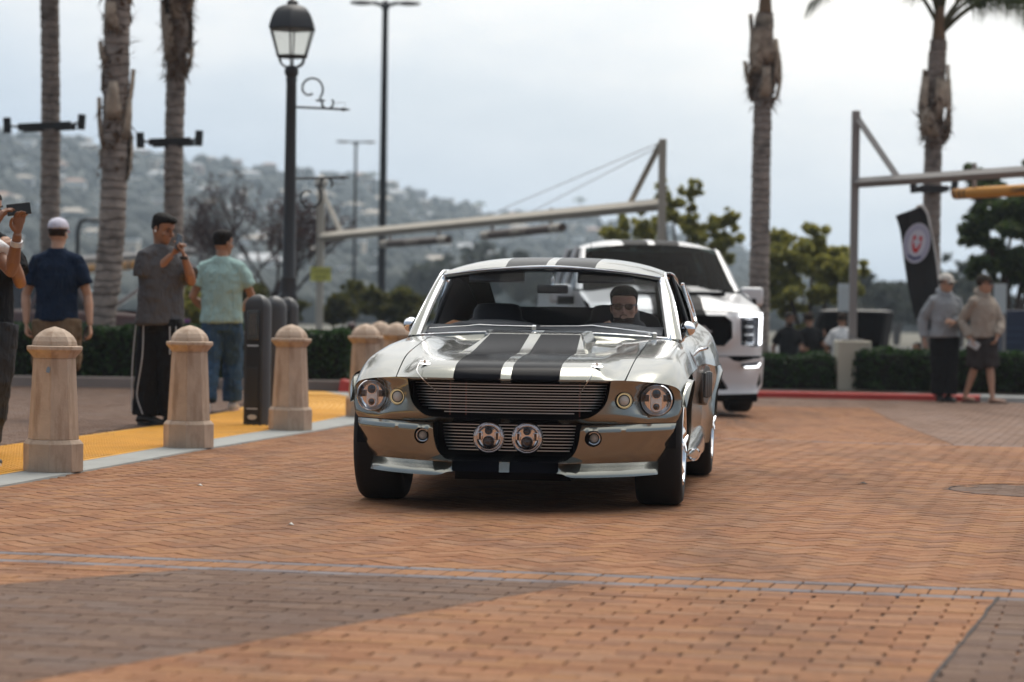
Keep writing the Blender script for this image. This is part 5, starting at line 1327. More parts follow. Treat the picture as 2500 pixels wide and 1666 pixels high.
bgcar('parked_car', 'black car facing the hedge with its hood raised behind the cream block', (6.62, 49.8, lz(6.6, 50)), RA(4), M_BCAR, 4.7, 1.85, 1.40, RA(39), (.34, .82))
q = MB()
tbl = thing('folding_table', 'low pale folding table with cups behind the right hedge', 'table', (5.95, 47.6, lz(6, 47)))
q.box((0, 0, .74), (1.5, .6, .03)); q.build('table_top', M_CREAM, tbl)
for sx in (-1, 1):
    for sy in (-1, 1):
        q = MB(); q.tube([(sx * .68, sy * .25, 0), (sx * .68, sy * .25, .73)], .018, 6); q.build('leg', M_GANT, tbl)
for k, (x, r_, h_) in enumerate(((-.62, .05, .17), (-.18, .045, .20), (.10, .06, .10))):
    q = MB(); q.lathe([(r_ * .8, 0), (r_, h_ * .1), (r_, h_ * .6), (r_ * 1.05, h_ * .62), (r_ * 1.05, h_), (.01, h_)], 16); o = q.build('cup', mat('cup_white', (0.75, 0.74, 0.68), 0.5), None, loc=(5.95 + x, 47.55, lz(6, 47) + .755))
    tag(o, ['tall white cup at the left end of the folding table', 'white tumbler in the middle of the folding table', 'squat white cup right of the tumbler on the folding table'][k], 'cup', 'cups on the folding table')
# ------------------------------------------------------------------ people
def skin(n, c): return mat('skin_' + n, c, .5, spec=.4, var=.10, vscale=18)
SK_L = skin('light', (0.47, 0.27, 0.18)); SK_T = skin('tan', (0.33, 0.165, 0.095)); SK_D = skin('brown', (0.24, 0.115, 0.065))
def cloth(n, c, var=.10): return mat('cloth_' + n, c, .92, spec=.15, var=var, vscale=6, bump=.25, bscale=220, bdist=.002, fold=13.0)
M_HAIRB = mat('hair_black', (0.008, 0.0065, 0.006), .75, spec=.15, bump=.8, bscale=120); M_HAIRBR = mat('hair_brown', (0.030, 0.017, 0.010), .75, spec=.15, bump=.8, bscale=120)
HEADR = [(-.118, .026, .074, .005), (-.108, .044, .090, .03), (-.088, .056, .094, .055), (-.062, .063, .095, .070), (-.032, .069, .093, .086), (-.005, .072, .086, .096), (.012, .073, .087, .099), (.028, .075, .094, .101), (.060, .076, .089, .102), (.088, .067, .072, .090), (.106, .048, .048, .064), (.116, .022, .022, .03), (.119, .004, .004, .006)]
def head_ring(z, w, f, b, k=1.0, n=28, dent=True):
    o = []
    for j in range(n):
        a = 2 * pi * j / n; x, y = cos(a), sin(a)
        xx = w * k * (abs(x) ** .9) * (1 if x > 0 else -1); yy = -(f if y > 0 else b) * k * abs(y) ** .92 * (1 if y > 0 else -1)
        if dent and y > 0 and -.02 < z < .02: yy += .009 * exp(-((abs(xx) - .031) / .016) ** 2)
        o.append(V((xx, yy, z * (k if k > 1 else 1))))
    return o
def basis(fa, pitch=0.0, rollh=0.0):
    return Matrix.Rotation(fa, 3, 'Z') @ Matrix.Rotation(pitch, 3, 'X') @ Matrix.Rotation(rollh, 3, 'Y')
def hand(mb, wrist, d, nrm, side, curl=.35, k=1.0, spread=.0215):
    """palm with four unequal bent fingers and a thumb leaving its side; nrm is the way the palm faces"""
    d = V(d).normalized(); nrm = (V(nrm) - d * V(nrm).dot(d)).normalized(); s = d.cross(nrm).normalized() * side; w = V(wrist)
    mb.tube([w, w + d * .030 * k, w + d * .065 * k, w + d * .095 * k], [.024 * k, .031 * k, .038 * k, .034 * k], 10, flat=.46, up=nrm)
    for i, l in enumerate((.068, .078, .073, .056)):
        p = w + d * .088 * k + s * ((1.5 - i) * spread * k); a = p; dd = d.copy(); pts = [p - d * .02 * k, p]
        for q, seg in enumerate((.42, .33, .25)):
            dd.rotate(Matrix.Rotation((curl * (.75 if q == 0 else 1.0)), 3, d.cross(nrm).normalized()))
            a = a + dd * l * seg * k * 1.05; pts.append(a.copy())
        mb.tube(pts, [.0095 * k, .0098 * k, .009 * k, .0085 * k, .0070 * k], 7)
    t0 = w + d * .022 * k + s * .028 * k; t1 = t0 + (d * .7 + s * .75 + nrm * .25).normalized() * .040 * k; t2 = t1 + (d * .9 + s * .25 + nrm * .5).normalized() * .032 * k; t3 = t2 + (d * .9 - s * .05 + nrm * .5).normalized() * .026 * k
    mb.tube([t0 - s * .01, t0, t1, t2, t3], [.014 * k, .014 * k, .0125 * k, .011 * k, .008 * k], 7)
def person(label, loc, H=1.75, fa=0.0, ha=None, hp=0.0, sk=SK_T, arms=(), legs=None, shirt=None, sleeve='short', hem=.86, loose=1.0, pants=None, pleg=(.105, .095, .08), plen=1.0, shoes=None,
           hair=('short', M_HAIRB), cap=None, beard=None, lean=(0, 0), glasses=False, hood=None, vox=.0085, head_dz=0.0, group=None, cvox=.011, shirt_stripe=None, sole=None, parent=None, hipz=None, pelvis=True, backcap=None):
    k = H / 1.75; o = thing('person', label, 'person', loc, 0, group)
    if ha is None: ha = fa
    B = basis(fa); BH = basis(ha, hp); lx, ly = lean
    def T(x, y, z):                               # torso frame -> unrotated person frame; leans with height
        p = B @ V((x * k, y * k, 0)); f_ = max(0, (z - .9) / .6); return V((p.x + lx * f_, p.y + ly * f_, z * k))
    hz_ = 0.0
    HC = T(0, -.018, 1.632 + head_dz)
    body = MB(); Hd = lambda p: HC + BH @ (V(p) * k)
    body.loft([[Hd(p) for p in head_ring(*r)] for r in HEADR])
    body.tube([Hd((0, -.090, .020)), Hd((0, -.104, -.008)), Hd((0, -.112, -.030)), Hd((0, -.092, -.040))], [.006 * k, .009 * k, .0135 * k, .008 * k], 8)       # nose
    body.ell(Hd((0, -.092, -.061)), (.022 * k, .009 * k, .006 * k), 10, 6, M=BH); body.ell(Hd((0, -.090, -.072)), (.019 * k, .010 * k, .006 * k), 10, 6, M=BH)   # lips
    body.ell(Hd((0, -.088, .024)), (.05 * k, .010 * k, .007 * k), 10, 6, M=BH)                                                                    # brow
    for s in (1, -1):
        body.ell(Hd((s * .076, .012, -.012)), (.009 * k, .020 * k, .031 * k), 10, 8, M=BH); body.ell(Hd((s * .050, -.070, -.030)), (.02 * k, .018 * k, .016 * k), 8, 6, M=BH)
    body.tube([Hd((0, .012, -.06)), T(0, .010, 1.50), T(0, .015, 1.40)], [.056 * k, .056 * k, .075 * k], 14)
    body.loft([[T(w * cos(q), d * sin(q), z) for q in [2 * pi * j / 18 for j in range(18)]] for z, w, d in ((.80, .10, .07), (.90, .14, .09), (1.05, .12, .08), (1.25, .145, .095), (1.38, .15, .085), (1.44, .11, .07))] if legs is not None and pelvis else [[T(w * cos(q), d * sin(q), z) for q in [2 * pi * j / 18 for j in range(18)]] for z, w, d in ((.95, .12, .08), (1.25, .145, .095), (1.38, .15, .085), (1.44, .11, .07))])
    sh_ = MB()
    for a in arms:
        s = a['s']; S = T(s * .172, .005, 1.392); E_ = V(a['e']); Wr = V(a['w'])
        body.tube([T(s * .12, .0, 1.41), S, S.lerp(E_, .5), E_, E_.lerp(Wr, .3), E_.lerp(Wr, .75), Wr], [.05 * k, .055 * k, .047 * k, .040 * k, .043 * k, .032 * k, .026 * k], 12)
        hand(body, Wr, a.get('d', Wr - E_), a.get('n', (0, -1, 0)), a.get('t', 1), a.get('c', .45), k)
        if shirt:
            if sleeve == 'short':
                e_ = S.lerp(E_, a.get('sl', .72)); r = .083 * loose
                sh_.tube([T(s * .09, 0, 1.40), S + V((0, 0, -.008)), S.lerp(e_, .5), e_], [.070 * k * loose, .066 * k * loose, r * k * .88, r * k * .98], 14)
            else:
                r = .066 * loose
                sh_.tube([T(s * .09, 0, 1.40), S, S.lerp(E_, .6), E_, E_.lerp(Wr, .5), E_.lerp(Wr, .92)], [.072 * k * loose, .070 * k * loose, r * k * 1.05, r * k, r * k * .92, r * k * .72], 14)
    if legs:
        for g in legs:
            hp_, kn, an = V(g['h']), V(g['k']), V(g['a']); fd = V((*g.get('f', (0, -1)), 0)).normalized()
            body.tube([hp_ + V((0, 0, .03)), hp_, hp_.lerp(kn, .5), kn, kn.lerp(an, .28), kn.lerp(an, .7), an, an + V((0, 0, -.03))], [.075 * k, .085 * k, .07 * k, .052 * k, .056 * k, .040 * k, .034 * k, .034 * k], 12)
            body.tube([an - fd * .05 + V((0, 0, -.045)), an + fd * .05 + V((0, 0, -.045)), an + fd * .16 + V((0, 0, -.055)), an + fd * .20 + V((0, 0, -.06))], [.030 * k, .036 * k, .034 * k, .02 * k], 8, flat=.7, up=(0, 0, 1))
    bd = body.build('body', sk, o, remesh=vox, smooth=2)
    # eyes, brows
    if not glasses and not (abs(math.atan2(sin(ha), cos(ha))) > 2.0):
        for s in (1, -1):
            e_ = MB(); e_.ell(Hd((s * .031, -.083, .002)), (.013 * k, .006 * k, .0055 * k), 8, 6, M=BH); e_.build('eye', mat('eye', (0.03, 0.02, 0.016), .2), o)
            e_ = MB(); e_.tube([Hd((s * .014, -.098, .022)), Hd((s * .032, -.096, .029)), Hd((s * .050, -.082, .022))], [.004 * k, .005 * k, .003 * k], 6); e_.build('eyebrow', hair[1], o)
    if glasses:
        e_ = MB()
        for s in (1, -1): e_.loft([[Hd((s * .033 + .027 * cos(q) * r_, -.098 + y + abs(s * .033 + .027 * cos(q)) * .18, .0 + .020 * sin(q) * r_)) for q in [2 * pi * j / 14 for j in range(14)]] for y, r_ in ((.004, 1), (-.004, .97))])
        e_.tube([Hd((-.012, -.100, .006)), Hd((.012, -.100, .006))], .004 * k, 6)
        for s in (1, -1): e_.tube([Hd((s * .058, -.086, .010)), Hd((s * .077, -.04, .012)), Hd((s * .080, .012, .006))], .004 * k, 6)
        e_.build('sunglasses', M_LENS, o)
    if beard:
        b = MB(); b.loft([[Hd(p) for p in [(lambda v: V((v.x * 1.05, v.y * 1.04 if v.y < 0 else v.y * .3, v.z - .004)))(q) for q in head_ring(z, w, f, bk)]] for z, w, f, bk in HEADR[0:4]]); 
        b.tube([Hd((-.026, -.094, -.056)), Hd((0, -.100, -.047)), Hd((.026, -.094, -.056))], .005 * k, 6); b.ell(Hd((0, -.093, -.088)), (.016 * k, .008 * k, .012 * k), 8, 6, M=BH); b.build('beard', beard, o, remesh=.006, smooth=1)
    if hair and hair[0]:
        b = MB(); R_ = []
        if hair[0] in ('short', 'fade', 'top'):
            for z, w, f, bk in (HEADR[4:8] if cap else HEADR[4:]):
                kk = 1.13 if z > .03 else 1.10
                fr = f * (1.12 if z > .062 else .97 if z > .05 else .42); 
                R_.append([Hd(p) for p in head_ring(z * 1.05 + (.005 if hair[0] == 'short' else .007), w * kk, fr, bk * kk, 1, 28, False)])
            b.loft(R_)
            if hair[0] == 'top': b.ell(Hd((0, -.035, .092)), (.068 * k, .078 * k, .034 * k), 18, 8, M=BH)
        elif hair[0] == 'long':
            for z, w, f, bk in [(-.24, .07, .0, .10)] + HEADR[3:]:
                R_.append([Hd(p) for p in head_ring(z * 1.05, w * 1.10, f * (1.06 if z > .062 else .35), bk * 1.12, 1, 28, False)])
            b.loft(R_)
        b.build('hair', hair[1], o, remesh=.008, smooth=1, wr=.010, wrs=.03)
    if cap:
        b = MB(); R_ = []
        for z, w, f, bk in [(.030, .078, .095, .103), (.045, .079, .094, .104)] + HEADR[8:]: R_.append([Hd(p) for p in head_ring(z * 1.12 + .004, w * 1.14, f * 1.12, bk * 1.13, 1, 28, False)])
        b.loft(R_); cp_ = b.build('cap', cap[0], o, sharp=0)
        b = MB(); br = []
        for t in [j / 8 - .5 for j in range(9)]:
            a_ = t * 2.3; br.append([Hd((sin(a_) * .078, -cos(a_) * .085 - .01, .040 - .018 * (2 * t) ** 2)), Hd((sin(a_) * .086, -cos(a_) * .150 - .02, .034 - .030 * (2 * t) ** 2))])
        b.grid(br); b.build('brim', cap[1], cp_, solid=.005)
        if cap[2:]:                               # snapback opening at the back with its strap
            b = MB(); b.add([Hd((.032 * cos(q), .117 - .010 * abs(cos(q)) - .004 * sin(q), .040 + .030 * max(0, sin(q)))) + BH @ V((0, .004, 0)) for q in [pi * j / 10 for j in range(11)]], [tuple(range(11))]); b.build('opening', hair[1], cp_, fixn=True)
            for j in range(6):
                a_ = pi / 3 * j + .5; b = MB(); b.tube([Hd((sin(a_) * .090, cos(a_) * .118, .05)), Hd((sin(a_) * .078, cos(a_) * .100, .102)), Hd((sin(a_) * .022, cos(a_) * .03, .136))], .0022, 5); b.build('seam', cap[2], cp_)
    if shirt:
        L2 = loose; hz = hem / k if False else hem
        def tring(z, w, d, fold=0.0, ph=0.0): return [T(w * L2 * cos(q) * (1 + fold * sin(7 * q + ph)), d * L2 * sin(q) * (1 + fold * sin(5 * q + ph)), z) for q in [2 * pi * j / 40 for j in range(40)]]
        sh_.loft([tring(hz, .185, .135, .035, 1), tring(hz + .02, .188, .137, .03, 1), tring(lerp(hz, 1.1, .5), .180, .130, .025, .6), tring(1.10, .176, .126, .012, .3), tring(1.25, .186, .130), tring(1.34, .184, .122), tring(1.41, .150, .092), tring(1.462, .095, .076), tring(1.492, .070, .066)])
        so_ = sh_.build('shirt' if sleeve == 'short' else 'hoodie', shirt, o, remesh=cvox, smooth=3, wr=.034 * loose, wrs=.13)
        b = MB(); b.tube([T(.062 * cos(q) * 1.1, .060 * sin(q) * 1.1 - .005, 1.492 - .020 * (sin(q) < 0) * abs(sin(q))) for q in [2 * pi * j / 24 for j in range(25)]], .009 * k, 6, caps=False); b.build('collar', shirt, o)
        if hood:
            b = MB(); b.tube([T(.085 * cos(q), .075 * sin(q) + .01, 1.50 + .035 * sin(q)) for q in [2 * pi * j / 24 for j in range(25)]], [(.034 + .022 * max(0, sin(2 * pi * j / 24))) * k for j in range(25)], 10, caps=False); b.build('hood', shirt, o, remesh=.010, smooth=2)
            b = MB(); b.tube([T(-.10, -.137 * L2, 1.16), T(-.12, -.137 * L2, .98), T(.12, -.137 * L2, .98), T(.10, -.137 * L2, 1.16)], .006 * k, 5); b.build('pocket', shirt, o)
    if pants and legs:
        b = MB()
        hipc = [V(g['h']) for g in legs]; c = sum(hipc, V((0, 0, 0))) / len(hipc)
        if pelvis: b.loft([[V((c.x, c.y, 0)) + (B @ V((w * k * cos(q), d * k * sin(q), 0))) + V((0, 0, c.z + dz * k)) for q in [2 * pi * j / 24 for j in range(24)]] for dz, w, d in ((-.10, .15, .11), (0, .175, .13), (.08, .170, .125), (.17, .152, .112), (.19, .150, .110))])
        for g in legs:
            hp_, kn, an = V(g['h']), V(g['k']), V(g['a']); e_ = kn.lerp(an, max(0, plen)) if plen > 0 else hp_.lerp(kn, 1 + plen)
            if plen > 0:
                pts = [hp_, hp_.lerp(kn, .5), kn, kn.lerp(e_, .5), e_]; rr = [pleg[0] * 1.02, pleg[0], pleg[1], lerp(pleg[1], pleg[2], .5), pleg[2]]
            else: pts = [hp_, hp_.lerp(e_, .5), e_]; rr = [pleg[0] * 1.02, pleg[0], pleg[1]]
            b.tube(pts, [q * k for q in rr], 18)
        b.build('trousers' if plen > .6 else 'shorts', pants, o, remesh=cvox, smooth=3, wr=.034, wrs=.11)
    if shoes and legs:
        for g in legs:
            an = V(g['a']); fd = V((*g.get('f', (0, -1)), 0)).normalized(); sd = V((-fd.y, fd.x, 0)); zb_ = g.get('sz', 0.0)
            b = MB(); R_ = []
            for t, w, h in ((-.085, .030, .06), (-.075, .040, .085), (-.02, .044, .105), (.05, .045, .095), (.11, .050, .070), (.165, .048, .055), (.20, .035, .045), (.212, .012, .03)):
                p = V((an.x, an.y, zb_)) + fd * t * k; R_.append([p + sd * (w * k * cos(q)) + V((0, 0, .012 + max(0, (h * k - .012) * (.5 + .5 * sin(q)) * 1.0))) for q in [2 * pi * j / 14 for j in range(14)]])
            b.loft(R_); s_o = b.build('shoe', shoes, o, remesh=.008, smooth=1)
            b = MB(); b.loft([[V((an.x, an.y, zb_)) + fd * (.064 * k + .150 * k * cos(q)) + sd * (.050 * k * sin(q)) + V((0, 0, z)) for q in [2 * pi * j / 20 for j in range(20)]] for z in (0.002, .024)]); b.build('sole', sole or shoes, s_o)
    return o
def phone_at(p, label, rot, dims=(.075, .009, .15), M=None):
    b = MB(); b.box((0, 0, 0), dims); o = b.build('phone', mat('phone_black', (0.008, 0.008, 0.010), .15, coat=.5), None, loc=p, bevel=.003)
    o.rotation_euler = rot; return tag(o, label, 'phone')
# man in grey photographing with his phone
PX = -3.055; PY = 22.75
C_GREY = cloth('grey_tee', (0.085, 0.083, 0.088)); C_BLK = cloth('black', (0.010, 0.010, 0.011)); C_NAVY = cloth('navy_tee', (0.008, 0.018, 0.042)); C_TEAL = cloth('mint_tee', (0.33, 0.47, 0.44), .03); C_WHITE = cloth('white_tee', (0.72, 0.71, 0.70))
C_KHAKI = cloth('khaki', (0.185, 0.125, 0.075), .15); C_DENIM = cloth('denim', (0.040, 0.085, 0.155), .45); C_DGREY = cloth('dark_denim', (0.035, 0.036, 0.040), .35)
fa = RA(52)
p_ = person('man in a baggy grey tee and striped black track trousers photographing with a phone', (PX, PY, .012), 1.83, fa, RA(58), .32, SK_T,
    arms=(dict(s=-1, e=(-.115, -.13, 1.255), w=(.115, -.165, 1.475), d=(.55, -.05, .83), n=(.9, -.2, -.1), t=1, c=.62, sl=.80), dict(s=1, e=(.275, -.03, 1.25), w=(.215, -.135, 1.475), d=(-.25, -.1, .96), n=(-.9, -.1, .0), t=1, c=.62, sl=.80)),
    legs=(dict(h=(-.075, .03, .92), k=(-.105, .0, .48), a=(-.12, .02, .075), f=(.75, -.55)), dict(h=(.08, -.03, .92), k=(.105, -.05, .48), a=(.125, -.02, .075), f=(.9, -.45))),
    shirt=C_GREY, loose=1.20, hem=.835, pants=C_BLK, pleg=(.112, .104, .112), plen=.97, shoes=mat('shoe_black', (.01, .01, .01), .5), hair=('top', M_HAIRB), vox=.0065)
M_PIPE = mat('piping', (0.42, 0.42, 0.42), .8)
for pts in ([(-.205, -.03, .88), (-.222, -.075, .60), (-.228, -.085, .35), (-.226, -.08, .12)], [(-.125, -.145, .88), (-.128, -.165, .60), (-.165, -.155, .35), (-.170, -.15, .24), (-.12, -.16, .10)], [(.105, -.162, .86), (.112, -.185, .62)], [(.155, -.135, .86), (.165, -.165, .62), (.19, -.165, .5)]):
    b = MB(); b.tube(crom(pts, 4), .0055, 6); b.build('piping', M_PIPE, p_)
b = MB(); b.tube([(.213, -.135, 1.440), (.215, -.137, 1.465)], .036, 14); b.build('wrist_watch', M_BLK, p_)
b = MB(); b.ell((-.040, -.088, 1.682), (.008, .008, .012), 8, 6); b.build('earbud', mat('earbud', (.8, .8, .8), .3), p_)
phone_at((PX + .175, PY - .185, .012 + 1.585), 'black phone held up by the man in grey', (RA(-8), RA(22), RA(58)))
# man in navy from behind
q_ = person('man in navy tee khaki shorts and white mesh cap seen from behind', (-4.10, 23.6, .012), 1.80, RA(178), RA(172), .0, SK_L,
    arms=(dict(s=1, e=(-.285, .02, 1.12), w=(-.265, -.05, .86), d=(.08, -.1, -1), n=(1, 0, 0), t=-1, c=.75, sl=.70), dict(s=-1, e=(.270, .03, 1.12), w=(.305, -.04, .86), d=(.12, -.15, -1), n=(-1, 0, 0), t=1, c=.7, sl=.70)),
    legs=(dict(h=(-.09, 0, .90), k=(-.10, .02, .49), a=(-.10, .09, .09), f=(-.1, 1)), dict(h=(.09, 0, .90), k=(.115, -.05, .49), a=(.12, -.16, .10), f=(.1, 1))),
    shirt=C_NAVY, loose=1.03, hem=.86, pants=C_KHAKI, pleg=(.125, .120, .10), plen=.10, shoes=mat('shoe_tan', (.2, .15, .11), .7), hair=('short', M_HAIRBR), cap=(cloth('cap_white', (.62, .60, .68)), cloth('cap_red', (.35, .05, .05)), cloth('cap_seam', (.42, .40, .48))))
phone_at((-4.10 + .27, 23.53, .79), 'dark phone in the lowered right hand of the man in navy', (RA(10), RA(5), RA(80)), (.07, .010, .14))
# man in mint green from behind
person('man in mint green tee and blue jeans walking away', (-2.87, 25.9, .012), 1.79, RA(170), RA(140), .05, SK_T,
    arms=(dict(s=1, e=(-.295, .03, 1.13), w=(-.16, .20, .98), d=(.5, .6, -.3), n=(0, 1, 0), t=-1, c=.5, sl=.62), dict(s=-1, e=(.295, .04, 1.13), w=(.16, .22, 1.0), d=(-.5, .6, -.2), n=(0, 1, 0), t=1, c=.5, sl=.62)),
    legs=(dict(h=(-.085, 0, .90), k=(-.11, .02, .49), a=(-.13, -.10, .10), f=(-.15, 1), sz=.0), dict(h=(.085, 0, .90), k=(.10, .16, .50), a=(.10, .18, .09), f=(.05, 1))),
    shirt=C_TEAL, loose=1.13, hem=.86, pants=C_DENIM, pleg=(.110, .098, .092), plen=.97, shoes=mat('shoe_white', (.5, .47, .45), .6), sole=mat('sole_pink', (.55, .42, .42), .7), hair=('short', M_HAIRB))
# two men at the left edge
person('man in white tee and black cap filming with a phone at the left edge', (-3.54, 16.8, .012), 1.86, RA(62), RA(66), .12, SK_D,
    arms=(dict(s=-1, e=(.10, -.20, 1.30), w=(.27, -.22, 1.53), d=(.45, .0, .85), n=(.9, .3, 0), t=1, c=.6, sl=.62), dict(s=1, e=(.335, -.04, 1.24), w=(.395, -.17, 1.48), d=(.1, -.1, .98), n=(.5, -.6, .1), t=-1, c=.55, sl=.62)),
    legs=(dict(h=(-.06, .05, .92), k=(-.04, .0, .49), a=(-.03, .02, .085), f=(.8, -.5)), dict(h=(.05, -.05, .92), k=(.08, -.05, .49), a=(.115, -.08, .085), f=(.85, -.5))),
    shirt=C_WHITE, loose=1.10, hem=.86, pants=C_BLK, pleg=(.115, .115, .105), plen=.95, shoes=mat('sneaker_black', (.012, .012, .014), .5), sole=mat('sole_white', (.6, .6, .6), .6), hair=('short', M_HAIRB), cap=(cloth('cap_black', (.012, .012, .014)), cloth('brim_brown', (.05, .028, .022))), vox=.006, beard=M_HAIRB)
a = W(46, 511, 16.6); phone_at((a.x, a.y, a.z), 'black phone held sideways by the man at the left edge', (RA(4), RA(82), RA(12)))
o = [q for q in bpy.data.objects if q.get('label', '').startswith('man in white tee')][0]
b = MB(); b.tube([(.381, -.133, 1.405), (.387, -.148, 1.435)], .038, 14); b.build('wrist_watch', mat('watch_white', (.55, .54, .55), .4), o)
person('man in black tee and baggy dark jeans behind the filming man at left', (-3.60, 17.9, .012), 1.80, RA(40), RA(60), .1, SK_T,
    arms=(dict(s=-1, e=(-.27, -.05, 1.14), w=(-.05, -.22, 1.16), d=(1, -.1, .1), n=(0, 1, 0), t=1, c=.5), dict(s=1, e=(.245, -.03, 1.17), w=(.215, -.17, 1.36), d=(-.3, -.1, .8), n=(-.6, .5, 0), t=-1, c=.6)),
    legs=(dict(h=(-.08, 0, .90), k=(-.10, 0, .49), a=(-.11, .02, .085), f=(.4, -1)), dict(h=(.08, 0, .90), k=(.06, -.05, .50), a=(-.02, .06, .085), f=(.6, -1))),
    shirt=C_BLK, loose=1.10, hem=.80, pants=C_DGREY, pleg=(.145, .135, .12), plen=.97, shoes=MATS['shoe_black'], hair=('short', M_HAIRB))
# two hooded men at right
HX, HY = 5.98, 36.25; hzz = gz(HX, HY)
C_HG = cloth('hoodie_grey', (0.30, 0.315, 0.33), .12); C_HT = cloth('hoodie_tan', (0.35, 0.30, 0.25), .12)
person('man in grey hoodie black trousers and white cap walking past the banner', (HX, HY, hzz), 1.76, RA(22), RA(48), .05, SK_L,
    arms=(dict(s=-1, e=(-.30, .04, 1.13), w=(-.285, -.02, .86), d=(.05, -.1, -1), n=(1, 0, 0), t=1, c=.6), dict(s=1, e=(.235, .03, 1.11), w=(.10, -.20, 1.10), d=(-.8, -.4, .2), n=(0, .6, -.4), t=1, c=.7)),
    legs=(dict(h=(-.08, 0, .90), k=(-.07, -.04, .49), a=(-.05, .02, .09), f=(.1, -1)), dict(h=(.08, 0, .90), k=(.07, -.02, .49), a=(.06, -.03, .09), f=(.3, -1))),
    shirt=C_HG, sleeve='long', loose=1.16, hem=.89, hood=True, pants=C_BLK, pleg=(.125, .12, .12), plen=.97, shoes=MATS['shoe_black'], hair=('short', M_HAIRBR), cap=(cloth('cap_cream', (.62, .58, .52)), cloth('cap_cream', (.62, .58, .52))), glasses=True, group='men strolling at right')
p_ = person('man in tan hoodie dark shorts and sandals looking to the right', (6.46, 36.0, gz(6.46, 36)), 1.75, RA(40), RA(78), .0, SK_L,
    arms=(dict(s=-1, e=(-.285, .02, 1.12), w=(-.20, -.13, .89), d=(.3, -.3, -.9), n=(1, 0, 0), t=1, c=.65), dict(s=1, e=(.25, .06, 1.10), w=(.18, -.12, .92), d=(-.3, -.4, -.8), n=(-1, 0, 0), t=1, c=.6)),
    legs=(dict(h=(-.08, 0, .90), k=(-.10, .0, .49), a=(-.20, .12, .10), f=(.5, -.9)), dict(h=(.08, 0, .90), k=(.10, -.05, .49), a=(.13, -.10, .085), f=(.9, -.5))),
    shirt=C_HT, sleeve='long', loose=1.14, hem=.90, hood=True, pants=cloth('shorts_dark', (0.04, 0.033, 0.032), .3), pleg=(.125, .13, .1), plen=.02, shoes=None, hair=('short', M_HAIRBR), cap=(cloth('cap_olive', (.05, .042, .032)), cloth('cap_olive', (.05, .042, .032))), glasses=True, group='men strolling at right')
for x, y in ((-.14, .02), (.21, -.14)):
    b = MB(); b.box((x, y, .014), (.25, .10, .022), rot=RA(-38)); b.build('sandal', mat('sandal', (.05, .03, .025), .7), p_, bevel=.008)
b = MB(); b.box((6.46 - .15, 35.84, gz(6.46, 36) + .80), (.16, .05, .10), M=Matrix.Rotation(.5, 3, 'Y')); tag(b.build('magazine', mat('paper_pale', (.5, .52, .53), .6), None, bevel=.01), 'crumpled pale leaflet in the hand of the man in tan hoodie', 'leaflet')
# men by the open black car
for (x, y, lab, fa_, ha_, sh, pa, hr, sk_, bd, ar) in (
    (5.17, 49.0, 'bearded man in black tee and pale trousers beside the pickup', 25, 30, C_BLK, cloth('pale_blue', (.42, .46, .62)), ('short', M_HAIRB), SK_D, M_HAIRB, (dict(s=-1, e=(-.29, 0, 1.10), w=(-.27, -.08, .85), n=(1, 0, 0)), dict(s=1, e=(.25, 0, 1.10), w=(.22, -.22, 1.06), d=(.6, -.6, .1), n=(0, 1, 0)))),
    (5.60, 49.4, 'man in black polo and grey shorts with his back turned', 195, 160, C_BLK, cloth('grey_short', (.20, .185, .18)), ('fade', M_HAIRBR), SK_T, None, (dict(s=1, e=(-.27, .02, 1.10), w=(-.22, .15, .9), n=(1, 0, 0)), dict(s=-1, e=(.28, .03, 1.15), w=(.30, .16, 1.30), d=(.2, .3, .9), n=(-1, 0, 0)))),
    (6.17, 49.0, 'man in white tee and jeans looking into the open engine bay', 190, 170, C_WHITE, C_DENIM, ('fade', M_HAIRBR), SK_T, None, (dict(s=1, e=(-.28, .06, 1.10), w=(-.25, .20, .9), n=(1, 0, 0)), dict(s=-1, e=(.26, .06, 1.10), w=(.2, .25, .95), n=(-1, 0, 0))))):
    person(lab, (x, y, lz(x, y)), 1.76, RA(fa_), RA(ha_), .1, sk_, arms=ar, legs=(dict(h=(-.08, 0, .90), k=(-.10, -.01, .49), a=(-.11, 0, .09)), dict(h=(.08, 0, .90), k=(.10, -.01, .49), a=(.11, 0, .09))),
           shirt=sh, loose=1.08, pants=pa, pleg=(.11, .10, .09), plen=.95, shoes=MATS['shoe_black'], hair=hr, beard=bd, vox=.011, cvox=.014, group='men by the open car')
ch = thing('folding_chair', 'folding chair under the woman in white behind the hedge', 'chair', (7.52, 48.6, lz(7.5, 48)))
b = MB(); b.box((0, 0, .44), (.46, .44, .03)); b.build('seat', M_NAVYC if 'M_NAVYC' in globals() else M_BLK, ch); b = MB(); b.box((.0, .23, .72), (.46, .02, .28)); b.build('backrest', M_BLK, ch)
for sx in (-1, 1):
    for sy in (-1, 1):
        b = MB(); b.tube([(sx * .21, sy * .20, 0), (sx * .21, sy * .20, .43)], .012, 6); b.build('leg', M_GANT, ch)
person('dark haired woman in white top sitting behind the right hedge', (7.52, 48.55, lz(7.5, 48) - .42), 1.66, RA(-70), RA(-60), .15, SK_T,
    arms=(dict(s=-1, e=(-.05, -.22, 1.08), w=(-.25, -.15, 1.02), d=(-1, 0, 0), n=(0, 0, -1)), dict(s=1, e=(.0, .22, 1.08), w=(-.25, .12, 1.02), d=(-1, 0, 0), n=(0, 0, -1))),
    legs=(dict(h=(-.02, -.09, .92), k=(-.42, -.10, .93), a=(-.45, -.10, .50), f=(-1, 0), sz=.42), dict(h=(-.02, .09, .92), k=(-.42, .10, .93), a=(-.45, .10, .50), f=(-1, 0), sz=.42)),
    shirt=C_WHITE, loose=1.0, hem=.90, pants=C_NAVY, pleg=(.09, .075, .06), plen=.95, shoes=MATS['shoe_black'], hair=('long', M_HAIRB), vox=.011, cvox=.014)
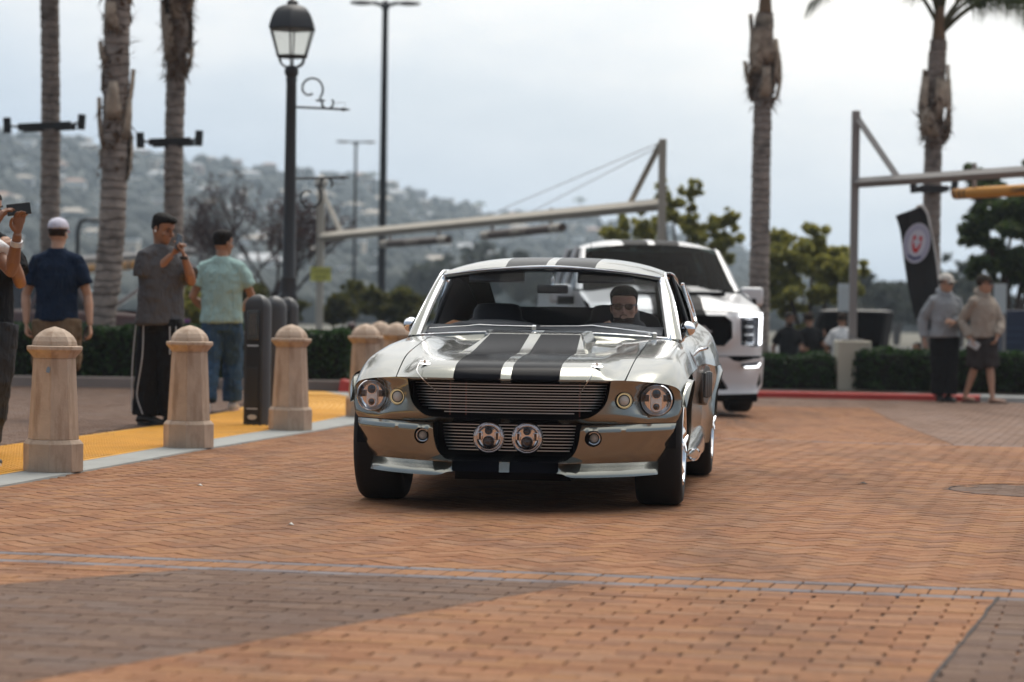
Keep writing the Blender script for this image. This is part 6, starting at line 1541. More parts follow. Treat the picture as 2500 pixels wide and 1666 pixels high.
a = W(858, 797, 50)
person('person with dark red hair whose head just clears the left hedge', (a.x, 50, a.z - 1.56 + .0), 1.62, RA(150), RA(150), .1, SK_T,
    arms=(dict(s=1, e=(-.25, .02, 1.05), w=(-.22, .1, .82), n=(1, 0, 0)), dict(s=-1, e=(.25, .02, 1.05), w=(.22, .1, .82), n=(-1, 0, 0))),
    legs=(dict(h=(-.08, 0, .85), k=(-.09, 0, .46), a=(-.09, 0, .09)), dict(h=(.08, 0, .85), k=(.09, 0, .46), a=(.09, 0, .09))), shirt=C_BLK, pants=C_BLK, shoes=MATS['shoe_black'], hair=('short', mat('hair_red', (.06, .018, .014), .5)), vox=.012, cvox=.015)
# drivers
def car_pt(root, p): return Matrix.Translation(root.location) @ Matrix.Rotation(root.rotation_euler[2], 4, 'Z') @ V(p)
c_ = car_pt(car, (.425, 1.70, 0)); k_ = 1.76 / 1.75
person('driver in dark sunglasses and short beard behind the wheel of the silver fastback', (c_.x, c_.y, 1.083 - 1.632 * k_), 1.76, RA(4), RA(-4), .02, skin('driver', (.60, .36, .25)),
    arms=(dict(s=-1, e=(-.25, -.15, 1.30), w=(-.175, -.25, 1.475), d=(.7, -.2, .35), n=(0, -1, -.2), t=1, c=.7), dict(s=1, e=(.24, -.10, 1.22), w=(.12, -.36, 1.36), d=(-.2, -.8, .5), n=(-.4, -1, -.2), t=-1, c=.9)),
    legs=(dict(h=(-.09, -.02, .96), k=(-.11, -.44, 1.06), a=(-.11, -.72, .80), f=(0, -1), sz=.72), dict(h=(.09, -.02, .96), k=(.11, -.44, 1.06), a=(.11, -.72, .80), f=(0, -1), sz=.72)),
    shirt=cloth('charcoal_jacket', (0.022, 0.022, 0.026)), sleeve='long', loose=1.0, hem=.96, pants=C_BLK, pleg=(.085, .075, .06), plen=.9, shoes=MATS['shoe_black'], hair=('top', M_HAIRB), glasses=True, beard=mat('stubble', (.045, .026, .018), .9), vox=.006)
c_ = car_pt(trk, (.42, 2.45, 0))
person('driver barely visible through the tinted windshield of the white pickup', (c_.x, c_.y, TG + 1.64 - 1.632), 1.76, RA(0), RA(-10), .05, SK_L,
    arms=(dict(s=-1, e=(-.26, -.15, 1.15), w=(-.15, -.42, 1.22), d=(0, -1, .3), n=(0, 0, -1), t=1), dict(s=1, e=(.26, -.15, 1.15), w=(.15, -.42, 1.22), d=(0, -1, .3), n=(0, 0, -1), t=-1)),
    legs=(dict(h=(-.09, -.02, .96), k=(-.11, -.44, 1.00), a=(-.11, -.60, .60), f=(0, -1), sz=.52), dict(h=(.09, -.02, .96), k=(.11, -.44, 1.00), a=(.11, -.60, .60), f=(0, -1), sz=.52)),
    shirt=C_DGREY, loose=1.0, hem=.96, pants=C_BLK, pleg=(.085, .075, .06), plen=.9, shoes=MATS['shoe_black'], hair=('short', M_HAIRB), vox=.011, cvox=.014)
# bake the remeshed surfaces
_dg = bpy.context.evaluated_depsgraph_get()
for o in BAKE:
    me = bpy.data.meshes.new_from_object(o.evaluated_get(_dg)); o.modifiers.clear(); o.data = me
    me.polygons.foreach_set('use_smooth', [True] * len(me.polygons))
# ------------------------------------------------------------------ plants
def leafmat(name, rough=0.55, tr=0.42):
    if name in MATS: return MATS[name]
    m_ = mat(name, (0.05, 0.07, 0.03), rough, spec=0.35, attr='tone')
    n = m_.node_tree; b = n.nodes['Principled BSDF']; o = n.nodes['Material Output']
    t = n.nodes.new('ShaderNodeBsdfTranslucent'); mx_ = n.nodes.new('ShaderNodeMixShader'); mx_.inputs[0].default_value = tr
    va = [q for q in n.nodes if q.type == 'VERTEX_COLOR'][0]
    n.links.new(va.outputs[0], t.inputs[0]); n.links.new(b.outputs[0], mx_.inputs[1]); n.links.new(t.outputs[0], mx_.inputs[2]); n.links.new(mx_.outputs[0], o.inputs[0])
    return m_
M_LEAF = leafmat('leaves')
M_BARK = mat('bark', (0.075, 0.055, 0.042), 0.9, var=.3, vscale=9, bump=.5, bscale=30)
def leaves(pts, size, cols, name, parent, up=0.0, rnd=random):
    mb = MB(); cl = []
    for p in pts:
        n_ = V((rnd.gauss(0, 1), rnd.gauss(0, 1), rnd.gauss(0, 1) + up)); n_ = n_.normalized() if n_.length > .01 else V((0, 0, 1))
        a = n_.orthogonal().normalized(); a.rotate(Matrix.Rotation(rnd.uniform(0, 6.28), 3, n_)); b = n_.cross(a); s = size * rnd.uniform(.6, 1.35); w = s * rnd.uniform(.42, .6)
        p = V(p); mb.add([p - a * s, p + b * w + n_ * s * .1, p + a * s, p - b * w + n_ * s * .1], [(0, 1, 2, 3)])
        c = rnd.choice(cols); k = rnd.uniform(.75, 1.25); cl += [tuple(min(1, q * k) for q in c)] * 4
    me = bpy.data.meshes.new(name); me.from_pydata(mb.v, [], mb.f); me.materials.append(M_LEAF); colour_attr(me, cl)
    o = bpy.data.objects.new(name, me); COL.objects.link(o); o.parent = parent; return o
def blob_pts(blobs, n, shell=.55, rnd=random):
    tot = sum(r[0] * r[1] + r[1] * r[2] for c, r in blobs); out_ = []
    for c, r in blobs:
        for _ in range(int(n * (r[0] * r[1] + r[1] * r[2]) / tot)):
            d = V((rnd.gauss(0, 1), rnd.gauss(0, 1), rnd.gauss(0, 1))).normalized(); k = rnd.uniform(shell, 1.0) * (1 + .16 * noise.noise(V(c) * 3 + d * 2.2))
            out_.append(V(c) + V((d.x * r[0], d.y * r[1], d.z * r[2])) * k)
    return out_
def limbs(base, tips, r0, name, parent, wob=.12, rnd=random):
    mb = MB()
    for fork, t in tips:
        a = V(base); f_ = V(fork); t = V(t); m1 = f_.lerp(t, .5) + V((rnd.uniform(-wob, wob), rnd.uniform(-wob, wob), 0))
        mb.tube(crom([a, a.lerp(f_, .5) + V((rnd.uniform(-.03, .03), 0, 0)), f_, m1, t], 3), [r0 * (1 - .88 * k / 12) for k in range(13)], 7)
    return mb.build(name, M_BARK, parent)
GREEN_Y = [(0.40, 0.37, 0.085), (0.32, 0.31, 0.07), (0.46, 0.41, 0.095), (0.25, 0.25, 0.065), (0.17, 0.18, 0.05)]
GREEN_D = [(0.05, 0.085, 0.022), (0.07, 0.11, 0.03), (0.035, 0.055, 0.015), (0.12, 0.155, 0.04)]
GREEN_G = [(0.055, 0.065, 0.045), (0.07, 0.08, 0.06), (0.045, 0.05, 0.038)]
GREEN_B = [(0.10, 0.10, 0.020), (0.075, 0.08, 0.016), (0.14, 0.125, 0.025), (0.05, 0.055, 0.013)]
PLUM = [(0.040, 0.014, 0.017), (0.055, 0.02, 0.022), (0.028, 0.012, 0.014), (0.075, 0.035, 0.02)]
def tree(name, label, base, blobs, n, size, cols, r0, group=None, shell=.4, cat='tree', up=0.3, fine=(.3, .6, 12)):
    o = thing(name, label, cat, base, 0, group); bl = [(V(c) - V(base), r) for c, r in blobs]
    limbs((0, 0, 0), [((c.x * .25, c.y * .25, c.z * .45), c + V((0, 0, r[2] * .3))) for c, r in bl], r0, 'trunk', o)
    sub = []
    for c, r in bl:
        for _ in range(fine[2]):
            d = V((random.gauss(0, .45), random.gauss(0, .45), random.gauss(0, .45))); k = random.uniform(*fine[:2])
            sub.append((c + V((d.x * r[0], d.y * r[1], d.z * r[2])), (r[0] * k, r[1] * k, r[2] * k * .8)))
        for _ in range(3):
            d = V((random.gauss(0, 1), random.gauss(0, 1), random.gauss(0, 1))).normalized() * random.uniform(.95, 1.3); k = random.uniform(.08, .18)
            sub.append((c + V((d.x * r[0], d.y * r[1], abs(d.z) * r[2])), (r[0] * k, r[1] * k, r[2] * k)))
    leaves(blob_pts(sub, int(n * 2.6), shell * .3), size, cols, 'crown', o, up); return o
def blobs_px(lst, Y):
    """(px, py, rx px, rz px, depth offset) -> centres and radii at distance Y"""
    k = Y / FPX; return [(W(px, py, Y + dy), (rx * k, rx * k * .9, rz * k)) for px, py, rx, rz, dy in lst]
# hedges
def hedge(label, P, h, base, dens, col, size=.034, group='clipped hedges along the kerbs', depth=1.1):
    """P: front edge points left to right; a clipped hedge with an added dark box inside"""
    o = thing('hedge', label, 'hedge', (P[0][0], P[0][1], base), 0, group); ox, oy = P[0]
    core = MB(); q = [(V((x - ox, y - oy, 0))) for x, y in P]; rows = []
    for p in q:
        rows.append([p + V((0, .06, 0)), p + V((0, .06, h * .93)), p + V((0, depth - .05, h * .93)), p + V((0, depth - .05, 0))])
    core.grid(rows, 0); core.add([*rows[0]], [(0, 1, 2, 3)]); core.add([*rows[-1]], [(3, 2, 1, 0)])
    core.build('dark_core_box', mat('hedge_heart', (0.010, 0.014, 0.006), 0.95), o)  # dark box added inside so the leaves are not see-through
    pts = []; Ltot = 0
    for i in range(len(q) - 1):
        l = (q[i + 1] - q[i]).length; Ltot += l
        for _ in range(int(dens * l * (h + depth * .8))):
            t = random.random(); p = q[i].lerp(q[i + 1], t); b_ = .09 * noise.noise(V((p.x * 1.7 + ox, p.y, 1.3))) + .05 * noise.noise(V((p.x * 6, 2, 3)))
            if random.random() < h / (h + depth * .8):
                z = random.uniform(.02, h); pts.append(p + V((0, random.uniform(-.03, .07) + b_ + .06 * sm((z - h + .1) / .1), z + (.03 * noise.noise(V((p.x * 4, z * 5, 0)))))))
            else: pts.append(p + V((0, random.uniform(0.02, depth), h + random.uniform(-.05, .035) + b_)))
    for e_ in (q[0], q[-1]):
        for _ in range(int(dens * h * depth)): pts.append(e_ + V((random.uniform(-.05, .05), random.uniform(0, depth), random.uniform(.02, h))))
    leaves(pts, size, col, 'foliage', o, .5); return o
HG = [(0.016, 0.042, 0.009), (0.022, 0.058, 0.011), (0.011, 0.028, 0.007), (0.034, 0.078, 0.016)]
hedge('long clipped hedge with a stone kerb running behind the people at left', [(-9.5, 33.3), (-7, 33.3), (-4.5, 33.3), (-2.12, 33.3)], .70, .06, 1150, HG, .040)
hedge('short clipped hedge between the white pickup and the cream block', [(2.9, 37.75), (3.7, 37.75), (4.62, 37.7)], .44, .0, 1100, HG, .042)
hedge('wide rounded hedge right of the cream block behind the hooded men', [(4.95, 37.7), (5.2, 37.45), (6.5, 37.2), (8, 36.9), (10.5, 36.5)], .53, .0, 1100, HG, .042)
# palms
M_PALM = mat('palm_trunk', (0.27, 0.215, 0.18), 0.9, var=.35, vscale=7, bump=.8, bscale=24, bdist=.02, wear=((0.05, 0.038, 0.03), 3.0, .5, .8))
M_BOOT = mat('palm_boot', (0.42, 0.33, 0.25), 0.9, var=.4, vscale=6, bump=.7, bscale=30, bdist=.02, wear=((0.045, 0.03, 0.02), 2.6, .48, .7))
M_FIB = mat('palm_fibre', (0.10, 0.055, 0.030), 0.95, var=.4, vscale=10)
def frond_mesh():
    mb = MB(); cl = []; rach = crom([(0, 0, 0), (.5, 0, .45), (1.15, 0, .62), (1.8, 0, .35), (2.3, 0, -.25)], 6)
    mb.tube(rach, [.045 * (1 - .85 * k / (len(rach) - 1)) for k in range(len(rach))], 6); cl += [(0.10, 0.085, 0.03)] * len(mb.v)
    rnd = random.Random(4)
    for i in range(90):
        t = .24 + .76 * i / 90; k = t * (len(rach) - 1); j = min(int(k), len(rach) - 2); p = rach[j].lerp(rach[j + 1], k - j); d = (rach[j + 1] - rach[j]).normalized()
        for s in (1, -1):
            l = .55 * (1 - .5 * abs(t - .5)) * rnd.uniform(.8, 1.15); o = V((d.x * .45, s * .8, d.z * .45 + rnd.uniform(-.1, .35))).normalized()
            a = p; b = p + o * l * .5; c = b + (o * .3 + V((0, 0, -.95))).normalized() * l * .75; w = d * .013
            n0 = len(mb.v); mb.add([a - w, a + w, b + w, b - w, c], [(0, 1, 2, 3), (3, 2, 4)]); cc = rnd.choice([(0.055, 0.075, 0.02), (0.08, 0.10, 0.028), (0.035, 0.05, 0.016)]); cl += [cc] * 5
    me = bpy.data.meshes.new('frond'); me.from_pydata(mb.v, [], mb.f); me.materials.append(M_LEAF); colour_attr(me, cl); return me
FROND = frond_mesh()
def palm(label, path, rs, top, boots, Rb, seed, crown=13, base_z=0.0, fr_scale=1.0, sty=(1, 1, 0, 6, 1, 0), ctilt=(-.55, .25), stalk=.8, first=()):
    """path: world points of the trunk axis; boots: (z0, z1) of the band of old leaf bases"""
    rnd = random.Random(seed); o = thing('palm_tree', label, 'palm', path[0], 0, 'palms along the drive'); base = V(path[0])
    ax = crom([V(p) - base for p in path], 10); zt = ax[-1].z
    def at(z):
        for i in range(len(ax) - 1):
            if ax[i + 1].z >= z: return ax[i].lerp(ax[i + 1], (z - ax[i].z) / max(1e-6, ax[i + 1].z - ax[i].z))
        return ax[-1]
    mb = MB(); z = 0.0; rings = []; n = 18
    while z < zt:
        r = interp(z, [0, .5, zt * .5, zt], rs); c = at(z); h = rnd.uniform(.09, .15); ph = rnd.uniform(0, 6)
        for dz, k in ((0, 1.0), (h * .75, .965), (h * .86, .90), (h * .93, 1.03)):
            rings.append([c + V((r * k * (1 + .03 * sin(3 * a + ph)) * cos(a), r * k * (1 + .03 * sin(3 * a + ph)) * sin(a), dz + .018 * sin(a + ph) + .01 * sin(2 * a + ph * 2))) for a in [2 * pi * j / n for j in range(n)]])
        z += h
    mb.loft(rings); mb.build('trunk', M_PALM, o, sharp=60)
    bt = MB(); fb = MB()
    z = boots[0]; i = 0; kk_ = Rb * sty[0]
    while z < boots[1]:
        a = i * 2.4 + rnd.uniform(-.7, .7); r = interp(z, [0, .5, zt * .5, zt], rs) * 1.0; c = at(min(z, zt)); l = rnd.uniform(.35, .95) * kk_; w = rnd.uniform(.06, .15) * Rb; fl = rnd.choice([.01, .02, .03, .04, .06]) * sty[1]
        ca, sa = cos(a), sin(a); tn = V((-sa, ca, rnd.uniform(-.15, .15))); rd_ = V((ca, sa, 0)); R_ = []
        for t, ww, dr in ((0, 1.1, -.015), (.25, 1.15, .025), (.6, .85, .04 + fl * .3), (1, .55 + rnd.uniform(-.2, .2), .035 + fl)):
            uu = (z + l * t - boots[0]) / (boots[1] - boots[0] + .4); p = c + rd_ * (r + dr + sty[5] * max(0, sin(pi * min(1, max(0, uu)) ** .7)) ** .8) + V((0, 0, l * t)); R_.append([p - tn * w * ww - rd_ * .03, p - tn * w * ww * .6 + rd_ * .010, p + rd_ * .022, p + tn * w * ww * .6 + rd_ * .010, p + tn * w * ww - rd_ * .03])
        if rnd.random() > sty[2]: bt.grid(R_)
        for _ in range(sty[3]):
            aa = rnd.uniform(0, 6.28); rd2 = V((cos(aa), sin(aa), 0)); t2 = V((-sin(aa), cos(aa), 0)); zz = z + rnd.uniform(-.05, .25)
            p = at(min(max(0, zz), zt)) + rd2 * (r + rnd.uniform(.0, .05) + sty[5] * max(0, sin(pi * min(1, max(0, (zz - boots[0]) / (boots[1] - boots[0] + .4))) ** .7)) ** .8); d = (rd2 * rnd.uniform(.1, .55) + t2 * rnd.uniform(-.7, .7) + V((0, 0, rnd.uniform(-1.2, .5)))).normalized() * rnd.uniform(.08, .24); ww = rnd.uniform(.015, .05)
            fb.add([p - t2 * ww, p + t2 * ww, p + d], [(0, 1, 2)])
        z += rnd.uniform(.05, .13) * sty[4]; i += 1
    if bt.v: tag(bt.build('leaf_bases', M_BOOT, o, solid=.012, sharp=50), kind='stuff'); tag(fb.build('fibres', M_FIB, o), kind='stuff')
    c = ax[-1]
    sp = MB(); sp.tube([c + V((0, 0, -.1)), c + V((0, 0, .35)), c + V((0.02, 0, stalk))], [rs[-1] * .9, rs[-1] * .62, rs[-1] * .5], 10); sp.build('crownshaft', mat('crownshaft', (0.17, 0.10, 0.05), 0.7, var=.3, vscale=8), o)
    for k in range(crown):
        f_ = bpy.data.objects.new('frond', FROND); COL.objects.link(f_); f_.parent = o; f_.location = c + V((0.01, 0, stalk - .45 + .02 * k))
        az = k * 2.39996 + rnd.uniform(-.2, .2); f_.rotation_euler = (rnd.uniform(-.15, .15), rnd.uniform(*ctilt) - (.35 if k < 3 else 0), az); s_ = rnd.uniform(.85, 1.1) * fr_scale
        if k < len(first): f_.rotation_euler = (0, first[k][1], first[k][0])
        f_.scale = (s_, s_, s_)
    return o
def spots(parent_label, px, py, Y, w, label, tilt=0.0):
    """a dark clamp bar with two small spotlights round a palm trunk"""
    c = W(px, py, Y); o = thing('spotlight_bar', label, 'light', c, 0, 'spotlight bars clamped to palms'); k = Y / FPX * 1.0625; hw = w / 2 * k
    T = Matrix.Rotation(-tilt, 3, 'Y')
    for y in (-.20, .20):
        q = MB(); q.box((0, y, 0), (hw * 1.45, .03, .10), M=T); q.build('clamp_bar', M_BLK, o)
    for s in (1, -1):
        q = MB(); p0 = T @ V((s * hw * .70, -.20, 0)); p1 = T @ V((s * hw * .92, -.22, .02)); q.tube([p0, p1], .018, 6); q.build('arm', M_BLK, o)
        q = MB(); p = T @ V((s * hw, -.22, .02)); q.tube([p + V((0, 0, -.10)), p + V((s * .012, 0, .12))], .058, 12); q.build('spotlight', M_BLK, o, sharp=40)
p1 = [W(124, 960, 38)]; 
def ppath(pts, Y, ztop, zbase):
    P_ = [W(px, py, Y) for px, py in pts]; a = P_[-1]; d = (P_[0] - P_[1]).normalized() if False else V((0, 0, 1))
    b = V((a.x, a.y, zbase)); P_ = [b] + list(reversed(P_)); t = P_[-1]; s_ = (P_[-1] - P_[-2]).normalized(); P_.append(t + s_ * max(.5, (ztop - t.z))); return P_
palm('straight ringed palm trunk farthest left with a spotlight bar', ppath([(121, 0), (124, 300), (122, 560), (122, 800)], 38.5, 8.2, .05), [.17, .15, .14, .14], 8, (6.9, 8.3), 1.0, 1)
palm('leaning palm with shaggy peeling bark between the navy and grey shirts', ppath([(287, 0), (282, 300), (276, 520), (262, 700), (247, 800)], 35.4, 7.6, .05), [.215, .19, .175, .19], 8, (2.7, 7.6), 1.0, 2, sty=(.75, .45, .25, 7, 1.3, .0))
palm('palm with a dark fibrous top behind the man in grey', ppath([(437, 0), (428, 250), (424, 420), (424, 700), (424, 800)], 38.0, 6.9, .05), [.17, .15, .14, .17], 8, (4.35, 6.9), 1.1, 3, sty=(1, .5, .35, 30, 1.2, .03))
palm('tall ringed palm rising behind the white pickup', ppath([(1866, 120), (1864, 200), (1859, 400), (1855, 600), (1852, 800)], 41.5, 5.62, -.4), [.19, .17, .155, .14], 8, (4.76, 5.50), 1.2, 5, sty=(.9, 1.0, .0, 14, .7, .085), stalk=2.6)
palm('palm with green fronds behind the grey gantry at right', ppath([(2288, 175), (2284, 250), (2277, 420), (2273, 600), (2273, 800)], 42.5, 5.38, -.5), [.18, .16, .15, .14], 8, (4.34, 5.02), 1.1, 9, crown=10, fr_scale=1.0, sty=(.9, .8, .0, 14, .7, .08), ctilt=(-1.05, -.6), stalk=.55, first=[(.12, .02), (3.3, -.62), (2.2, -.7), (-.45, -.08), (.6, -.12), (3.0, -.30)])
spots('', 115, 310, 38.2, 168, 'spotlight bar with two lamps on the leftmost palm', .06)
spots('', 419, 348, 37.7, 132, 'spotlight bar with two lamps on the palm behind the man in grey', .05)
spots('', 2275, 462, 42.1, 92, 'spotlight bar on the right palm under the grey crossbar', -.01)
# garden and lot trees
pb = W(650, 800, 68)
o = thing('plum_tree', 'nearly bare dark red plum tree behind the street lamp', 'tree', (pb.x, pb.y, -.3))
rnd = random.Random(21); mb = MB(); tips = []
def grow(p, d, l, r, k):
    q = p + d * l; m_ = p.lerp(q, .5) + V((rnd.gauss(0, .03), rnd.gauss(0, .03), rnd.gauss(0, .02))) * l
    mb.tube([p, m_, q], [r, r * .85, r * .65], 5 if k > 1 else 7, caps=False)
    if k >= 2: tips.extend([p.lerp(q, t) for t in (.3, .6, .9)])
    if k < 6:
        for _ in range(3 if k < 3 else 2):
            e_ = (d + V((rnd.gauss(0, .42), rnd.gauss(0, .42), rnd.uniform(-.05, .35)))).normalized(); grow(q, e_, l * rnd.uniform(.62, .85), r * .62, k + 1)
for a in range(5): grow(V((0, 0, .6)), V((cos(a * 1.26) * .62, sin(a * 1.26) * .62, 1)).normalized(), 1.22, .07, 0)
mb.tube([(0, 0, 0), (0, 0, .55)], [.11, .08], 9); mb.build('trunk', mat('plum_bark', (0.045, 0.03, 0.03), .9), o)
leaves([t + V((rnd.gauss(0, .05), rnd.gauss(0, .05), rnd.gauss(0, .05))) for t in tips if t.z < 3.4 or rnd.random() < .35 for _ in range(2)], .042, PLUM, 'crown', o)
for i, (bl, Y, n, lab) in enumerate((
    ([(840, 745, 45, 30, 0), (880, 722, 40, 34, 1), (815, 775, 36, 20, 0)], 68, 5200, 'olive green bushy tree left of the tall light pole'),
    ([(945, 735, 50, 36, 0), (1000, 745, 45, 30, 1), (965, 765, 60, 28, 0)], 66, 5200, 'olive green bushy tree right of the tall light pole'),
    ([(565, 720, 55, 45, 0), (620, 735, 50, 45, 0), (690, 765, 50, 22, 1)], 66, 4600, 'brownish green shrub mass under the plum tree'),
    ([(450, 740, 30, 40, 0), (470, 780, 30, 30, 0)], 46, 2200, 'yellow green shrub between the grey and teal shirts'))):
    B_ = blobs_px(bl, Y); c = B_[0][0]; tree('bushy_tree', lab, (c.x, c.y, -.5), B_, n, .085, GREEN_B if i != 3 else GREEN_Y, .07, 'bushy trees beyond the left hedge')
for i, (bl, Y, n, sz, cols, lab, sh) in enumerate((
    ([(1560, 560, 50, 60, 0), (1640, 520, 45, 50, 1), (1700, 560, 50, 55, 0), (1750, 600, 50, 60, 0), (1690, 470, 25, 30, 0), (1620, 470, 20, 30, 0), (1510, 580, 35, 30, 0), (1780, 540, 28, 30, 0)], 58, 6000, .080, GREEN_Y, 'thin yellow green tree rising behind the white pickup roof', .1),
    ([(1925, 640, 60, 65, 0), (1985, 610, 55, 60, 1), (2040, 660, 60, 55, 0), (1890, 700, 50, 55, 0), (1960, 720, 70, 50, 0), (1900, 600, 35, 40, 1), (2075, 700, 45, 50, 0)], 56, 14000, .075, GREEN_Y, 'leafy yellow green tree right of the tall palm', .35),
    ([(2480, 510, 80, 60, 0), (2400, 540, 55, 50, 0), (2540, 570, 90, 80, 1), (2440, 620, 80, 60, 0), (2500, 660, 80, 60, 0), (2375, 440, 28, 40, 0), (2420, 470, 45, 40, 1), (2385, 660, 30, 35, 0), (2560, 460, 60, 60, 0)], 50, 18000, .062, GREEN_D, 'large dark green tree filling the right edge', .35))):
    B_ = blobs_px(bl, Y); cx = sum(c.x for c, r in B_) / len(B_); tree('garden_tree', lab, (cx, Y, -.66), B_, n, sz, cols, .11, None, sh, fine=((.10, .26, 22), (.16, .36, 26), (.2, .5, 18))[i])
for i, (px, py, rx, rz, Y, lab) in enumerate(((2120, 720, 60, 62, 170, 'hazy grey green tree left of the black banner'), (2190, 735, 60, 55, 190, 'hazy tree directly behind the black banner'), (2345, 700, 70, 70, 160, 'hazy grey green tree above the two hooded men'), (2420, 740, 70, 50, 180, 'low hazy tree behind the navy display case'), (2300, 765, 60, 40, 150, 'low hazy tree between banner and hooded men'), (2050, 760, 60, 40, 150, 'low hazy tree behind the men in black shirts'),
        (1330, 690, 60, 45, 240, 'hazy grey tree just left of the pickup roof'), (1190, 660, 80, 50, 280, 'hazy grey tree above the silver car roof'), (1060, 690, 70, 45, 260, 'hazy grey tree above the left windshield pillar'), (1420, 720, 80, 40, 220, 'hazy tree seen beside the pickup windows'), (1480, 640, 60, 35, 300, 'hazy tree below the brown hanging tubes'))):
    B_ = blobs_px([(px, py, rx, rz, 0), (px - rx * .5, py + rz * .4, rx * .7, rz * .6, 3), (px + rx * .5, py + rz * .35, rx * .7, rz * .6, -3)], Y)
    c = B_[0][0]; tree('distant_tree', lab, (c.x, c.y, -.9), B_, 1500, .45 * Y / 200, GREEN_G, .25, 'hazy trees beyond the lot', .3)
# ------------------------------------------------------------------ hillside with houses
SKY_ = [(-3600, 735), (-2200, 600), (-900, 330), (0, 338), (140, 344), (250, 368), (380, 392), (520, 405), (610, 416), (690, 428), (760, 434), (850, 440), (945, 462), (1020, 484), (1095, 508), (1150, 520), (1210, 532), (1280, 536), (1390, 540), (1490, 545), (1600, 558), (1700, 590), (1850, 640), (2050, 700), (2400, 742), (3300, 760)]
def sky_py(px): return interp(px, [p[0] for p in SKY_], [p[1] for p in SKY_])
def ridge(px):
    Y = interp(px, [-900, 0, 900, 1600, 2400], [950, 1000, 1080, 1150, 1200]); return W(px, sky_py(px), Y)
def hill(px, t):
    r = ridge(px); Y0 = 330; Y = lerp(Y0, r.y, t); x = (px - 1250) / FPX * Y
    nz = 1 + .10 * noise.noise(V((px * .004, t * 3, .5))) * (1 - t) * 4 * t
    z = -1.0 + (r.z + 1.0) * (.30 * t + .70 * t ** 1.7) * nz if t <= 1 else r.z - (t - 1) * 120
    return V((x, Y, z))
hm = MB(); hm.grid([[hill(px, t) for px in range(-3600, 3901, 60)] for t in [k / 30 for k in range(31)] + [1.06, 1.2]])
tag(hm.build('hillside', mat('hill_scrub', (0.060, 0.070, 0.055), .95, var=.45, vscale=.035, wear=((0.13, 0.12, 0.10), .02, .58, .78)), flip=False), kind='structure')
rnd = random.Random(5)
hv = MB(); cl = []
import bmesh
bm = bmesh.new(); bmesh.ops.create_icosphere(bm, subdivisions=1, radius=1); IV = [v.co.copy() for v in bm.verts]; IF = [tuple(v.index for v in f.verts) for f in bm.faces]; bm.free()
for _ in range(5200):
    px = rnd.uniform(-250, 2300); t = rnd.random() ** .8
    p = hill(px, t * 1.0); s = rnd.uniform(.9, 3.3); sz = s * rnd.uniform(.6, 1.25)
    hv.add([V((p.x + v.x * s * rnd.uniform(.8, 1.2), p.y + v.y * s, p.z + sz * .5 + v.z * sz * rnd.uniform(.8, 1.2))) for v in IV], IF); c = rnd.choice([(.046, .055, .049), (.038, .047, .043), (.056, .062, .053), (.034, .042, .038)]); cl += [c] * 12
o = hv.build('hillside_scrub', mat('scrub', (.05, .06, .03), .95, attr='tone'), sharp=0); colour_attr(o.data, cl); tag(o, kind='stuff')
HW = [mat('stucco_white', (.86, .85, .82), .8), mat('stucco_cream', (.62, .53, .42), .8), mat('stucco_grey', (.45, .46, .46), .8), mat('stucco_pink', (.60, .46, .40), .8)]
HR = [mat('roof_tile', (.30, .19, .14), .85), mat('roof_grey', (.40, .41, .42), .85), mat('roof_tan', (.40, .35, .29), .85)]
M_HWIN = mat('house_window', (.05, .06, .08), .1)
hn = [0]
def house(px, t, w, h, wm, rm, flat, label, bands=0):
    p = hill(px, t); o = thing('hillside_house', label, 'house', p - V((0, 0, .8)), rnd.uniform(-.35, .35), 'houses on the hillside'); d = w * .7
    q = MB(); q.box((0, 0, h / 2 + .2), (w, d, h + 1.2)); q.build('wall', HW[wm], o)
    q = MB()
    if flat: q.box((0, 0, h + 1.0), (w * 1.05, d * 1.06, .5))
    else:
        e_ = .5; z0 = h + .8; q.add([(-w / 2 - e_, -d / 2 - e_, z0), (w / 2 + e_, -d / 2 - e_, z0), (w / 2 + e_, d / 2 + e_, z0), (-w / 2 - e_, d / 2 + e_, z0), (-w * .25, 0, z0 + w * .14), (w * .25, 0, z0 + w * .14)], [(0, 1, 5, 4), (1, 2, 5), (2, 3, 4, 5), (3, 0, 4), (3, 2, 1, 0)])
    q.build('roof', HW[0] if flat else HR[rm], o)
    for s in range(-1, 2):
        if w > 6 or s != 0:
            q = MB(); q.box((s * w * .30, -d / 2 - .02, h * .58 + .2), (w * .17, .12, h * .34)); q.build('window', M_HWIN, o)
ADJ = ['small', 'broad', 'squat', 'tall', 'long']; WC = ['white', 'cream', 'grey', 'pinkish']; RC = ['red tiled', 'grey', 'tan']
NEARBY = [(110, 'left of the leftmost palm'), (255, 'between the first two palms'), (410, 'between palms two and three'), (640, 'left of the street lamp'), (800, 'right of the street lamp'), (940, 'behind the tall light pole'), (1150, 'above the silver car roof'), (1400, 'above the hanging brown tubes'), (1700, 'behind the pickup'), (9999, 'at right')]
used = {}
spec = []
for row_t, n_, j in ((1.0, 22, .0), (.90, 20, .03), (.78, 24, .05), (.64, 22, .05), (.50, 18, .05), (.36, 12, .05), (.24, 7, .04)):
    for k in range(n_):
        px = lerp(-60, 1560 if row_t > .6 else 1250, (k + rnd.uniform(.15, .85)) / n_)
        spec.append((px, min(1.0, row_t + rnd.uniform(-j, j))))
BAND = ['at the hill foot', 'low uphill', 'halfway uphill', 'high uphill', 'on the ridge']
seen_l = {}
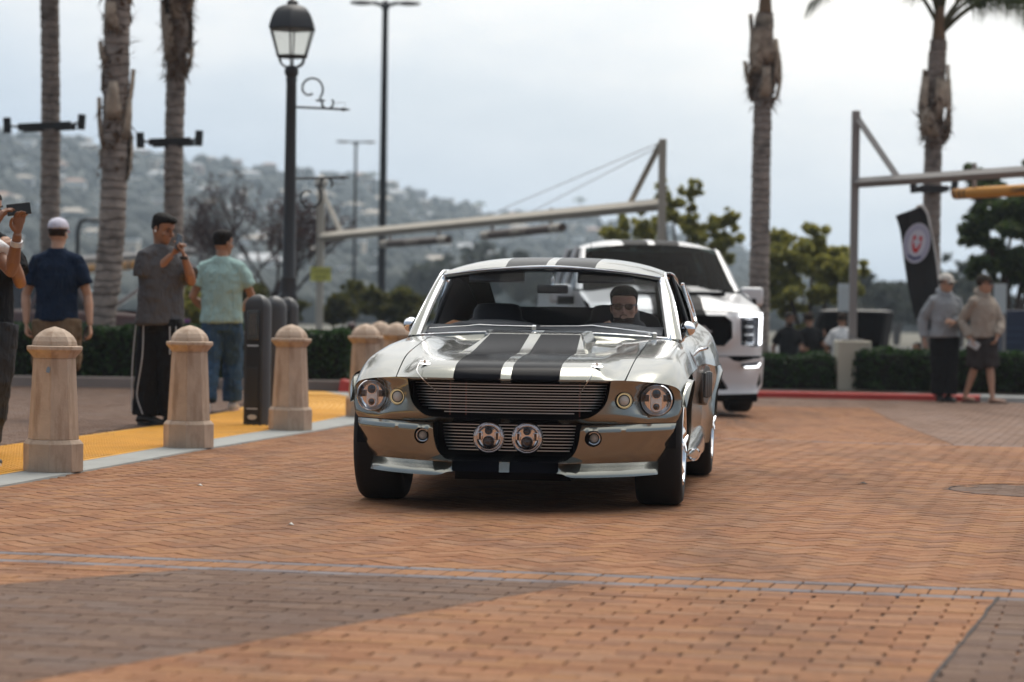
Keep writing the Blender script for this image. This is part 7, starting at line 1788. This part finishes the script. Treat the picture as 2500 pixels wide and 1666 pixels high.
for px, t in spec:
    w = rnd.uniform(3.8, 8.0); h = rnd.uniform(2.0, 3.8); wm = rnd.choice([0, 0, 0, 1, 1, 2, 3]); rm = rnd.choice([0, 1, 1, 2]); flat = rnd.random() < .45
    if rnd.random() < .12: w *= 1.6
    ad = ADJ[0 if w < 5 else 2 if h < 2.3 else 4 if w > 8.5 else 3 if h > 3.2 else 1]
    nb_ = [s for lim, s in NEARBY if px < lim][0]; bd = BAND[0 if t < .3 else 1 if t < .45 else 2 if t < .7 else 3 if t < .95 else 4]
    for ad2 in (ad, *ADJ, 'boxy', 'plain', 'wide', 'compact'):
        lab = f"{ad2} {WC[wm]} house with {'flat white' if flat else RC[rm]} roof {bd} {nb_}"
        if lab not in seen_l: break
    seen_l[lab] = 1
    house(px, t, w, h, wm, rm, flat, lab)
# ridge-top palms far away
for i, (px, py, lab) in enumerate(((893, 428, 'tiny ridge palm left of its pair beside the tall pole'), (911, 425, 'tiny ridge palm nearest the tall pole'), (1172, 497, 'lone small palm on the ridge above the car roof'), (1415, 488, 'lone small palm on the ridge above the right brown tube'))):
    Y = 1020; r = W(px, py, Y); g_ = hill(px, .97); o = thing('far_palm', lab, 'palm', (r.x, Y, g_.z - 1), 0, 'far palms on the ridge')
    q = MB(); hh = r.z - g_.z + 1; q.tube([(0, 0, 0), (.2, 0, hh)], [.3, .22], 7); q.build('trunk', M_PALM, o)
    pts = []
    for k in range(14):
        a = k * 2.4; pts += [V((cos(a) * q_, sin(a) * q_, hh + .5 * (1 - (q_ / 2.6) ** 2 * 2.2))) for q_ in (.4, .9, 1.4, 1.9, 2.4)]
    leaves(pts, .55, GREEN_D, 'crown', o)
# ------------------------------------------------------------------ air
hz = MB(); hz.box((0, 950, 38.75), (3600, 2500, 82.5))
hm_ = bpy.data.materials.new('haze'); hm_.use_nodes = True; n = hm_.node_tree; n.nodes.clear()
oo = n.nodes.new('ShaderNodeOutputMaterial'); pv_ = n.nodes.new('ShaderNodeVolumePrincipled')
pv_.inputs['Color'].default_value = (.74, .87, 1.0, 1); pv_.inputs['Density'].default_value = 0.00034; pv_.inputs['Anisotropy'].default_value = 0.25
n.links.new(pv_.outputs[0], oo.inputs['Volume'])
tag(hz.build('haze', hm_), kind='stuff')
